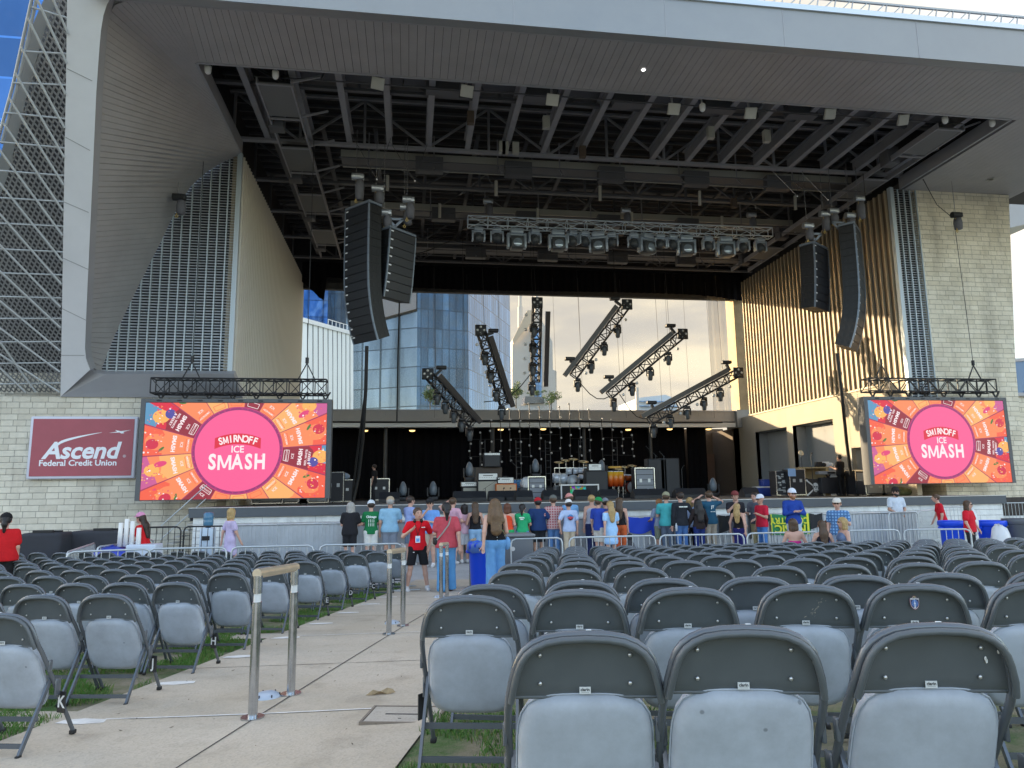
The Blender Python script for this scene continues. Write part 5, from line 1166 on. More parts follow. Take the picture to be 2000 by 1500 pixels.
def amp(label,px,Y,w,h,d,body,grille,z=SZ,head=None,knobs=True,name='guitar_amplifier',rz=0):
    p=sp(px,Y,z); t=thing(name,label,'amplifier',p,rz); b=MB(); b.rbox((0,d/2,h/2),(w,d,h),.02); b.build('cabinet',body,t)
    b=MB(); b.bb((-w/2+.05,-.012,.05),(w/2-.05,.01,h-.05 if head is None else h*.80)); b.build('grille',grille,t)
    if knobs and head is not None:
        b=MB(); b.bb((-w/2+.04,-.014,h*.83),(w/2-.04,.0,h-.03)); pl=b.build('control_panel',head,t); b=MB()
        for k in range(7): b.cyl((-w/2+.1+k*(w-.2)/6,-.03,h*.9),(-w/2+.1+k*(w-.2)/6,-.012,h*.9),.014,n=8)
        b.build('knob',BLK,pl)
    return t
def head_amp(label,px,Y,w,h,z,face,body=None):
    p=sp(px,Y,z); t=thing('amplifier_head',label,'amplifier',p); b=MB(); b.rbox((0,.15,h/2),(w,.3,h),.02); b.build('case',body or M_TOLEX,t); b=MB(); b.bb((-w/2+.03,-.012,.03),(w/2-.03,.0,h-.03)); f=b.build('face_plate',face,t); b=MB()
    for k in range(8): x=-w/2+.08+k*(w-.16)/7; b.cyl((x,-.03,h*.4),(x,-.012,h*.4),.013,n=8)
    b.bb((-w/4,-.014,h*.62),(w/4,-.012,h*.72)); b.build('knob',BLK,f); b=MB(); b.bar((-.1,.15,h+.03),(.1,.15,h+.03),.03); b.build('handle',BLK,t); return t
amp('small amp with a pale grille at the left end of the backline',921,33,.86,.62,.4,M_TOLEX,M_CREAM)
head_amp('small amp head on the leftmost pale-grilled amp',917,33,.80,.24,SZ+.62,M_SILV)
amp('tall brown cabinet at the rear of the left backline',948,35.4,1.7,1.6,.5,M_BRN,M_BRN)
amp('large cream-grilled cabinet beside the orange one',954,32.6,1.02,.90,.42,M_TOLEX,M_CREAM)
head_amp('wide silver-grey amp head on the large cream-grilled cabinet',953.5,32.7,.92,.34,SZ+.90,M_SILV)
t=amp('black equipment rack standing on the brown cabinet',962,35.2,.85,.72,.45,M_TOLEX,M_GRL,z=SZ+1.6,head=M_SILV)
amp('bright orange speaker cabinet with cream grille',989,32.4,.98,.74,.38,M_ORNG,mat('peach_grille',(.62,.42,.26),.8))
head_amp('silver twin-panel amp head on the orange cabinet',988,32.5,.78,.30,SZ+.74,M_SILV)
# organ and drapes
p=sp(1012,34); t=thing('electric_organ','cream keyboard organ draped in blue tie-dye cloth','keyboard',p); b=MB(); b.rbox((0,.3,.62),(1.15,.6,.34),.02); b.bb((-.5,.05,0),(-.42,.55,.5)); b.bb((.42,.05,0),(.5,.55,.5)); b.build('organ_case',mat('cream_organ',(.52,.49,.38),.6),t)
b=MB(); b.bb((-.62,-.1,.86),(.62,.5,.95)); b.build('keyboard',M_TOLEX,t); b=MB()
for k in range(28): b.bb((-.55+k*.039,-.11,.95),(-.55+k*.039+.033,.1,.962))
b.build('keys',WHITE,t)
b=MB(); n=16
for i in range(n+1):
    x=-.34+.56*i/n
    for j in range(6): b.v.append((x+.02*math.sin(j+i),-.16-.03*math.sin(i*1.9)-.02*j,.92-.92*j/5))
for i in range(n):
    for j in range(5): k=i*6+j; b.f.append((k,k+1,k+7,k+6)); b.m.append(0); b.sm.append(True)
b.build('tie_dye_cloth',M_TIE,t)
p=sp(1028,33.2,SZ+.55); b=MB(); b.ball((0,0,.18),(.28,.2,.32),14); o=b.build('covered_amplifier',M_SHEET,None,p); tag(o,'small unit under a crumpled white and dark patterned cover','cover')
for v in o.data.vertices: v.co+=Vector((rg.gauss(0,.02),rg.gauss(0,.02),rg.gauss(0,.02)))
b=MB(); b.rbox((0,.3,.28),(.62,.6,.56),.02); tag(b.build('road_case',M_CASE,None,sp(1028,33)),'black box under the crumpled white cover','case')
def road_case(label,px,Y,w,h,d=.6,z=SZ,face=None,drawers=0):
    p=sp(px,Y,z); t=thing('road_case',label,'case',p); b=MB(); b.bb((-w/2,0,.06),(w/2,d,h)); b.build('shell',M_CASE,t); b=MB(); e=.035
    for x in (-w/2,w/2):
        b.bb((x-e/2,-.012,.06),(x+e/2,.02,h)); b.bb((x-e/2,0,h-.01),(x+e/2,d,h+.012))
    for zz in (.06,h): b.bb((-w/2,-.012,zz-e/2),(w/2,.01,zz+e/2))
    b.build('edge_extrusion',CHROME,t); b=MB()
    if face or drawers:
        for k in range(max(1,drawers)): hh=(h-.16)/max(1,drawers); b.bb((-w/2+.06,-.008,.11+k*hh),(w/2-.06,.0,.08+(k+1)*hh)); 
        b.build('rack_panel',face or M_SILV,t); b=MB()
    for sx in (-.22,.22): b.bb((sx*w-.06,-.01,h*.52),(sx*w+.06,.0,h*.64))
    b.build('latch',M_SILV,t); b=MB()
    for sx in (-1,1): b.cyl((sx*(w/2-.08)-.02,.05,.035),(sx*(w/2-.08)+.02,.05,.035),.035,n=10)
    b.build('caster',BLK,t); return t
road_case('flight case rack with lit panels beside the centre drum kit',1049,33,.82,1.05,face=mat('rack_grey',(.20,.22,.26),.4,.3),drawers=4)
road_case('tall black flight case standing behind the left screen edge',652,30,.75,1.25); road_case('black flight case with two latches right of the left screen',668,30.6,.95,.95)
b=MB(); b.ball((0,0,.15),(.35,.25,.16),12); b.ball((.2,.05,.12),(.2,.2,.14),10); tag(b.build('gear_bag',mat('grey_blue_bag',(.2,.25,.32),.8),None,sp(664,30.8,SZ+.98)),'soft grey-blue bag lying on the low flight case','bag')
road_case('open rack of pedals and drawers in the dark left wing',712+30,36,.9,1.1,drawers=5,face=M_GRL)
road_case('tall silver-edged rack beside the sunburst congas',1261,32.6,.95,1.40,drawers=5,face=mat('rack_blue_grey',(.16,.18,.22),.35,.4))
amp('black bass speaker stack between the two drum kits',1167,32.8,1.08,1.30,.5,M_TOLEX,M_GRL); head_amp('silver-faced bass amp head on the black stack',1164,32.9,.66,.34,SZ+1.30,M_SILV)
amp('left half of the tall black speaker wall right of the congas',1287,33,.95,1.86,.6,M_TOLEX,M_GRL); amp('right half of the tall black speaker wall right of the congas',1311,33,.98,1.88,.6,M_TOLEX,M_GRL)
amp('low grey road amp in front of the white drum kit',1102,31.4,.80,.62,.4,mat('grey_tolex',(.16,.16,.155),.7),M_GRL)
p=sp(1133,31.2); t=thing('drum_riser_skirt','white-edged panel with a multicoloured print before the white drum kit','panel',p); b=MB(); b.bb((-.85,.0,0),(.85,.3,.62)); b.build('panel',M_TOLEX,t); b=MB(); b.bb((-.88,-.02,.60),(.88,.32,.66)); b.bb((-.88,-.02,0),(-.82,.0,.6)); b.bb((.82,-.02,0),(.88,.0,.6)); b.build('panel_edge',WHITE,t)
M_MULTI,t_,b_=node_mat('multicolour_print'); g_=t_.nodes.new('ShaderNodeTexCoord'); v_=t_.nodes.new('ShaderNodeTexVoronoi'); v_.inputs['Scale'].default_value=9; h_=t_.nodes.new('ShaderNodeHueSaturation'); h_.inputs['Saturation'].default_value=1.2; h_.inputs['Value'].default_value=.6; t_.links.new(g_.outputs['Object'],v_.inputs['Vector']); t_.links.new(v_.outputs['Color'],h_.inputs['Color']); t_.links.new(h_.outputs['Color'],b_.inputs['Base Color'])
b=MB(); b.bb((-.45,-.012,.08),(.28,.0,.56)); b.build('print_cloth',M_MULTI,t)
# drum kits
M_PEARL=mat('white_pearl_shell',(.62,.66,.72),.25,.2,var=.1,vs=20); M_SKIN=mat('drum_skin',(.70,.74,.78),.5); M_CYM=mat('cymbal_bronze',(.48,.38,.20),.3,.85)
def sunburst():
    m,t,b=node_mat('sunburst_lacquer'); g=t.nodes.new('ShaderNodeTexCoord'); s=t.nodes.new('ShaderNodeSeparateXYZ'); r=t.nodes.new('ShaderNodeValToRGB'); mr=t.nodes.new('ShaderNodeMapRange'); mr.inputs['From Min'].default_value=.55; mr.inputs['From Max'].default_value=1.25
    t.links.new(g.outputs['Object'],s.inputs['Vector']); t.links.new(s.outputs['Z'],mr.inputs['Value']); t.links.new(mr.outputs['Result'],r.inputs['Fac']); e=r.color_ramp.elements; e[0].color=(.35,.03,.008,1); e[1].color=(.75,.45,.04,1); q=e.new(.5); q.color=(.6,.12,.01,1); t.links.new(r.outputs['Color'],b.inputs['Base Color']); b.inputs['Roughness'].default_value=.25; return m
M_SUNB=sunburst()
def drum(b,c,r,h,axis=None,mi=0): b.lathe(c,[(r,-h/2),(r,h/2)],22,mi,axis=axis)
def cymbal(t,c,r,tilt,base):
    b=MB(); b.lathe(c,[(r,0),(r*.3,.025),(r*.2,.05),(.001,.06)],20,axis=Matrix.Rotation(tilt,3,'X')); cy=b.build('cymbal',M_CYM,t); b=MB(); b.cyl((c[0],c[1],base),(c[0],c[1],c[2]),.013,n=6)
    for a in range(3): b.bar((c[0],c[1],base+.25),(c[0]+.25*math.cos(a*2.1),c[1]+.25*math.sin(a*2.1),base),.012)
    b.build('cymbal_stand',CHROME,cy)
def kit(label,px,Y,z,M_S,mir=1):
    p=sp(px,Y,z); t=thing('drum_kit',label,'drum kit',p); rx=Matrix.Rotation(R(90),3,'X'); b=MB(); drum(b,(0,.25,.30),.29,.42,rx); bd=b.build('bass_drum',M_S,t); b=MB(); b.lathe((0,.03,.30),[(.285,0),(.001,.004)],24,axis=rx); b.ball((.13,.02,.2),(.05,.01,.05),10,1); b.build('drum_head',[M_SKIN,BLK],bd); b=MB(); b.tube([(.29*math.cos(a),.03,.30+.29*math.sin(a)) for a in np.linspace(0,6.28,25)[:-1]],.016,6,closed=True); b.build('hoop',M_SILV,bd)
    for (x,y,zz,r,h) in [(-.42*mir,.45,.42,.22,.42),(-.75*mir,.5,.45,.2,.4),(-.15,.28,.78,.15,.25),(.18,.28,.79,.14,.24),(.55*mir,.55,.5,.17,.16),(.45*mir,.3,.80,.13,.2)]:
        b=MB(); drum(b,(x,y,zz),r,h,Matrix.Rotation(R(12),3,'X')); d=b.build('drum_shell',M_S,t); b=MB(); b.lathe((x,y-.03*0,zz),[(r*1.03,h/2),(r*1.03,h/2+.02),(.001,h/2+.021)],20,axis=Matrix.Rotation(R(12),3,'X')); b.build('drum_head',M_SKIN,d)
    b=MB()
    for x in (-.8,-.55,-.3,.35,.6,.82): b.cyl((x,.5,0),(x,.45,.75),.012,n=6)
    b.bar((-.85,.4,.95),(.85,.4,.95),.03); b.cyl((-.85,.4,0),(-.85,.4,.95),.02,n=6); b.cyl((.85,.4,0),(.85,.4,.95),.02,n=6); b.build('rack_hardware',CHROME,t)
    for (x,y,zz,r,tl) in [(-.62,.35,1.22,.26,.25),(-.25,.5,1.32,.22,.3),(.15,.55,1.38,.25,.25),(.62,.4,1.25,.27,.3),(.85,.5,1.05,.2,.2)]: cymbal(t,(x,y,zz),r,tl,0)
    return t
kit('white pearl drum kit with bronze cymbals at centre stage',1121,34,SZ+.55,M_PEARL)
p=sp(1121,34.0); b=MB(); b.bb((-1.5,-.2,0),(1.5,1.8,.55)); tag(b.build('drum_riser',M_TOLEX,None,p),'black riser carrying the white drum kit','platform')
kit('sunburst percussion kit with cymbals right of centre stage',1238,34,SZ+.2,M_SUNB,-1)
p=sp(1240,34.0); b=MB(); b.bb((-1.5,-.2,0),(1.5,1.8,.2)); tag(b.build('drum_riser',M_TOLEX,None,p),'low black riser carrying the sunburst percussion','platform')
t=thing('conga_drums','group of three orange sunburst congas on chrome legs','drums',sp(1203,33)); 
for k,x in enumerate((-.24,.02,.27)):
    b=MB(); b.lathe((x,.02*k,.55),[(.12,0),(.16,.25),(.165,.4),(.145,.7)],18); d=b.build('conga_shell',M_SUNB,t); b=MB(); b.lathe((x,.02*k,1.25),[(.15,0),(.15,.03),(.001,.035)],18); b.build('drum_head',M_SKIN,d)
b=MB(); 
for x in (-.36,-.12,.14,.38): b.cyl((x,.05,0),(x,.05,.9),.014,n=6)
b.build('chrome_leg',CHROME,t); b=MB(); b.rbox((0,.0,1.46),(.62,.25,.10),.03); b.build('bell_tray',mat('amber_wood',(.62,.34,.05),.35),t)
# monitors
M_MON=mat('monitor_black',(.022,.023,.026),.6)
for k,(px,Y,w) in enumerate([(879+25,28.4,1.0),(932,29.4,1.05),(972,29.6,1.0),(1003,29.6,1.0),(1025,28.6,.95),(1078,30.2,1.0),(1140,28.6,.95),(1190,29.2,1.05),(1255,28.6,.9),(1287,29.8,1.1),(1338,29.5,1.0),(1367,29.8,.9),(760,28.6,1.1),(1470,28.6,.9)]):
    p=sp(px,Y); t=thing('floor_monitor','black wedge monitor, %s along the stage from the left'%['second','third','fourth','fifth','sixth','seventh','eighth','ninth','tenth','eleventh','twelfth','thirteenth','leftmost','rightmost'][k],'monitor',p,0,'wedge monitors along the stage front'); w*=.74; b=MB(); M=Matrix(((0,1,0,-w/2),(1,0,0,0),(0,0,1,0),(0,0,0,1)))
    b.prism([(0,0),(.62,0),(.62,.2),(.22,.40),(0,.14)],w,M); b.build('cabinet',M_MON,t); b=MB(); b.slab([(-w/2+.05,.0+.225,.415),(-w/2+.05,.005,.165),(w/2-.05,.005,.165),(w/2-.05,.225,.415)],.01); b.build('grille',M_GRL,t)
# egg-shaped moving lights on the floor
for k,(px,Y,z) in enumerate([(787,34,SZ),(846,34,SZ),(917,33.6,SZ+.88),(1047,34.6,SZ+1.05),(1177,35,SZ+1.0),(1394,33,SZ)]):
    p=sp(px,Y,z); t=thing('floor_light','egg-shaped grey stage light, %s from the left across the stage'%ordw[k],'stage light',p,0,'egg-shaped stage lights'); b=MB(); b.rbox((0,0,.10),(.46,.4,.2),.03); b.build('base',BLK,t); b=MB(); [b.bar((s*.26,0,.2),(s*.26,0,.62),.06,.14) for s in (-1,1)]; b.build('yoke',BLK,t); b=MB(); b.lathe((0,0,.36),[(.14,-.1),(.19,.08),(.18,.25),(.13,.42),(.06,.53),(.001,.56)],16); b.build('head',mat('egg_grey',(.15,.18,.21),.35),t)
# vertical bulb strings and their crossbars
ss=[(916.5,853,895),(938,845,908),(957.5,821,905),(977,820,902),(995,799,900),(1015,802,905),(1034,788,891),(1054,795,897),(1074,785,885),(1094,795,896),(1113,789,891),(1133,802,890),(1152,800,900),(1176,818,897),(1195,820,880),(1215,844,885),(1235,850,891)]
M_BULB=mat('frosted_bulb',(.55,.55,.54),.25)
for k,(px,y0,y1) in enumerate(ss):
    a,c=at(px,y0,Y=38.5),at(px+1.5,y1,Y=38.5); t=thing('bulb_string','vertical string of round bulbs, %s from the left behind the drum kits'%ordw[k],'light string',c,0,'vertical bulb strings behind the band'); b=MB(); H=a.z-c.z; b.cyl((0,0,0),(0,0,H),.022,n=6); b.build('rod',BLK,t); n=max(3,round(H/.56)); 
    for i in range(n+1):
        b=MB(); b.ball((.04*(-1)**i,-.05,H*i/n),.06,8); b.build('bulb',M_BULB,t)
for k,(x0,x1,y) in enumerate([(915,982,858),(915,982,892),(995,1040,857),(995,1040,892),(1050,1098,849),(1055,1098,881),(1113,1156,857),(1125,1156,883),(1175,1236,855),(1178,1236,889)]):
    a,c=at(x0,y,Y=38.7),at(x1,y,Y=38.7); cable('thin crossbar tying the bulb strings, %s listed from the left'%ordw[k],[a,c],.012,'crossbar')
for k,px in enumerate((943,1014,1072,1138,1204)):
    p=sp(px,38.8); t=thing('ladder_tower','thin dark ladder stand behind the bulb strings, %s from the left'%ordw[k],'stand',p,0,'ladder stands behind the bulb strings'); b=MB(); 
    for s in (-.14,.14): b.cyl((s,0,0),(s,0,3.2),.02,n=6)
    for i in range(9): b.bar((-.14,0,.3+i*.35),(.14,0,.3+i*.35),.02)
    b.build('ladder_frame',DGREY,t)
# mic stands
def mic(label,px,Y,h,bx,bz,z=SZ):
    p=sp(px,Y,z); t=thing('microphone_stand',label,'microphone stand',p); b=MB(); b.cyl((0,0,0),(0,0,h),.014,n=6)
    for a in range(3): b.bar((0,0,.12),(.28*math.cos(a*2.1),.28*math.sin(a*2.1),0),.015)
    b.bar((-bx*.2,0,h-bz*.2),(bx,0,h+bz),.014); b.build('stand',DGREY,t); b=MB(); b.cyl((bx,0,h+bz),(bx*1.15+.02,-.05,h+bz*1.1),.028,n=8); b.build('microphone',BLK,t)
mic('boom microphone stand before the cream-grilled cabinet',948,31.5,.55,.55,.35); mic('microphone stand before the orange cabinet, left one',983,31.4,.42,.02,.1); mic('microphone stand before the orange cabinet, right one',996,31.4,.42,.02,.1); mic('tall boom microphone right of the drum riser',1284,34.5,2.1,-.45,.42); mic('boom microphone over the black speaker wall',1300,32.3,1.95,-.2,.2); mic('short microphone stand right of the speaker wall',1334,33,1.35,.1,.15); mic('boom microphone over the organ',1010,33.6,1.55,-.25,.25); mic('microphone on the keyboard player stand near the flag',1590,29.3,1.75,.03,.12)
p=sp(1571,30.5); t=thing('disc_stand','thin stand holding a pale round gong-like disc before the garage door','stand',p); b=MB(); b.cyl((0,0,0),(0,0,1.75),.014,n=6); b.build('stand',DGREY,t); b=MB(); b.lathe((0,0,1.95),[(.10,-.02),(.13,0),(.10,.02),(.001,.03)],16,axis=Matrix.Rotation(R(75),3,'X')); b.build('disc',mat('pale_cream_disc',(.6,.52,.36),.5),t)
# stage-right gear: skull flag on a case, coolers, cabinets, keyboard
road_case('large stickered equipment case left of the skull flag',1544,29.8,1.25,1.12,face=M_GRL,drawers=3); road_case('second stickered case with a blue towel',1560,29.4,.72,1.18)
b=MB(); b.bb((-.18,-.05,-.32),(.18,-.03,.0)); b.bb((-.18,-.05,.0),(.18,.25,.02)); tag(b.build('towel',mat('pale_blue_towel',(.30,.45,.70),.9),None,sp(1549,29.35,SZ+1.19)),'pale blue towel draped over the stickered case','towel')
b=MB()
for k in range(40):
    x,z=rg.uniform(-.58,.58),rg.uniform(.12,1.02); w,h=rg.uniform(.04,.09),rg.uniform(.03,.07); b.bb((x-w,-.016,z-h/2),(x+w,-.013,z+h/2))
st=[o for o in COL.objects if o.name.startswith('road_case') and o.get('label','').startswith('large stickered')][0]; b.build('sticker',mat('pale_sticker',(.5,.5,.48),.6),st)
p=sp(1598,29.6); t=thing('wooden_case','tan wooden road case open at the front behind the skull flag','case',p); b=MB(); b.bb((-.62,.0,0),(.62,.7,.70)); b.bb((-.62,.02,.70),(-.5,.7,1.22)); b.bb((.5,.02,.70),(.62,.7,1.22)); b.bb((-.62,.0,1.22),(.62,.7,1.28)); b.bb((-.62,.6,.7),(.62,.7,1.22)); b.build('case_body',mat('tan_plywood',(.42,.32,.17),.7),t)
p=sp(1594,29.45); t=thing('skull_flag','black flag with a white skull and crossed bones hung on the case front','flag',p); b=MB(); P=[(-.50,.82),(-.3,.76),(0,.74),(.3,.76),(.5,.84),(.44,.3),(.36,-.02),(0,.0),(-.4,-.02)]; b.slab([(x,0,z) for x,z in P],.015); b.build('cloth',mat('flag_brown_black',(.06,.05,.045),.9,var=.3,vs=3),t)
b=MB(); b.ball((0,-.02,.42),(.14,.012,.16),14); b.ball((0,-.02,.25),(.085,.012,.09),10)
for s in (-1,1): b.bar((-.38*s,-.022,.66),(.38*s,-.022,.06),.06,.01,up=(0,1,0)); [b.ball((sx*.40*s,-.022,zz),(.055,.012,.05),8) for sx,zz in ((-1,.68),(1,.04))]
b.build('skull_emblem',WHITE,t); b=MB(); [b.ball((s*.05,-.036,.40),(.036,.008,.04),8) for s in (-1,1)]; b.ball((0,-.036,.33),(.02,.008,.03),6); [b.bb((x-.004,-.040,.19),(x+.004,-.034,.26)) for x in (-.04,-.013,.013,.04)]; b.build('skull_socket',BLK,t)
for k,(px,Y,z) in enumerate([(1494,31.5,SZ),(1508,31.8,SZ+.34)]):
    p=sp(px,Y,z); t=thing('cooler',['blue cooler with a white lid on the stage by the garage door','upper blue crate printed with a pale blotch behind the cooler'][k],'cooler',p); b=MB(); b.rbox((0,.25,.2),(.75,.45,.40),.03); b.build('tub',M_BLUEC,t); b=MB(); b.rbox((0,.25,.42),(.78,.48,.06),.02); b.build('lid',WHITE if k==0 else M_BLUEC,t)
p=sp(1626,29.0); t=thing('keyboard_stand','grey electronic keyboard on a stand stage right','keyboard',p); b=MB(); b.rbox((0,.2,1.0),(1.0,.4,.14),.02); b.build('keyboard',mat('keyboard_grey',(.28,.28,.29),.5),t); b=MB(); b.bb((-.15,-.01,.96),(.2,.0,1.04)); b.build('display',BLK,t); b=MB(); [b.bar((s*.4,.2,.0),(-s*.1,.2,.95),.05) for s in (-1,1)]; b.rbox((0,.25,.45),(.8,.3,.7),.02); b.build('stand',M_CASE,t)
road_case('black console case behind the keyboard player',1672,29,.9,1.1); road_case('grey upright case at the edge of the right screen',1690,28.2,.75,1.05,face=M_DOOR,drawers=1)
for k,px in enumerate((1620,1606)): b=MB(); b.rbox((0,.1,.12),(.3,.2,.24),.03); b.ball((.2,.0,.1),(.12,.1,.1),8); tag(b.build('gear_bundle',[M_SHEET,M_TOLEX][k],None,sp(px,29.8,SZ+1.28)),['crumpled white cloth on the tan case','small dark gadget standing on the tan case'][k],'gear')
# pale amps and grey cases under the screens
for k,(px,Y,w,lab) in enumerate([(522,27.6,1.1,'pale grey low case under the left screen, left one'),(570,27.8,1.2,'pale grey low case under the left screen, middle one'),(612,27.8,1.1,'pale grey low case under the left screen, right one'),(1712,27.4,.9,'pale grey low case under the right screen, left one'),(1745,27.4,1.0,'pale grey low case under the right screen, second one'),(1796,27.4,1.2,'grey-brown low case under the right screen, third one')]):
    road_case(lab,px,Y,w,.62,face=M_FAS,drawers=1)
b=MB(); b.ball((0,0,.14),(.42,.2,.17),14); b.ball((-.15,0,.22),(.2,.18,.12),10); tag(b.build('camouflage_bag',mat('olive_camouflage',(.10,.11,.05),.9,var=.5,vs=9),None,sp(1765,26.5)),'olive camouflage bag on the stage edge behind the bearded guard','bag')
# ================================================================== BARRICADE AND BARRIERS
YBAR=20.8
M_ZINC=mat('barricade_zinc',(.42,.45,.48),.5,.35,var=.16,vs=2.2)
def barricade_proto():
    t=thing('crowd_barricade','x','barricade',(0,0,0)); b=MB(); b.bb((-.605,0,.02),(.605,.03,1.11)); x=-.58
    b.build('sheet',M_ZINC,t); b=MB()
    while x<.6: b.bb((x,-.018,.03),(x+.045,.0,1.09)); x+=.115
    b.build('corrugation',M_ZINC,t); b=MB(); b.rbox((0,.01,1.125),(1.215,.09,.05),.015); b.build('top_rail',GALV,t); b=MB(); b.bar((0,.03,1.1),(0,.95,.03),.05); b.bb((-.6,.0,-.0),(.6,1.0,.02)); b.build('brace',GALV,t); return t
bp_=barricade_proto(); x0=at(452,1040,Y=YBAR).x+.6; x1=at(1738,1010,Y=YBAR).x; k=0; n_=int((x1-x0)/1.225)
while x0+1.225*k<x1+.3:
    x=x0+1.225*k; lab='ribbed grey crowd barricade section, %s from the left before the stage'%ordw[k] if k<26 else None
    if k==0: bp_.location=(x,YBAR,G0); bp_['label']=lab; o=bp_
    else: o=dup(bp_,(x,YBAR,G0),rg.uniform(-.02,.02),lab)
    o['group']='ribbed barricade sections before the stage'; k+=1
M_BARR=mat('barrier_tube_zinc',(.52,.56,.58),.38,.5)
def barrier(label,px0,px1,Y0,Y1,h=.88,dark=False,nb=None):
    a,c=at(px0,1060,Y=Y0),at(px1,1060,Y=Y1); a.z=gz(a.x,a.y); c.z=gz(c.x,c.y); t=thing('steel_barrier',label,'barrier',(a+c)/2); o=t.location; d=c-a; l=d.length; d.normalize(); u=Vector((0,0,1)); m=BLK if dark else M_BARR
    P=lambda s,z: a+d*s+u*z-o; r=.11; pts=[P(0,.08),P(0,h-r),P(r*.3,h-r*.3),P(r,h),P(l-r,h),P(l-r*.3,h-r*.3),P(l,h-r),P(l,.08)]; b=MB(); b.tube(pts,.021,8); b.tube([P(0,.18),P(l,.18)],.017,6); b.build('frame_tube',m,t); b=MB(); n=nb or int(l/.135)
    for i in range(1,n): b.cyl(P(l*i/n,.18),P(l*i/n,h),.009,n=6)
    b.build('upright_bars',m,t); b=MB(); nn=Vector((-d.y,d.x,0))
    for s in (.12*l,.88*l): b.bar(P(s,.02)-nn*.3,P(s,.02)+nn*.3,.05,.02); b.bar(P(s,.02),P(s,.2),.03)
    b.build('foot',m,t); return t
barrier('steel crowd barrier before the leftmost screen corner, by the bins',133,295,15.2,15.6); barrier('angled steel barrier running back beside the draped cases',133,185,15.2,18); barrier('second angled steel barrier behind the blue bin bags',190,300,16.6,19)
barrier('steel crowd barrier left of the woman in lavender',292,443,15.6,15.5); barrier('steel crowd barrier between the lavender dress and the black-shirted woman',453,613,15.5,15.5); barrier('steel crowd barrier before the green-shirted man',625,786,15.5,15.4); barrier('low side barrier beside the staffer in red',784,792,15.4,14.3)
barrier('steel crowd barrier before the red-capped man',998,1098,16.1,16.1); barrier('steel crowd barrier before the blonde in a pale blue dress',1112,1280,16.1,16.1); barrier('steel crowd barrier before the man in black sleeves',1289,1453,16.1,16.0); barrier('steel crowd barrier before the red-shirted man in a white cap',1460,1600,16.1,16.1); barrier('steel crowd barrier right of the seated blonde',1655,1758,16.3,16.2); barrier('steel crowd barrier before the two red-shirted staff',1767,1898,16.2,15.8)
barrier('tall steel barrier section held by the guard in white',1740,1798,20.2,20.4,1.15); barrier('steel barrier with grey plates at the stage corner',1798,1840,20.4,22.2,1.15); barrier('steel barrier behind the water bottle at far right',1832,1892,22.6,22.6,1.2); barrier('long low railing along the right block wall',1880,2040,25.3,24.9,1.25)
barrier('black steel barrier behind the woman in a pink cap',268,352,19.8,19.8,1.15,True); barrier('black steel barrier left of the utility hatch',358,440,19.8,19.7,1.15,True)
# ================================================================== THINGS ALONG THE FRONT
M_FABB=mat('black_canvas_drape',(.032,.034,.042),.85,var=.25,vs=3)
for k,(x0,x1,Y) in enumerate([(36,118,18.6),(132,258,19.2)]):
    a,c=at(x0,1050,Y=Y),at(x1,1050,Y=Y); w=c.x-a.x; t=thing('draped_case',['black canvas-draped case at far left by the block wall','longer black canvas-draped case behind the angled barriers'][k],'case',((a.x+c.x)/2,Y,G0)); b=MB(); b.rbox((0,.4,.55),(w,.8,1.12),.08); b.build('drape_cover',M_FABB,t); b=MB(); b.bar((-.2,.1,1.14),(.25,.1,1.14),.06); b.bar((.1,.3,1.13),(w*.4,.3,1.13),.05); b.build('cover_strap',BLK,t)
M_BIN=mat('bin_royal_blue',(.008,.075,.75),.35); M_BINL=mat('bin_grey',(.10,.11,.125),.5); M_BAGW=mat('white_bag_plastic',(.72,.74,.76),.4,alpha=.92)
def bin_(label,px,Y,h,r,m,lid=True,bag=None):
    p=at(px,1060,Y=Y); p.z=gz(p.x,Y); t=thing('waste_bin',label,'bin',p); b=MB(); b.lathe((0,0,0),[(r*.80,0),(r*.82,.03),(r*.98,h*.86),(r*1.0,h*.87)],24); b.build('tub',m,t); b=MB(); b.lathe((0,0,0),[(r*1.0,h*.84),(r*1.08,h*.86),(r*1.08,h*.96),(r*1.04,h),(r*.9,h),(r*.88,h*.9)],24); b.build('rim',m,t); b=MB(); [b.rbox((s*r*1.06,0,h*.80),(.07,.16,.06),.015) for s in (-1,1)]; b.build('handle',m,t)
    if bag: 
        b=MB(); b.lathe((0,0,0),[(r*1.09,h*.80),(r*1.11,h*.97),(r*1.0,h*1.02),(r*.9,h*.98)],24); o=b.build('bin_bag',bag,t)
        for v in o.data.vertices: v.co+=Vector((rg.gauss(0,.012),rg.gauss(0,.012),rg.gauss(0,.012)))
    return t
bin_('tall royal-blue waste bin on the aisle behind the woman in black',941,14.6,.90,.27,M_BIN,bag=mat('clear_blue_liner',(.10,.22,.62),.35))
p=at(1008,1090,Y=16.4); p.z=gz(p.x,16.4); t=thing('wheeled_bin','dark grey wheeled bin with a paler lid beside the woman in jeans','bin',p); b=MB(); b.rbox((0,0,.52),(.72,.62,.80),.05); b.build('tub',M_BINL,t); b=MB(); b.rbox((0,0,.95),(.80,.70,.07),.03); b.build('lid',mat('bin_lid_grey',(.17,.18,.20),.45),t); b=MB(); [b.cyl((s*.3-.03,-.3,.1),(s*.3+.03,-.3,.1),.1,n=14) for s in (-1,1)]; b.cyl((-.12,-.33,.66),(-.12,-.30,.66),.05,n=14); b.build('wheel',mat('pale_wheel',(.5,.5,.5),.5),t)
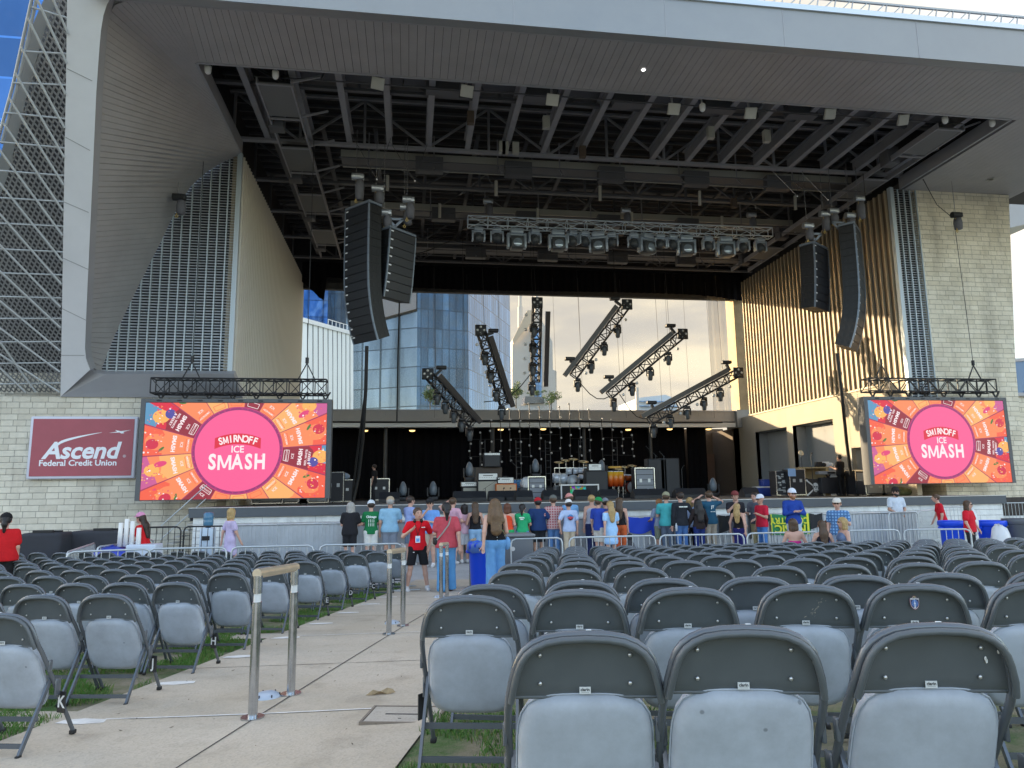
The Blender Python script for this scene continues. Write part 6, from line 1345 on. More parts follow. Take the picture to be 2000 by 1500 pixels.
bin_('royal-blue bin behind the barrier at far left',255,17.2,.8,.36,M_BIN); bin_('royal-blue bin between the two red-shirted staff',1862,18.6,.95,.33,M_BIN); bin_('royal-blue bin with a white bag at far right',1940,18.2,.95,.36,M_BIN,bag=None); bin_('dark grey bin at the right edge of the picture',1992,18.0,1.0,.36,M_BINL)
def sack(label,px,Y,w,h,m=None,z=0):
    p=at(px,1060,Y=Y); p.z=gz(p.x,Y)+z; b=MB(); b.ball((0,0,h*.5),(w/2,w*.4,h*.52),16); o=b.build('plastic_bag',m or M_BAGW,None,p); r_=random.Random(px)
    for v in o.data.vertices: v.co=v.co*(1+r_.gauss(0,.035))
    tag(o,label,'bag')
sack('white rubbish bag heaped against the far right blue bin',1955,17.6,.55,.85); sack('white bag of cups hanging by the red-shirted man in sunglasses',1905,17.8,.3,.75,z=.55); sack('blue bag of rubbish on the cart at far left',222,17,1.1,.55,mat('blue_bag_plastic',(.03,.06,.42),.35),.3)
p=at(283,1060,Y=17.0); p.z=G0; t=thing('cart','white cleaning cart with stacked cups pushed by the woman in a pink cap','cart',p); b=MB(); b.rbox((0,0,.52),(.62,.5,.75),.03); b.build('cart_tub',mat('pale_blue_white_plastic',(.55,.62,.72),.5),t); b=MB(); [b.cyl((s*.22,-.1,.05),(s*.22+.04,-.1,.05),.06,n=10) for s in (-1,1)]; b.build('caster',BLK,t); b=MB()
for k,(x,h) in enumerate([(-.62,.52),(-.50,.60),(-.38,.55),(-.24,.40)]): b.lathe((x+.1,0,.85),[(.055,0),(.048,h)],10)
b.build('cup_stack',WHITE,t)
def cooler_bottle(label,px,Y,z0):
    p=at(px,1000,Y=Y); p.z=z0; t=thing('water_dispenser',label,'water dispenser',p); b=MB(); b.rbox((0,0,.52),(.36,.34,1.04),.03); b.build('dispenser_body',mat('dispenser_white_blue',(.50,.60,.70),.4),t); b=MB(); b.lathe((0,0,1.04),[(.06,0),(.135,.08),(.137,.2),(.13,.22),(.137,.24),(.135,.40),(.10,.43),(.001,.435)],18); b.build('water_bottle',mat('blue_water_bottle',(.08,.22,.36),.12,alpha=.85),t); b=MB(); b.bb((-.1,-.19,.70),(.1,-.17,.82)); b.build('tap_panel',BLK,t)
cooler_bottle('white water dispenser with a blue bottle left of the barricade',408,21.5,G0); cooler_bottle('water dispenser with a blue bottle behind the red-shirted staff',1862,25.3,-.72)
# steps at the left stage corner
p=at(378,1040,Y=25.2); t=thing('access_steps','pale metal access steps with a yellow-edged platform at the left stage corner','steps',(p.x,25.2,G0)); b=MB()
for k in range(7): b.bb((-.9+.2*k,-.4,.22+.2*k),(-.66+.2*k,.5,.25+.2*k))
b.bb((.45,-.4,1.5),(1.4,.6,1.54)); b.build('tread',GALV,t); b=MB(); b.bb((.45,-.42,1.54),(1.4,-.38,1.58)); b.build('yellow_edge',mat('safety_yellow',(.62,.72,.05),.5),t); b=MB()
for x in (.5,1.35): b.cyl((x,-.38,0),(x,-.38,1.5),.025,n=6); b.cyl((x,.55,0),(x,.55,1.5),.025,n=6)
b.tube([(-.9,-.4,1.0),(.45,-.4,2.3)],.02,6); b.tube([(-.9,-.4,.55),(.45,-.4,1.85)],.018,6); b.build('stair_frame',M_BARR,t)
b=MB(); b.bb((-.25,-.02,0),(.25,.02,.18)); 
for px_,z in ((238,.22),): tag(b.build('wall_hatch',BLK,None,(at(243,1080,Y=26).x,26.03,-.6)),'small black hatch low on the left block wall','hatch')
b=MB(); b.bb((0,0,0),(9,.5,.75)); tag(b.build('planter_wall',mat('rough_dark_soil',(.06,.05,.045),.95,var=.4,vs=4),None,(at(1905,990,Y=26).x,25.6,.02)),'dark soil strip behind the low railing at far right','planter')
b=MB(); b.bb((0,0,0),(11,.4,1.0)); tag(b.build('retaining_wall',M_PALE,None,(at(1878,1020,Y=25.55).x,25.5,-.95)),'pale low retaining wall under the far right railing','wall')
# ================================================================== CLOTHS ON THE BARRICADE
def hung(label,x0,x1,drop0,drop1,m,name='banner',y=YBAR-.035,top=G0+1.155,sag=.03,cat='cloth',n=20,prof=None):
    a,c=at(x0,1010,Y=y).x,at(x1,1010,Y=y).x; b=MB(); k=8
    for i in range(n+1):
        s=i/n; dr=prof(s) if prof else drop0+(drop1-drop0)*s
        for j in range(k+1): q=j/k; b.v.append((a+(c-a)*s,y-.015-.02*math.sin(s*9+q*3)-.02*q,top-sag*math.sin(math.pi*s)-dr*q))
    for i in range(n):
        for j in range(k): q=i*(k+1)+j; b.f.append((q,q+1,q+k+2,q+k+1)); b.m.append(0); b.sm.append(True)
    return tag(b.build(name,m),label,cat)
hung('bright blue jacket-like cloth spread on the barricade',1222,1279,.0,.0,mat('royal_blue_cloth',(.012,.06,.55),.7),prof=lambda s:.42+.12*math.sin(s*3)-.12*s+(.28 if s>.86 else 0))
hung('black cloth draped over the barricade behind the blonde',1402,1432,.55,.35,mat('black_cloth',(.02,.022,.025),.85)); hung('black jacket hanging on the barricade left of the green flag',1462,1502,.0,.0,mat('black_cloth',(.02,.022,.025),.85),prof=lambda s:.75-.55*s); hung('black garment hanging on the barricade right of the green flag',1580,1606,.5,.3,mat('black_cloth',(.02,.022,.025),.85)); hung('light blue cloth hanging behind the blonde in black',1424,1440,.5,.6,mat('sky_blue_cloth',(.08,.25,.5),.8)); hung('black coat hanging on the barricade left of the woman with straight brown hair',907,916,.95,.8,mat('black_cloth',(.02,.022,.025),.85))
fl=hung('green and yellow flag hung upside down on the barricade',1504,1581,.62,.62,mat('flag_green',(.02,.22,.07),.7),name='flag',cat='flag'); b=MB(); cx=(at(1504,1010,Y=20.7).x+at(1581,1010,Y=20.7).x)/2; FW=at(1581,1010,Y=20.7).x-at(1504,1010,Y=20.7).x; Mf=facing(Vector((cx,YBAR-.085,G0+.84)))@Matrix.Rotation(math.pi,4,'Z')
b.text('COUNTRY',.26,Mf@Matrix.Translation((.0,-.11,0)),ext=.001,bold=.008,sx=1.02); b.text('MUSIC',.33,Mf@Matrix.Translation((0,.13,0)),ext=.001,bold=.010,sx=1.08); b.bb((-FW/2+.02,-.31,-.002),(-FW/2+.09,.3,.002),M=Mf); b.bb((FW/2-.06,-.31,-.002),(FW/2-.03,.3,.002),M=Mf); b.build('flag_lettering',mat('flag_yellow',(.72,.72,.04),.6),fl)
b=MB(); b.ball((0,0,.35),(.13,.1,.3),10); b.ball((0,0,.68),(.09,.08,.1),8); tag(b.build('dark_backpack',mat('black_patterned_bag',(.03,.03,.035),.8,var=.6,vs=20),None,(at(1230,1050,Y=19).x,19,G0)),'black patterned backpack standing by the steel barrier','bag')
# ================================================================== PEOPLE (one blended surface per body)
def surf_nets(D,o,h):
    S=D<0; nx,ny,nz=D.shape
    c=np.zeros((nx-1,ny-1,nz-1)); P=np.zeros((nx-1,ny-1,nz-1,3))
    off=[(i,j,k) for i in (0,1) for j in (0,1) for k in (0,1)]
    sub=lambda A,q: A[q[0]:nx-1+q[0],q[1]:ny-1+q[1],q[2]:nz-1+q[2]]
    for a in off:
        for ax in range(3):
            if a[ax]==1: continue
            b=list(a); b[ax]=1; da,db=sub(D,a),sub(D,b); m=(da<0)!=(db<0)
            t=np.where(m,da/np.where(m,da-db,1),0)
            for q in range(3): P[...,q]+=np.where(m,a[q]+(t if q==ax else 0),0)
            c+=m
    act=c>0; idx=-np.ones(c.shape,int); idx[act]=np.arange(act.sum())
    V=(P[act]/c[act][:,None]+np.argwhere(act))*h+o
    F=[]
    for ax in range(3):
        sl=[slice(None)]*3; sh=[slice(None)]*3; sl[ax]=slice(0,-1); sh[ax]=slice(1,None)
        A,B=S[tuple(sl)],S[tuple(sh)]; E=np.argwhere(A!=B); 
        u,w=[(1,2),(2,0),(0,1)][ax]
        ok=(E[:,u]>0)&(E[:,w]>0)&(E[:,u]<D.shape[u]-1)&(E[:,w]<D.shape[w]-1); E=E[ok]
        if len(E)==0: continue
        q=[]
        for du,dw in ((-1,-1),(0,-1),(0,0),(-1,0)):
            g=E.copy(); g[:,u]+=du; g[:,w]+=dw; q.append(idx[g[:,0],g[:,1],g[:,2]])
        q=np.stack(q,1); fl=A[E[:,0],E[:,1],E[:,2]]; q[~fl]=q[~fl][:,::-1]; F.append(q)
    return V,(np.concatenate(F) if F else np.zeros((0,4),int))
def sdf_mesh(prims,h,cuts=(),holes=()):
    lo=np.min([np.minimum(np.array(p[0]),np.array(p[1]))-max(p[2],p[3]) for p in prims],0)-3*h; hi=np.max([np.maximum(np.array(p[0]),np.array(p[1]))+max(p[2],p[3]) for p in prims],0)+3*h
    n=np.ceil((hi-lo)/h).astype(int)+1; D=np.full(n,1.0)
    ax=[lo[i]+h*np.arange(n[i]) for i in range(3)]
    for p in prims:
        a,b,ra,rb=np.array(p[0],float),np.array(p[1],float),p[2],p[3]; fy=p[4] if len(p)>4 else 1; k=p[5] if len(p)>5 else .02
        m=max(ra,rb)+k+2*h; l=np.minimum(a,b)-m; u=np.maximum(a,b)+m
        i0=np.clip(((l-lo)/h).astype(int),0,n-1); i1=np.clip(np.ceil((u-lo)/h).astype(int)+1,1,n)
        X,Y,Z=np.meshgrid(*[ax[i][i0[i]:i1[i]] for i in range(3)],indexing='ij')
        d=b-a; dd=np.array([d[0],d[1]/fy,d[2]]); L2=max(1e-9,(dd**2).sum())
        px,py,pz=X-a[0],(Y-a[1])/fy,Z-a[2]; t=np.clip((px*dd[0]+py*dd[1]+pz*dd[2])/L2,0,1)
        e=np.sqrt((px-t*dd[0])**2+(py-t*dd[1])**2+(pz-t*dd[2])**2)-(ra+(rb-ra)*t)
        e=e*(.5+.5*fy)
        s=(slice(i0[0],i1[0]),slice(i0[1],i1[1]),slice(i0[2],i1[2])); c=D[s]; w=np.clip(.5+.5*(c-e)/k,0,1); D[s]=c+(e-c)*w-k*w*(1-w)
    X,Y,Z=np.meshgrid(*ax,indexing='ij',sparse=True)
    for (nv,dist) in cuts: D=np.maximum(D,nv[0]*X+nv[1]*Y+nv[2]*Z-dist)
    for (c,r) in holes: D=np.maximum(D,r-np.sqrt((X-c[0])**2+(Y-c[1])**2+(Z-c[2])**2))
    return surf_nets(D,lo,h)
def sdf_obj(name,prims,h,m,parent,cuts=(),holes=()):
    V,F=sdf_mesh(prims,h,cuts,holes); me=bpy.data.meshes.new(name); me.from_pydata(V.tolist(),[],F.tolist()); me.materials.append(m); me.polygons.foreach_set('use_smooth',[True]*len(me.polygons)); me.update()
    o=bpy.data.objects.new(name,me); COL.objects.link(o); o.parent=parent; return o
SKIN=[mat('skin_fair',(.56,.33,.25),.5,var=.08,vs=9),mat('skin_light',(.48,.27,.19),.5,var=.08,vs=9),mat('skin_tan',(.36,.20,.13),.5,var=.08,vs=9)]
_cm={}
def cloth(c,v=.12):
    if c not in _cm: _cm[c]=mat('cloth_%02d'%len(_cm),c,.85,var=v,vs=9,bump=.7,bs=13,spec=.2)
    return _cm[c]
def plaid(name,c1,c2):
    if name in _mats: return _mats[name]
    m,t,b=node_mat(name); g=t.nodes.new('ShaderNodeTexCoord'); k=t.nodes.new('ShaderNodeTexBrick'); k.offset=0; k.inputs['Scale'].default_value=1; k.inputs['Brick Width'].default_value=.07; k.inputs['Row Height'].default_value=.07; k.inputs['Mortar Size'].default_value=.014
    mp=t.nodes.new('ShaderNodeMapping'); mp.inputs['Rotation'].default_value=(R(90),0,0); t.links.new(g.outputs['Object'],mp.inputs['Vector']); t.links.new(mp.outputs['Vector'],k.inputs['Vector']); k.inputs['Color1'].default_value=(*c1,1); k.inputs['Color2'].default_value=tuple(x*.75 for x in c1)+(1,); k.inputs['Mortar'].default_value=(*c2,1); t.links.new(k.outputs['Color'],b.inputs['Base Color']); b.inputs['Roughness'].default_value=.85; return m
HAIRC={'black':(.012,.010,.010),'dark':(.030,.018,.012),'brown':(.075,.042,.022),'red':(.11,.035,.015),'blond':(.40,.27,.11),'grey':(.36,.35,.33),'mixed':(.13,.075,.035),'ginger':(.28,.12,.04)}
def hairm(k): return mat('hair_'+k,HAIRC[k],.45,var=.35,vs=26,bump=.5,bs=90)
M_EYE=mat('eye_dark',(.02,.015,.012),.2); M_LIP=mat('lip',(.40,.12,.10),.5); M_SHOE=[mat('shoe_white',(.6,.6,.6),.6),mat('shoe_black',(.02,.02,.02),.6),mat('shoe_brown',(.16,.07,.03),.6)]
M_SHADES=mat('dark_sunglasses',(.01,.01,.012),.1)
ARM={'down':((.045,-.02,-.285),(.01,.05,-.245)),'rail':((.07,.07,-.27),(-.07,.22,-.03)),'mouth':((.06,.17,-.19),(-.19,.07,.22)),'eyes':((.25,.10,.06),(-.24,.04,.13)),'crossed':((.06,.07,-.27),(-.25,.16,.05)),'pocket':((.13,-.05,-.26),(-.07,.08,-.22)),'point':((.13,.04,-.25),(-.14,.18,.13)),'phone':((.05,.04,-.27),(-.04,.23,.09)),'head':((.21,-.02,.10),(-.22,.0,.12)),'front':((.05,.02,-.28),(-.15,.19,-.12)),'swing':((.06,-.10,-.27),(.02,-.02,-.25)),'swingf':((.05,.08,-.28),(.0,.12,-.23)),'lap':((.06,.06,-.27),(-.08,.22,-.10)),'rest':((.10,.03,-.26),(.02,.10,-.22))}
def person(label,px,Y,H,rz=0,arms=('down','down'),top=('tee',(.5,.5,.5)),bottom=('jeans',(.10,.18,.33)),hair=('short','brown'),cap=None,skin=0,bw=1.0,lean=0,walk=0,stance=.0,seated=False,h=.016,face=False,fem=False,shoe=0,shades=False,tilt=0,z=None,beard=False,turn=0):
    s=H/1.75; p=at(px,1000,Y=Y); p.z=gz(p.x,p.y) if z is None else z
    t=thing('person',label,'person',p,rz); V=lambda x,y,zz: np.array([x*s,y*s,zz*s])
    sw=(.165 if fem else .19)*(.6+.4*bw); hip=(.092 if fem else .088)*(.7+.3*bw); b_=bw
    hz=.92 if not seated else .50; dz=hz-.92
    L=lambda zz: lean*max(0,zz-.95)                     # forward offset from leaning
    def T(x,y,zz): return V(x,y+L(zz),zz+dz)
    pel=[T(-.055,0,.94),T(.055,0,.94)]
    tor=[(T(-.06*b_,0,.93),T(.06*b_,0,.93),.125*b_*s,.125*b_*s,.80,.05),(T(0,0,.98),T(0,.0,1.12),.135*b_*s,.118*b_*s,.72,.06),(T(0,0,1.12),T(0,-.005,1.30),.120*b_*s,.145*(.65+.35*b_)*s,.70,.06),(T(-sw+.075,-.01,1.375),T(sw-.075,-.01,1.375),.085*s,.085*s,.85,.06)]
    if fem: tor+=[(T(-.065,.07,1.27),T(-.065,.07,1.26),.062*s,.062*s,1,.03),(T(.065,.07,1.27),T(.065,.07,1.26),.062*s,.062*s,1,.03)]
    neck=[(T(0,-.01,1.40),T(0,.005,1.53),.060*s,.052*s,1,.03)]
    hc=T(0,.02,1.635); cy,sy=math.cos(turn),math.sin(turn)
    def hd(x,y,zz): 
        y2=y*math.cos(tilt)-zz*math.sin(tilt); z2=y*math.sin(tilt)+zz*math.cos(tilt); return hc+np.array([x*cy-y2*sy,x*sy+y2*cy,z2])*s
    head=[(hd(0,-.012,.02),hd(0,-.012,.02),.094*s,.094*s,1.10,.03),(hd(0,.022,-.055),hd(0,.03,-.075),.066*s,.052*s,1.0,.04)]
    if face: head+=[(hd(0,.098,.0),hd(0,.112,-.03),.010*s,.015*s,1,.012),(hd(-.02,.086,-.062),hd(.02,.086,-.062),.012*s,.012*s,1,.012)]
    head+=[(hd(sx*.093,-.01,-.01),hd(sx*.096,-.012,-.035),.016*s,.012*s,1,.012) for sx in (-1,1)]
    limbs=[]; sleeve=[]; lsleeve=[]; hands=[]
    for sx,ar in ((-1,arms[0]),(1,arms[1])):
        sh=T(sx*sw,-.01,1.40); e_,w_=ARM[ar]; el=sh+np.array([e_[0]*sx,e_[1],e_[2]])*s; wr=el+np.array([w_[0]*sx,w_[1],w_[2]])*s
        bb=.75+.25*b_
        limbs+=[(sh,el,.050*bb*s,.040*bb*s,1,.025),(el,wr,.039*bb*s,.026*s,1,.02)]
        f=.62; sleeve.append((sh,sh+(el-sh)*f,.064*bb*s,.062*bb*s,1,.03)); lsleeve+= [(sh,el,.062*bb*s,.052*bb*s,1,.03),(el,el+(wr-el)*.94,.052*bb*s,.040*s,1,.03)]
        d=(wr-el)/np.linalg.norm(wr-el); sd_=np.cross(d,np.array([sx*.4,0,1.0]) if abs(d[2])<.8 else np.array([0,1.,0])); sd_/=max(1e-6,np.linalg.norm(sd_)); nm=np.cross(sd_,d)
        pe=wr+d*.085*s; hands+=[(wr,pe,.027*s,.030*s,1,.02)]
        for q,(o_,ln) in enumerate(((-.027,.068),(-.009,.078),(.009,.074),(.027,.058))):
            a=pe+sd_*o_*s; m_=a+(d*.55+nm*.12*(-1 if sx<0 else 1))*ln*s; c=m_+(d*.35+nm*.35*(-1 if sx<0 else 1))*ln*s; r=max(.0095*s,.62*h); hands+=[(a,m_,r,r*.95,1,.004),(m_,c,r*.95,r*.85,1,.004)]
        a=wr+d*.03*s-sd_*.022*s; hands+=[(a,a+(d*.7-sd_*.7)*.045*s,.013*s,.011*s,1,.008),(a+(d*.7-sd_*.7)*.045*s,a+(d*1.2-sd_*.8)*.062*s,.011*s,.009*s,1,.004)]
    legs=[]; feet=[]; J=[]
    for sx in (-1,1):
        st=walk*sx
        if seated: hp,kn,an=V(sx*hip,0,hz),V(sx*.10,.42,.50),V(sx*.10,.40,.09)
        else: hp,kn,an=V(sx*hip,0,.92),V(sx*(hip+stance*.5),.10*st+.03*abs(walk)+.015,.49),V(sx*(hip+stance),.24*st-.03,.085+(.05*abs(walk) if st<0 else 0))
        J.append((hp,kn,an)); k_=.7+.3*b_
        legs+=[(hp,kn,.082*k_*s,.055*k_*s,1,.03),(kn,kn+(an-kn)*.35,.052*k_*s,.054*k_*s,1,.02),(kn+(an-kn)*.35,an,.054*k_*s,.036*s,1,.02)]
        ft=[(an+V(0,-.03,-.045),an+V(0,.14,-.055),.036*s,.033*s,1,.02),(an,an+V(0,0,-.03),.040*s,.040*s,1,.02)]; feet.append(ft)
    sdf_obj('body',tor+neck+head+limbs+hands+legs+feet[0]+feet[1],h,SKIN[skin],t)
    # ---- top
    kind,c=top; m=c if not isinstance(c,tuple) else cloth(c); inf=.014*s; hem=V(0,0,(.86 if kind not in('tank','crop','dress','gown') else .97)+dz)[2]
    tp=[(a[0],a[1],a[2]+inf,a[3]+inf,a[4],a[5]) for a in tor]
    loose=[(T(0,0,1.18),T(0,0,.86),.142*b_*s,.158*b_*s,.74,.05)]
    if kind in ('tee','polo','shirt','long','big'):
        k2=tp+[(sv[0],sv[1],sv[2]+(.014 if kind=='big' else .004)*s,sv[3]+(.02 if kind=='big' else .004)*s,1,.03) for sv in (sleeve if kind!='long' else lsleeve)]+loose+[(T(0,-.01,1.40),T(0,-.005,1.455),.074*s,.062*s,1,.02)]
        if kind=='big': k2+=[(T(0,0,1.2),T(0,.0,.90),.155*b_*s,.185*b_*s,.74,.05)]
        sdf_obj('shirt',k2,h,m,t,cuts=[((0,0,-1),-hem),((0,0,1),V(0,0,1.475+dz)[2])])
    elif kind in ('tank','crop','halter'):
        w=.10; k2=tp[:3]+tp[4:]+[(T(-w+.03,-.01,1.34),T(w-.03,-.01,1.34),.085*s,.085*s,.95,.05)]
        sdf_obj('tank_top',k2,h,m,t,cuts=[((0,0,-1),-hem),((0,0,1),V(0,0,(1.405 if kind!='halter' else 1.22)+dz)[2])])
    elif kind in ('dress','gown'):
        zb=.52; k2=tp+[(T(0,0,1.08),V(0,0,zb+.10),.115*s,.21*s,.85,.06)]+([(sv[0],sv[1],sv[2]+.006*s,sv[3]+.012*s,1,.03) for sv in sleeve] if kind=='dress' else [])
        sdf_obj('dress',k2,h,m,t,cuts=[((0,0,-1),-V(0,0,zb)[2]),((0,0,1),V(0,0,1.42+dz)[2])])
    # ---- bottom
    if bottom:
        kind,c=bottom; m=c if not isinstance(c,tuple) else cloth(c); pl=[(tp[0][0],tp[0][1],tp[0][2]-.002*s,tp[0][3]-.002*s,.82,.05),(T(0,0,.95),T(0,0,1.02),.130*b_*s,.120*b_*s,.74,.04)]; k_=.7+.3*b_
        for hp,kn,an in J:
            if kind=='jeans': pl+=[(hp,kn,.094*k_*s,.070*k_*s,1,.03),(kn,an+V(0,0,-.02),.070*k_*s,.060*s,1,.03)]
            if kind=='wide': pl+=[(hp,kn,.098*k_*s,.092*k_*s,1,.03),(kn,an+V(0,0,-.03),.090*k_*s,.115*s,1,.03)]
            if kind=='shorts': pl+=[(hp,kn+(hp-kn)*.12,.100*k_*s,.094*k_*s,1,.03)]
            if kind=='mini': pl+=[(hp,kn+(hp-kn)*.62,.098*k_*s,.100*k_*s,1,.03)]
        cu=[((0,0,1),V(0,0,1.03+dz)[2])]
        if kind=='shorts' and not seated: cu.append(((0,0,-1),-V(0,0,.545)[2]))
        if kind=='mini': cu.append(((0,0,-1),-V(0,0,.75)[2]))
        if kind in('jeans','wide'): cu.append(((0,0,-1),-.03*s))
        sdf_obj('trousers' if kind in('jeans','wide') else 'shorts',pl,h,m,t,cuts=cu)
    for ft in feet: sdf_obj('shoe',[(a[0],a[1],a[2]+.010*s,a[3]+.010*s,1,.02) for a in ft],h,M_SHOE[shoe],t)
    # ---- hair, cap, face
    st,hc_=hair; cap_h=[(hd(0,-.018,.025),hd(0,-.018,.025),.103*s,.103*s,1.12,.03)]
    fh=[(hd(0,.125,-.05),.118*s)]
    if st!='bald':
        ex=[]
        if st in ('long','wavy'): ex=[(hd(0,-.07,-.02),T(0,-.115,1.42),.088*s,.10*s,.62,.05),(T(0,-.115,1.42),T(0,-.135,1.20 if st=='long' else 1.16),.10*s,(.075 if st=='long' else .11)*s,.5,.05)]
        if st=='wavy': ex+=[(hd(sx*.08,-.02,-.04),T(sx*.12,-.07,1.33),.05*s,.06*s,.8,.05) for sx in (-1,1)]
        if st=='bob': ex=[(hd(0,-.045,0),hd(0,-.05,-.13),.098*s,.102*s,.8,.04),(hd(-.075,.0,-.02),hd(-.085,.0,-.14),.04*s,.04*s,1,.04),(hd(.075,.0,-.02),hd(.085,.0,-.14),.04*s,.04*s,1,.04)]
        if st=='pony': ex=[(hd(0,-.10,-.02),hd(0,-.135,-.07),.05*s,.052*s,1,.03),(hd(0,-.135,-.07),hd(0,-.13,-.22),.045*s,.025*s,1,.03)]
        if st=='curly': ex=[(hd(sx*.09,-.02,zz),hd(sx*.10,-.03,zz-.05),.05*s,.05*s,1,.03) for sx in (-1,1) for zz in (.04,-.04)]
        sdf_obj('hair',cap_h+ex,h*.9,hairm(hc_),t,holes=fh)
    if cap:
        m=cloth(cap,.05); cp=[(hd(0,-.008,.045),hd(0,-.008,.055),.108*s,.106*s,1.08,.02)]; cu_n=hd(0,0,1)-hd(0,0,0); cu_n/=np.linalg.norm(cu_n)
        o=sdf_obj('cap',cp,h*.8,m,t,cuts=[((-cu_n[0],-cu_n[1],-cu_n[2]),-float(cu_n@hd(0,0,.035)))]); b=MB(); n=12; q=[hd(.085*math.cos(a),.06+.115*math.sin(a),.042) for a in np.linspace(0,math.pi,n)]; b.slab([Vector(x) for x in q],.012*s); b.build('cap_peak',m,o)
    if face:
        b=MB(); [b.ball(hd(sx*.034,.088,.005),(.011*s,.006*s,.007*s),8) for sx in (-1,1)]; b.build('eyes',M_EYE,t)
        b=MB(); b.ball(hd(0,.098,-.064),(.022*s,.006*s,.006*s),8); b.build('lips',M_LIP,t)
        b=MB(); [b.bar(hd(sx*.018,.095,.024),hd(sx*.052,.085,.024),.006*s) for sx in (-1,1)]; b.build('eyebrows',hairm(hc_ if hc_ in HAIRC else 'brown'),t)
    if beard: sdf_obj('beard',[(hd(0,.045,-.085),hd(0,.06,-.10),.058*s,.050*s,1,.03),(hd(-.06,.03,-.06),hd(.06,.03,-.06),.035*s,.035*s,1,.03)],h,hairm(hc_),t,cuts=[((0,0,1),float(hd(0,0,-.048)[2]))])
    if shades:
        b=MB(); [b.ball(hd(sx*.034,.098,.006),(.026*s,.010*s,.018*s),10) for sx in (-1,1)]; b.bar(hd(-.01,.102,.01),hd(.01,.102,.01),.006*s); [b.bar(hd(sx*.055,.09,.01),hd(sx*.1,.0,.01),.006*s) for sx in (-1,1)]; b.build('sunglasses',M_SHADES,t)
    t['_s']=s; return t
def back_print(t,txts,col,z=1.28,size=.07,y=-.150):
    s=t['_s']; b=MB(); M=facing(Vector((0,y*s,z*s)))
    for k,x in enumerate(txts): b.text(x,size*s,M@Matrix.Translation((0,-k*size*1.2*s,0)),ext=.004,bold=.003)
    b.build('shirt_print',mat('print_%d%d%d'%tuple(int(c*9) for c in col),col,.7),t)
PY=19.9; BL=(.10,.22,.42); KH=(.38,.32,.23)
H_=lambda px,y,Y=PY:max(1.52,min(1.90,at(px,y,Y=Y).z-gz(at(px,y,Y=Y).x,Y)))
P=person
P('broad woman in a red shirt and black cap at the far left edge',13,14.0,H_(15,1005,14),R(20),('front','down'),('big',(.55,.015,.02)),('shorts',(.02,.02,.022)),('pony','black'),(.015,.015,.017),0,1.32,fem=True)
P('woman in a pink cap and red shirt pushing the cleaning cart',286,17.2,H_(283,1003,17.2),R(75),('phone','phone'),('tee',(.55,.015,.02)),('jeans',(.5,.5,.55)),('long','dark'),(.65,.28,.45),0,fem=True,lean=.2)
P('woman in a lavender dress with a black waist pouch walking by the steps',452,18.6,H_(450,993,18.6),R(-55),('swing','swingf'),('dress',(.52,.45,.66)),None,('bob','blond'),None,0,walk=.7,fem=True)
P('grey-haired person in black shirt and shorts leaning on the barricade',684,PY,H_(684,981),R(-8),('rail','rail'),('big',(.018,.018,.022)),('shorts',(.02,.02,.024)),('bob','grey'),None,0,1.12,lean=.1,fem=True,shoe=1)
t=P('person in a green shirt, white cap and white shorts at the barricade',725,PY,H_(724,979),R(5),('rail','rail'),('tee',(.015,.17,.06)),('shorts',(.66,.66,.62)),('short','dark'),(.62,.68,.74),0,lean=.1,fem=True); back_print(t,['Chicago','| | | |','| | | |'],(.75,.8,.78),1.33,.085,-.175)
P('heavy man in a pale blue tee, tan cap and grey shorts',762,PY,H_(762,972),R(-4),('down','rail'),('tee',(.26,.46,.62)),('shorts',(.20,.23,.28)),('short','grey'),(.42,.34,.24),1,1.22)
P('dark-haired man in a periwinkle tee looking right along the barricade',801,PY,H_(801,969),R(-60),('rail','phone'),('tee',(.30,.38,.66)),('shorts',(.16,.2,.27)),('short','dark'),None,0,face=True)
P('man in a bright blue polo and black cap holding a hand to his mouth',840,PY-.6,H_(840,975),R(165),('crossed','mouth'),('polo',(.16,.34,.72)),('shorts',(.42,.36,.28)),('short','dark'),(.02,.02,.022),0,face=True,shades=True)
P('man in a pale pink shirt with an arm raised behind his head',884,PY,H_(884,972),R(-40),('head','rail'),('shirt',(.62,.36,.46)),('shorts',(.3,.3,.34)),('short','brown'),None,0)
P('dark-haired woman in pale pink beside the man with the raised arm',907,PY+.2,H_(907,985),R(15),('rail','down'),('tee',(.60,.38,.46)),('shorts',(.5,.5,.52)),('bob','black'),None,0,fem=True)
P('woman with long straight brown hair in a black top and jeans at the barricade',928,PY,H_(927,981),0,('rail','rail'),('tank',(.015,.015,.018)),('jeans',(.25,.42,.62)),('long','brown'),None,0,fem=True)
P('woman in an orange-red top holding a green cup behind the long-haired woman',991,PY-.2,H_(991,983),R(-20),('rail','front'),('tank',(.72,.08,.03)),('mini',(.03,.35,.12)),('bob','red'),None,0,fem=True)
t=P('woman in a green tee and denim shorts with a dark ponytail',1020,PY-.2,H_(1019,984),R(-15),('rail','rail'),('tee',(.03,.38,.16)),('mini',(.13,.24,.45)),('pony','black'),None,1,fem=True); back_print(t,['VIRGINIA','TECH'],(.8,.85,.8),1.34,.04,-.165)
P('big man in a navy shirt and red cap with black shorts',1051,PY,H_(1051,974),R(6),('pocket','pocket'),('big',(.018,.045,.14)),('shorts',(.018,.02,.024)),('short','black'),(.45,.02,.03),2,1.25,shoe=1)
P('man in a red checked shirt, grey cap and jeans at the barricade',1081,PY,H_(1081,969),R(-6),('pocket','rail'),('shirt',plaid('red_check',(.42,.10,.11),(.52,.36,.36))),('jeans',(.09,.19,.38)),('short','brown'),(.13,.14,.13),0,1.08)
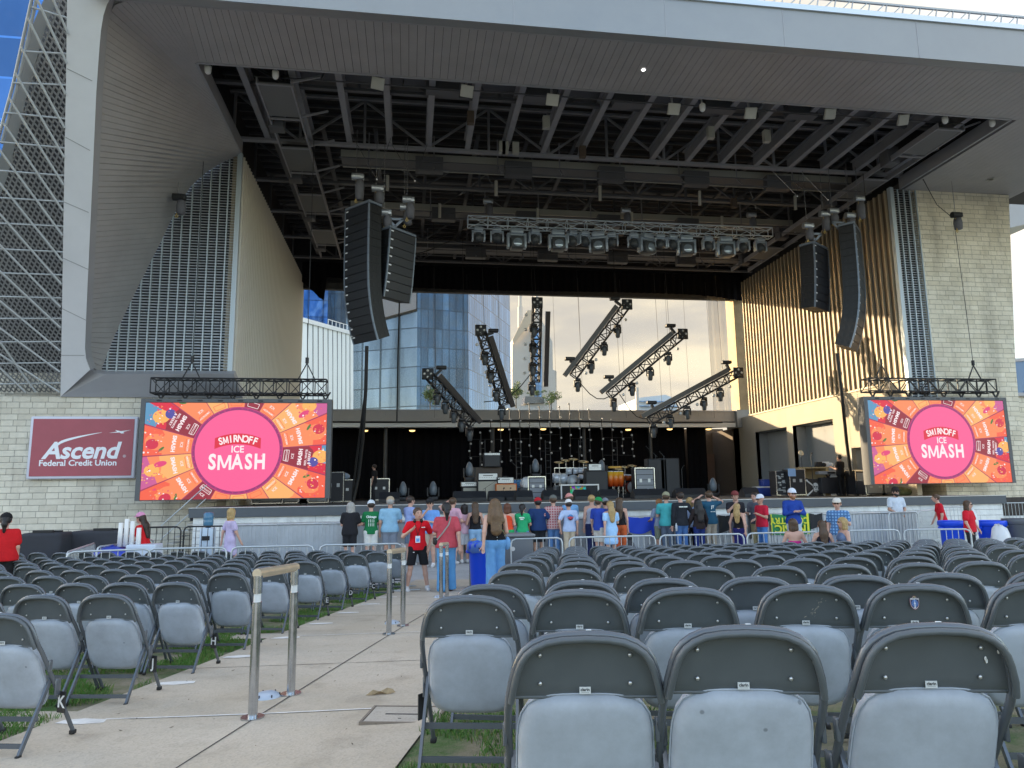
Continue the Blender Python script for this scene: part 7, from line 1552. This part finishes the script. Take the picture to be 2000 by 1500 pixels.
t=P('man in a pale blue tee with a round emblem, white cap and khakis',1111,PY-.4,H_(1111,977),R(4),('pocket','down'),('tee',(.42,.52,.74)),('jeans',(.50,.42,.31)),('short','dark'),(.72,.72,.72),0,1.02)
s_=t['_s']; b=MB(); b.lathe((0,-.152*s_,1.27*s_),[(.085*s_,0),(.001,.004)],20,axis=Matrix.Rotation(R(90),3,'X')); o=b.build('shirt_emblem',mat('emblem_blue',(.06,.25,.55),.7),t); b=MB(); b.lathe((0,-.156*s_,1.245*s_),[(.06*s_,0),(.001,.004)],20,axis=Matrix.Rotation(R(90),3,'X')); b.bb((-.09*s_,-.162*s_,1.25*s_),(.09*s_,-.158*s_,1.28*s_)); b.build('emblem_detail',mat('emblem_red',(.5,.06,.08),.7),o)
P('man in a pink cap and sky-blue shirt half hidden behind the emblem tee',1113,PY+.3,H_(1108,966),R(20),('rail','rail'),('shirt',(.2,.42,.72)),('jeans',(.1,.1,.2)),('short','brown'),(.62,.28,.26),0,1.05)
P('woman with short pale hair in a pale floral top holding a navy bag',1156,PY,H_(1155,967),R(-10),('down','rail'),('tank',(.42,.45,.55)),('wide',(.02,.03,.10)),('short','blond'),None,0,fem=True)
P('young man in a royal-blue tee, green cap and pale shorts',1169,PY-.5,H_(1168,973),R(-55),('down','pocket'),('tee',(.03,.07,.40)),('shorts',(.55,.52,.47)),('short','brown'),(.02,.26,.08),0,face=True)
P('dark-capped person behind the blonde in a pale blue dress',1183,PY+.3,H_(1182,975),R(10),('down','down'),('tee',(.08,.08,.2)),('jeans',(.05,.05,.1)),('short','dark'),(.22,.24,.28),0)
P('blonde woman in a loose pale blue dress with a small crossbody bag',1192,PY-.8,H_(1191,978),R(8),('swing','rail'),('dress',(.36,.58,.86)),None,('long','blond'),None,0,fem=True,bw=1.1)
P('dark-haired woman in a black top with an orange jacket tied on',1210,PY-.2,H_(1207,972),R(-20),('rail','down'),('tank',(.015,.015,.018)),('wide',(.55,.12,.04)),('long','brown'),None,0,fem=True)
P('man in a teal tee, olive cap and grey trousers',1302,PY,H_(1301,963),R(-30),('rail','down'),('tee',(.07,.42,.44)),('jeans',(.11,.14,.19)),('short','brown'),(.30,.30,.20),0,1.12)
P('person in a slate-grey shirt and olive shorts left of the teal tee',1288,PY+.3,H_(1291,975),R(10),('rail','rail'),('tee',(.24,.28,.38)),('shorts',(.20,.22,.16)),('short','ginger'),None,1)
t=P('man in a black long-sleeved top and jeans holding a bottle',1330,PY-.3,H_(1330,961),R(3),('down','pocket'),('long',(.02,.023,.03)),('jeans',(.06,.14,.33)),('short','dark'),None,0,1.08); back_print(t,['PARKER MUSIC'],(.85,.85,.85),1.36,.036,-.160)
P('woman in a blue patterned shirt shading her eyes behind the black-sleeved man',1348,PY+.4,H_(1346,972),R(-25),('down','eyes'),('tee',(.36,.44,.62)),('jeans',(.02,.02,.03)),('bob','blond'),None,0,fem=True)
P('woman with long black curls in a sheer black top and dark jeans',1364,PY-.4,H_(1363,974),R(5),('rest','rest'),('long',(.025,.018,.018)),('jeans',(.015,.03,.14)),('wavy','black'),None,2,fem=True)
t=P('man in a dark teal tee with both arms raised to his face',1386,PY+.1,H_(1386,959),R(8),('eyes','eyes'),('tee',(.02,.085,.15)),('jeans',(.36,.32,.26)),('short','brown'),None,0,1.15,tilt=.3); back_print(t,['JT','~ ~'],(.7,.8,.85),1.32,.10,-.165)
P('man in a black tee and maroon cap with a hand at his mouth',1437,PY+.1,H_(1436,961),R(170),('down','mouth'),('tee',(.025,.025,.032)),('shorts',(.1,.1,.12)),('short','brown'),(.20,.05,.05),0,face=True)
P('blonde woman in a black tank leaning back, navy trousers',1442,PY-.9,H_(1440,982),R(-40),('rest','swing'),('tank',(.014,.014,.017)),('wide',(.02,.02,.12)),('long','blond'),None,0,fem=True,lean=-.22,face=True)
P('man in a grey tee behind the red tee and white cap',1476,PY+.3,H_(1477,962),R(120),('front','phone'),('tee',(.10,.11,.14)),('jeans',(.42,.36,.2)),('short','dark'),None,0,face=True)
P('smiling man in a red tee, white cap and jeans turned to the left',1487,PY-.7,H_(1485,967),R(100),('phone','down'),('tee',(.55,.02,.05)),('jeans',(.07,.19,.46)),('bald','grey'),(.70,.74,.82),1,1.08,face=True,shades=True)
P('bearded man in a blue pullover and white cap with crossed arms',1549,PY-.9,H_(1549,956),R(176),('crossed','crossed'),('long',(.02,.06,.32)),('shorts',(.46,.54,.62)),('short','ginger'),(.68,.72,.80),0,1.1,face=True,shades=True,beard=True)
P('brown-haired woman in a magenta halter top sitting with her back turned',1548,15.4,1.62,R(-25),('rest','rest'),('halter',(.50,.02,.20)),('shorts',(.6,.6,.6)),('bob','brown'),None,0,fem=True,seated=True,face=True,turn=-.5)
P('woman with straight brown hair in a black top sitting among the chairs',1603,15.0,1.56,R(-15),('rest','rest'),('tank',(.02,.02,.03)),('shorts',(.1,.1,.1)),('long','brown'),None,0,fem=True,seated=True)
P('man in a blue checked shirt, white cap and sunglasses standing over the chairs',1636,15.9,H_(1634,975,15.9),R(140),('phone','down'),('shirt',plaid('blue_check',(.22,.42,.72),(.05,.14,.32))),('jeans',(.3,.36,.46)),('short','ginger'),(.66,.62,.56),0,1.12,h=.014,face=True,shades=True)
P('small red-haired woman seated between the brown-haired and blonde women',1616,16.4,1.5,R(160),('lap','mouth'),('tank',(.2,.2,.5)),('shorts',(.1,.1,.1)),('curly','red'),None,0,fem=True,seated=True,face=True)
P('blonde woman in sunglasses and a slate-blue tank sitting sideways',1644,14.9,1.64,R(85),('rest','rest'),('tank',(.16,.22,.36)),('shorts',(.2,.2,.3)),('bob','blond'),None,0,fem=True,seated=True,face=True,shades=True)
P('bearded guard in a white polo and dark trousers standing behind the barrier',1752,PY+1.2,H_(1752,953,PY+1.2),R(178),('front','front'),('polo',(.60,.67,.76)),('jeans',(.02,.022,.04)),('short','black'),(.03,.025,.025),1,1.1,face=True,shades=True,beard=True,shoe=1)
P('man in a red shirt over white sleeves bending towards the barrier',1840,PY-.4,H_(1840,965,PY-.4),R(62),('down','rest'),('tee',(.58,.015,.03)),('jeans',(.02,.02,.024)),('short','brown'),None,0,lean=.18,face=True,shoe=1)
P('long-haired person in a red staff shirt and sunglasses facing right',1891,16.6,H_(1890,978,16.6),R(-150),('rest','rest'),('big',(.60,.015,.03)),('jeans',(.03,.03,.035)),('bob','brown'),None,0,1.1,h=.014,face=True,shades=True)
# the three people walking in the aisle
t=P('young staffer in a red polo, black shorts and headphones facing the camera',816,14.35,1.60,R(188),('pocket','point'),('tee',(.62,.01,.02)),('shorts',(.015,.015,.018)),('short','brown'),None,0,h=.0105,face=True,stance=.13,turn=.25)
s_=t['_s']; b=MB(); [b.ball((sx*.075*s_,.055*s_,1.475*s_),(.035*s_,.04*s_,.05*s_),12) for sx in (-1,1)]; b.tube([(.08*math.cos(a)*s_,-.075*math.sin(a)*s_,1.49*s_) for a in np.linspace(0,math.pi,12)],.012*s_,8); b.build('headphones',M_SHADES,t)
b=MB(); [b.bar((sx*.07*s_,.11*s_,1.43*s_),(0.02*s_,.15*s_,1.16*s_),.008*s_) for sx in (-1,1)]; o=b.build('lanyard',BLK,t); b=MB(); b.bb((-.03*s_,.150*s_,1.02*s_),(.07*s_,.158*s_,1.16*s_)); o=b.build('badge',mat('pass_white',(.7,.75,.85),.4),t); b=MB(); b.bb((-.015*s_,.158*s_,1.04*s_),(.055*s_,.160*s_,1.11*s_)); b.build('badge_photo',mat('pass_blue',(.12,.35,.7),.4),o); b=MB(); b.bb((-.14*s_,.128*s_,1.33*s_),(-.06*s_,.136*s_,1.345*s_)); b.build('chest_print',WHITE,t)
b=MB(); b.ball((.10*s_,.128*s_,.82*s_),(.02*s_,.006*s_,.009*s_),8); b.build('shorts_mark',WHITE,t)
t=P('woman in a faded pink tee and wide blue jeans walking away down the aisle',872,14.05,1.68,R(3),('phone','swing'),('big',(.50,.075,.10)),('wide',(.11,.30,.55)),('pony','black'),None,0,h=.0105,fem=True,walk=.55,shoe=2,bw=1.12)
s_=t['_s']; b=MB(); b.tube([Vector((.08,-.06,1.46))*s_,Vector((.03,-.165,1.32))*s_,Vector((-.10,-.175,1.15))*s_,Vector((-.20,-.10,1.02))*s_],.016*s_,6); o=b.build('bag_strap',mat('grey_strap',(.28,.27,.25),.8),t); b=MB(); b.rbox(Vector((-.21,.02,.99))*s_,(.12*s_,.2*s_,.14*s_),.03); b.build('waist_bag',BLK,t)
t=P('woman in a black sleeveless blouse and loose jeans with long highlighted hair',967,13.6,1.72,R(2),('swing','front'),('tank',(.010,.010,.012)),('wide',(.13,.31,.58)),('wavy','mixed'),None,0,h=.0105,fem=True,walk=.25,bw=1.08)
s_=t['_s']; b=MB(); [b.ball((.01*s_,-.135*s_-.012*k,(1.14-.055*k)*s_),.008,8) for k in range(4)]; b.build('blouse_button',M_PLT,t); b=MB(); b.tube([Vector((-.06,-.11,1.42))*s_,Vector((.05,-.17,1.25))*s_,Vector((.19,-.10,1.04))*s_],.008*s_,6); b.build('bag_strap',mat('olive_strap',(.2,.17,.08),.8),t)
b=MB(); b.ball(Vector((.235,.02,.90))*s_,(.07*s_,.07*s_,.13*s_),10); b.build('tied_denim_jacket',cloth((.15,.32,.58)),t)
p=at(940,1075,Y=13.6); b=MB(); b.bar((-.05,0,.05),(.05,.0,-.05),.014,.02); tag(b.build('sunglasses_in_hand',M_SHADES,None,p),'dark folded sunglasses held by the woman in a black blouse','sunglasses')
# crew on stage
P('crew member in black standing in the dark left wing of the stage',730,36,1.80,R(70),('down','down'),('tee',(.018,.018,.02)),('jeans',(.03,.03,.035)),('short','dark'),None,0,z=SZ,h=.02,face=True,shoe=1)
P('musician in black seated at the keyboard stage right, seen from behind',1648,28.6,1.76,R(25),('phone','phone'),('tee',(.012,.012,.014)),('jeans',(.012,.012,.014)),('short','black'),None,1,1.15,z=SZ,h=.018,shoe=1)
p=at(1346,1030,Y=19.5); b=MB(); b.lathe(at(1321,1030,Y=19.45),[(.034,-.1),(.034,.05),(.015,.09),(.015,.12)],10); tag(b.build('water_bottle',mat('clear_bottle',(.6,.65,.7),.1,alpha=.7)),'clear bottle in the hand of the black-sleeved man','bottle')
for o in COL.objects:
    if o.name.startswith('person') and '_s' in o: del o['_s']
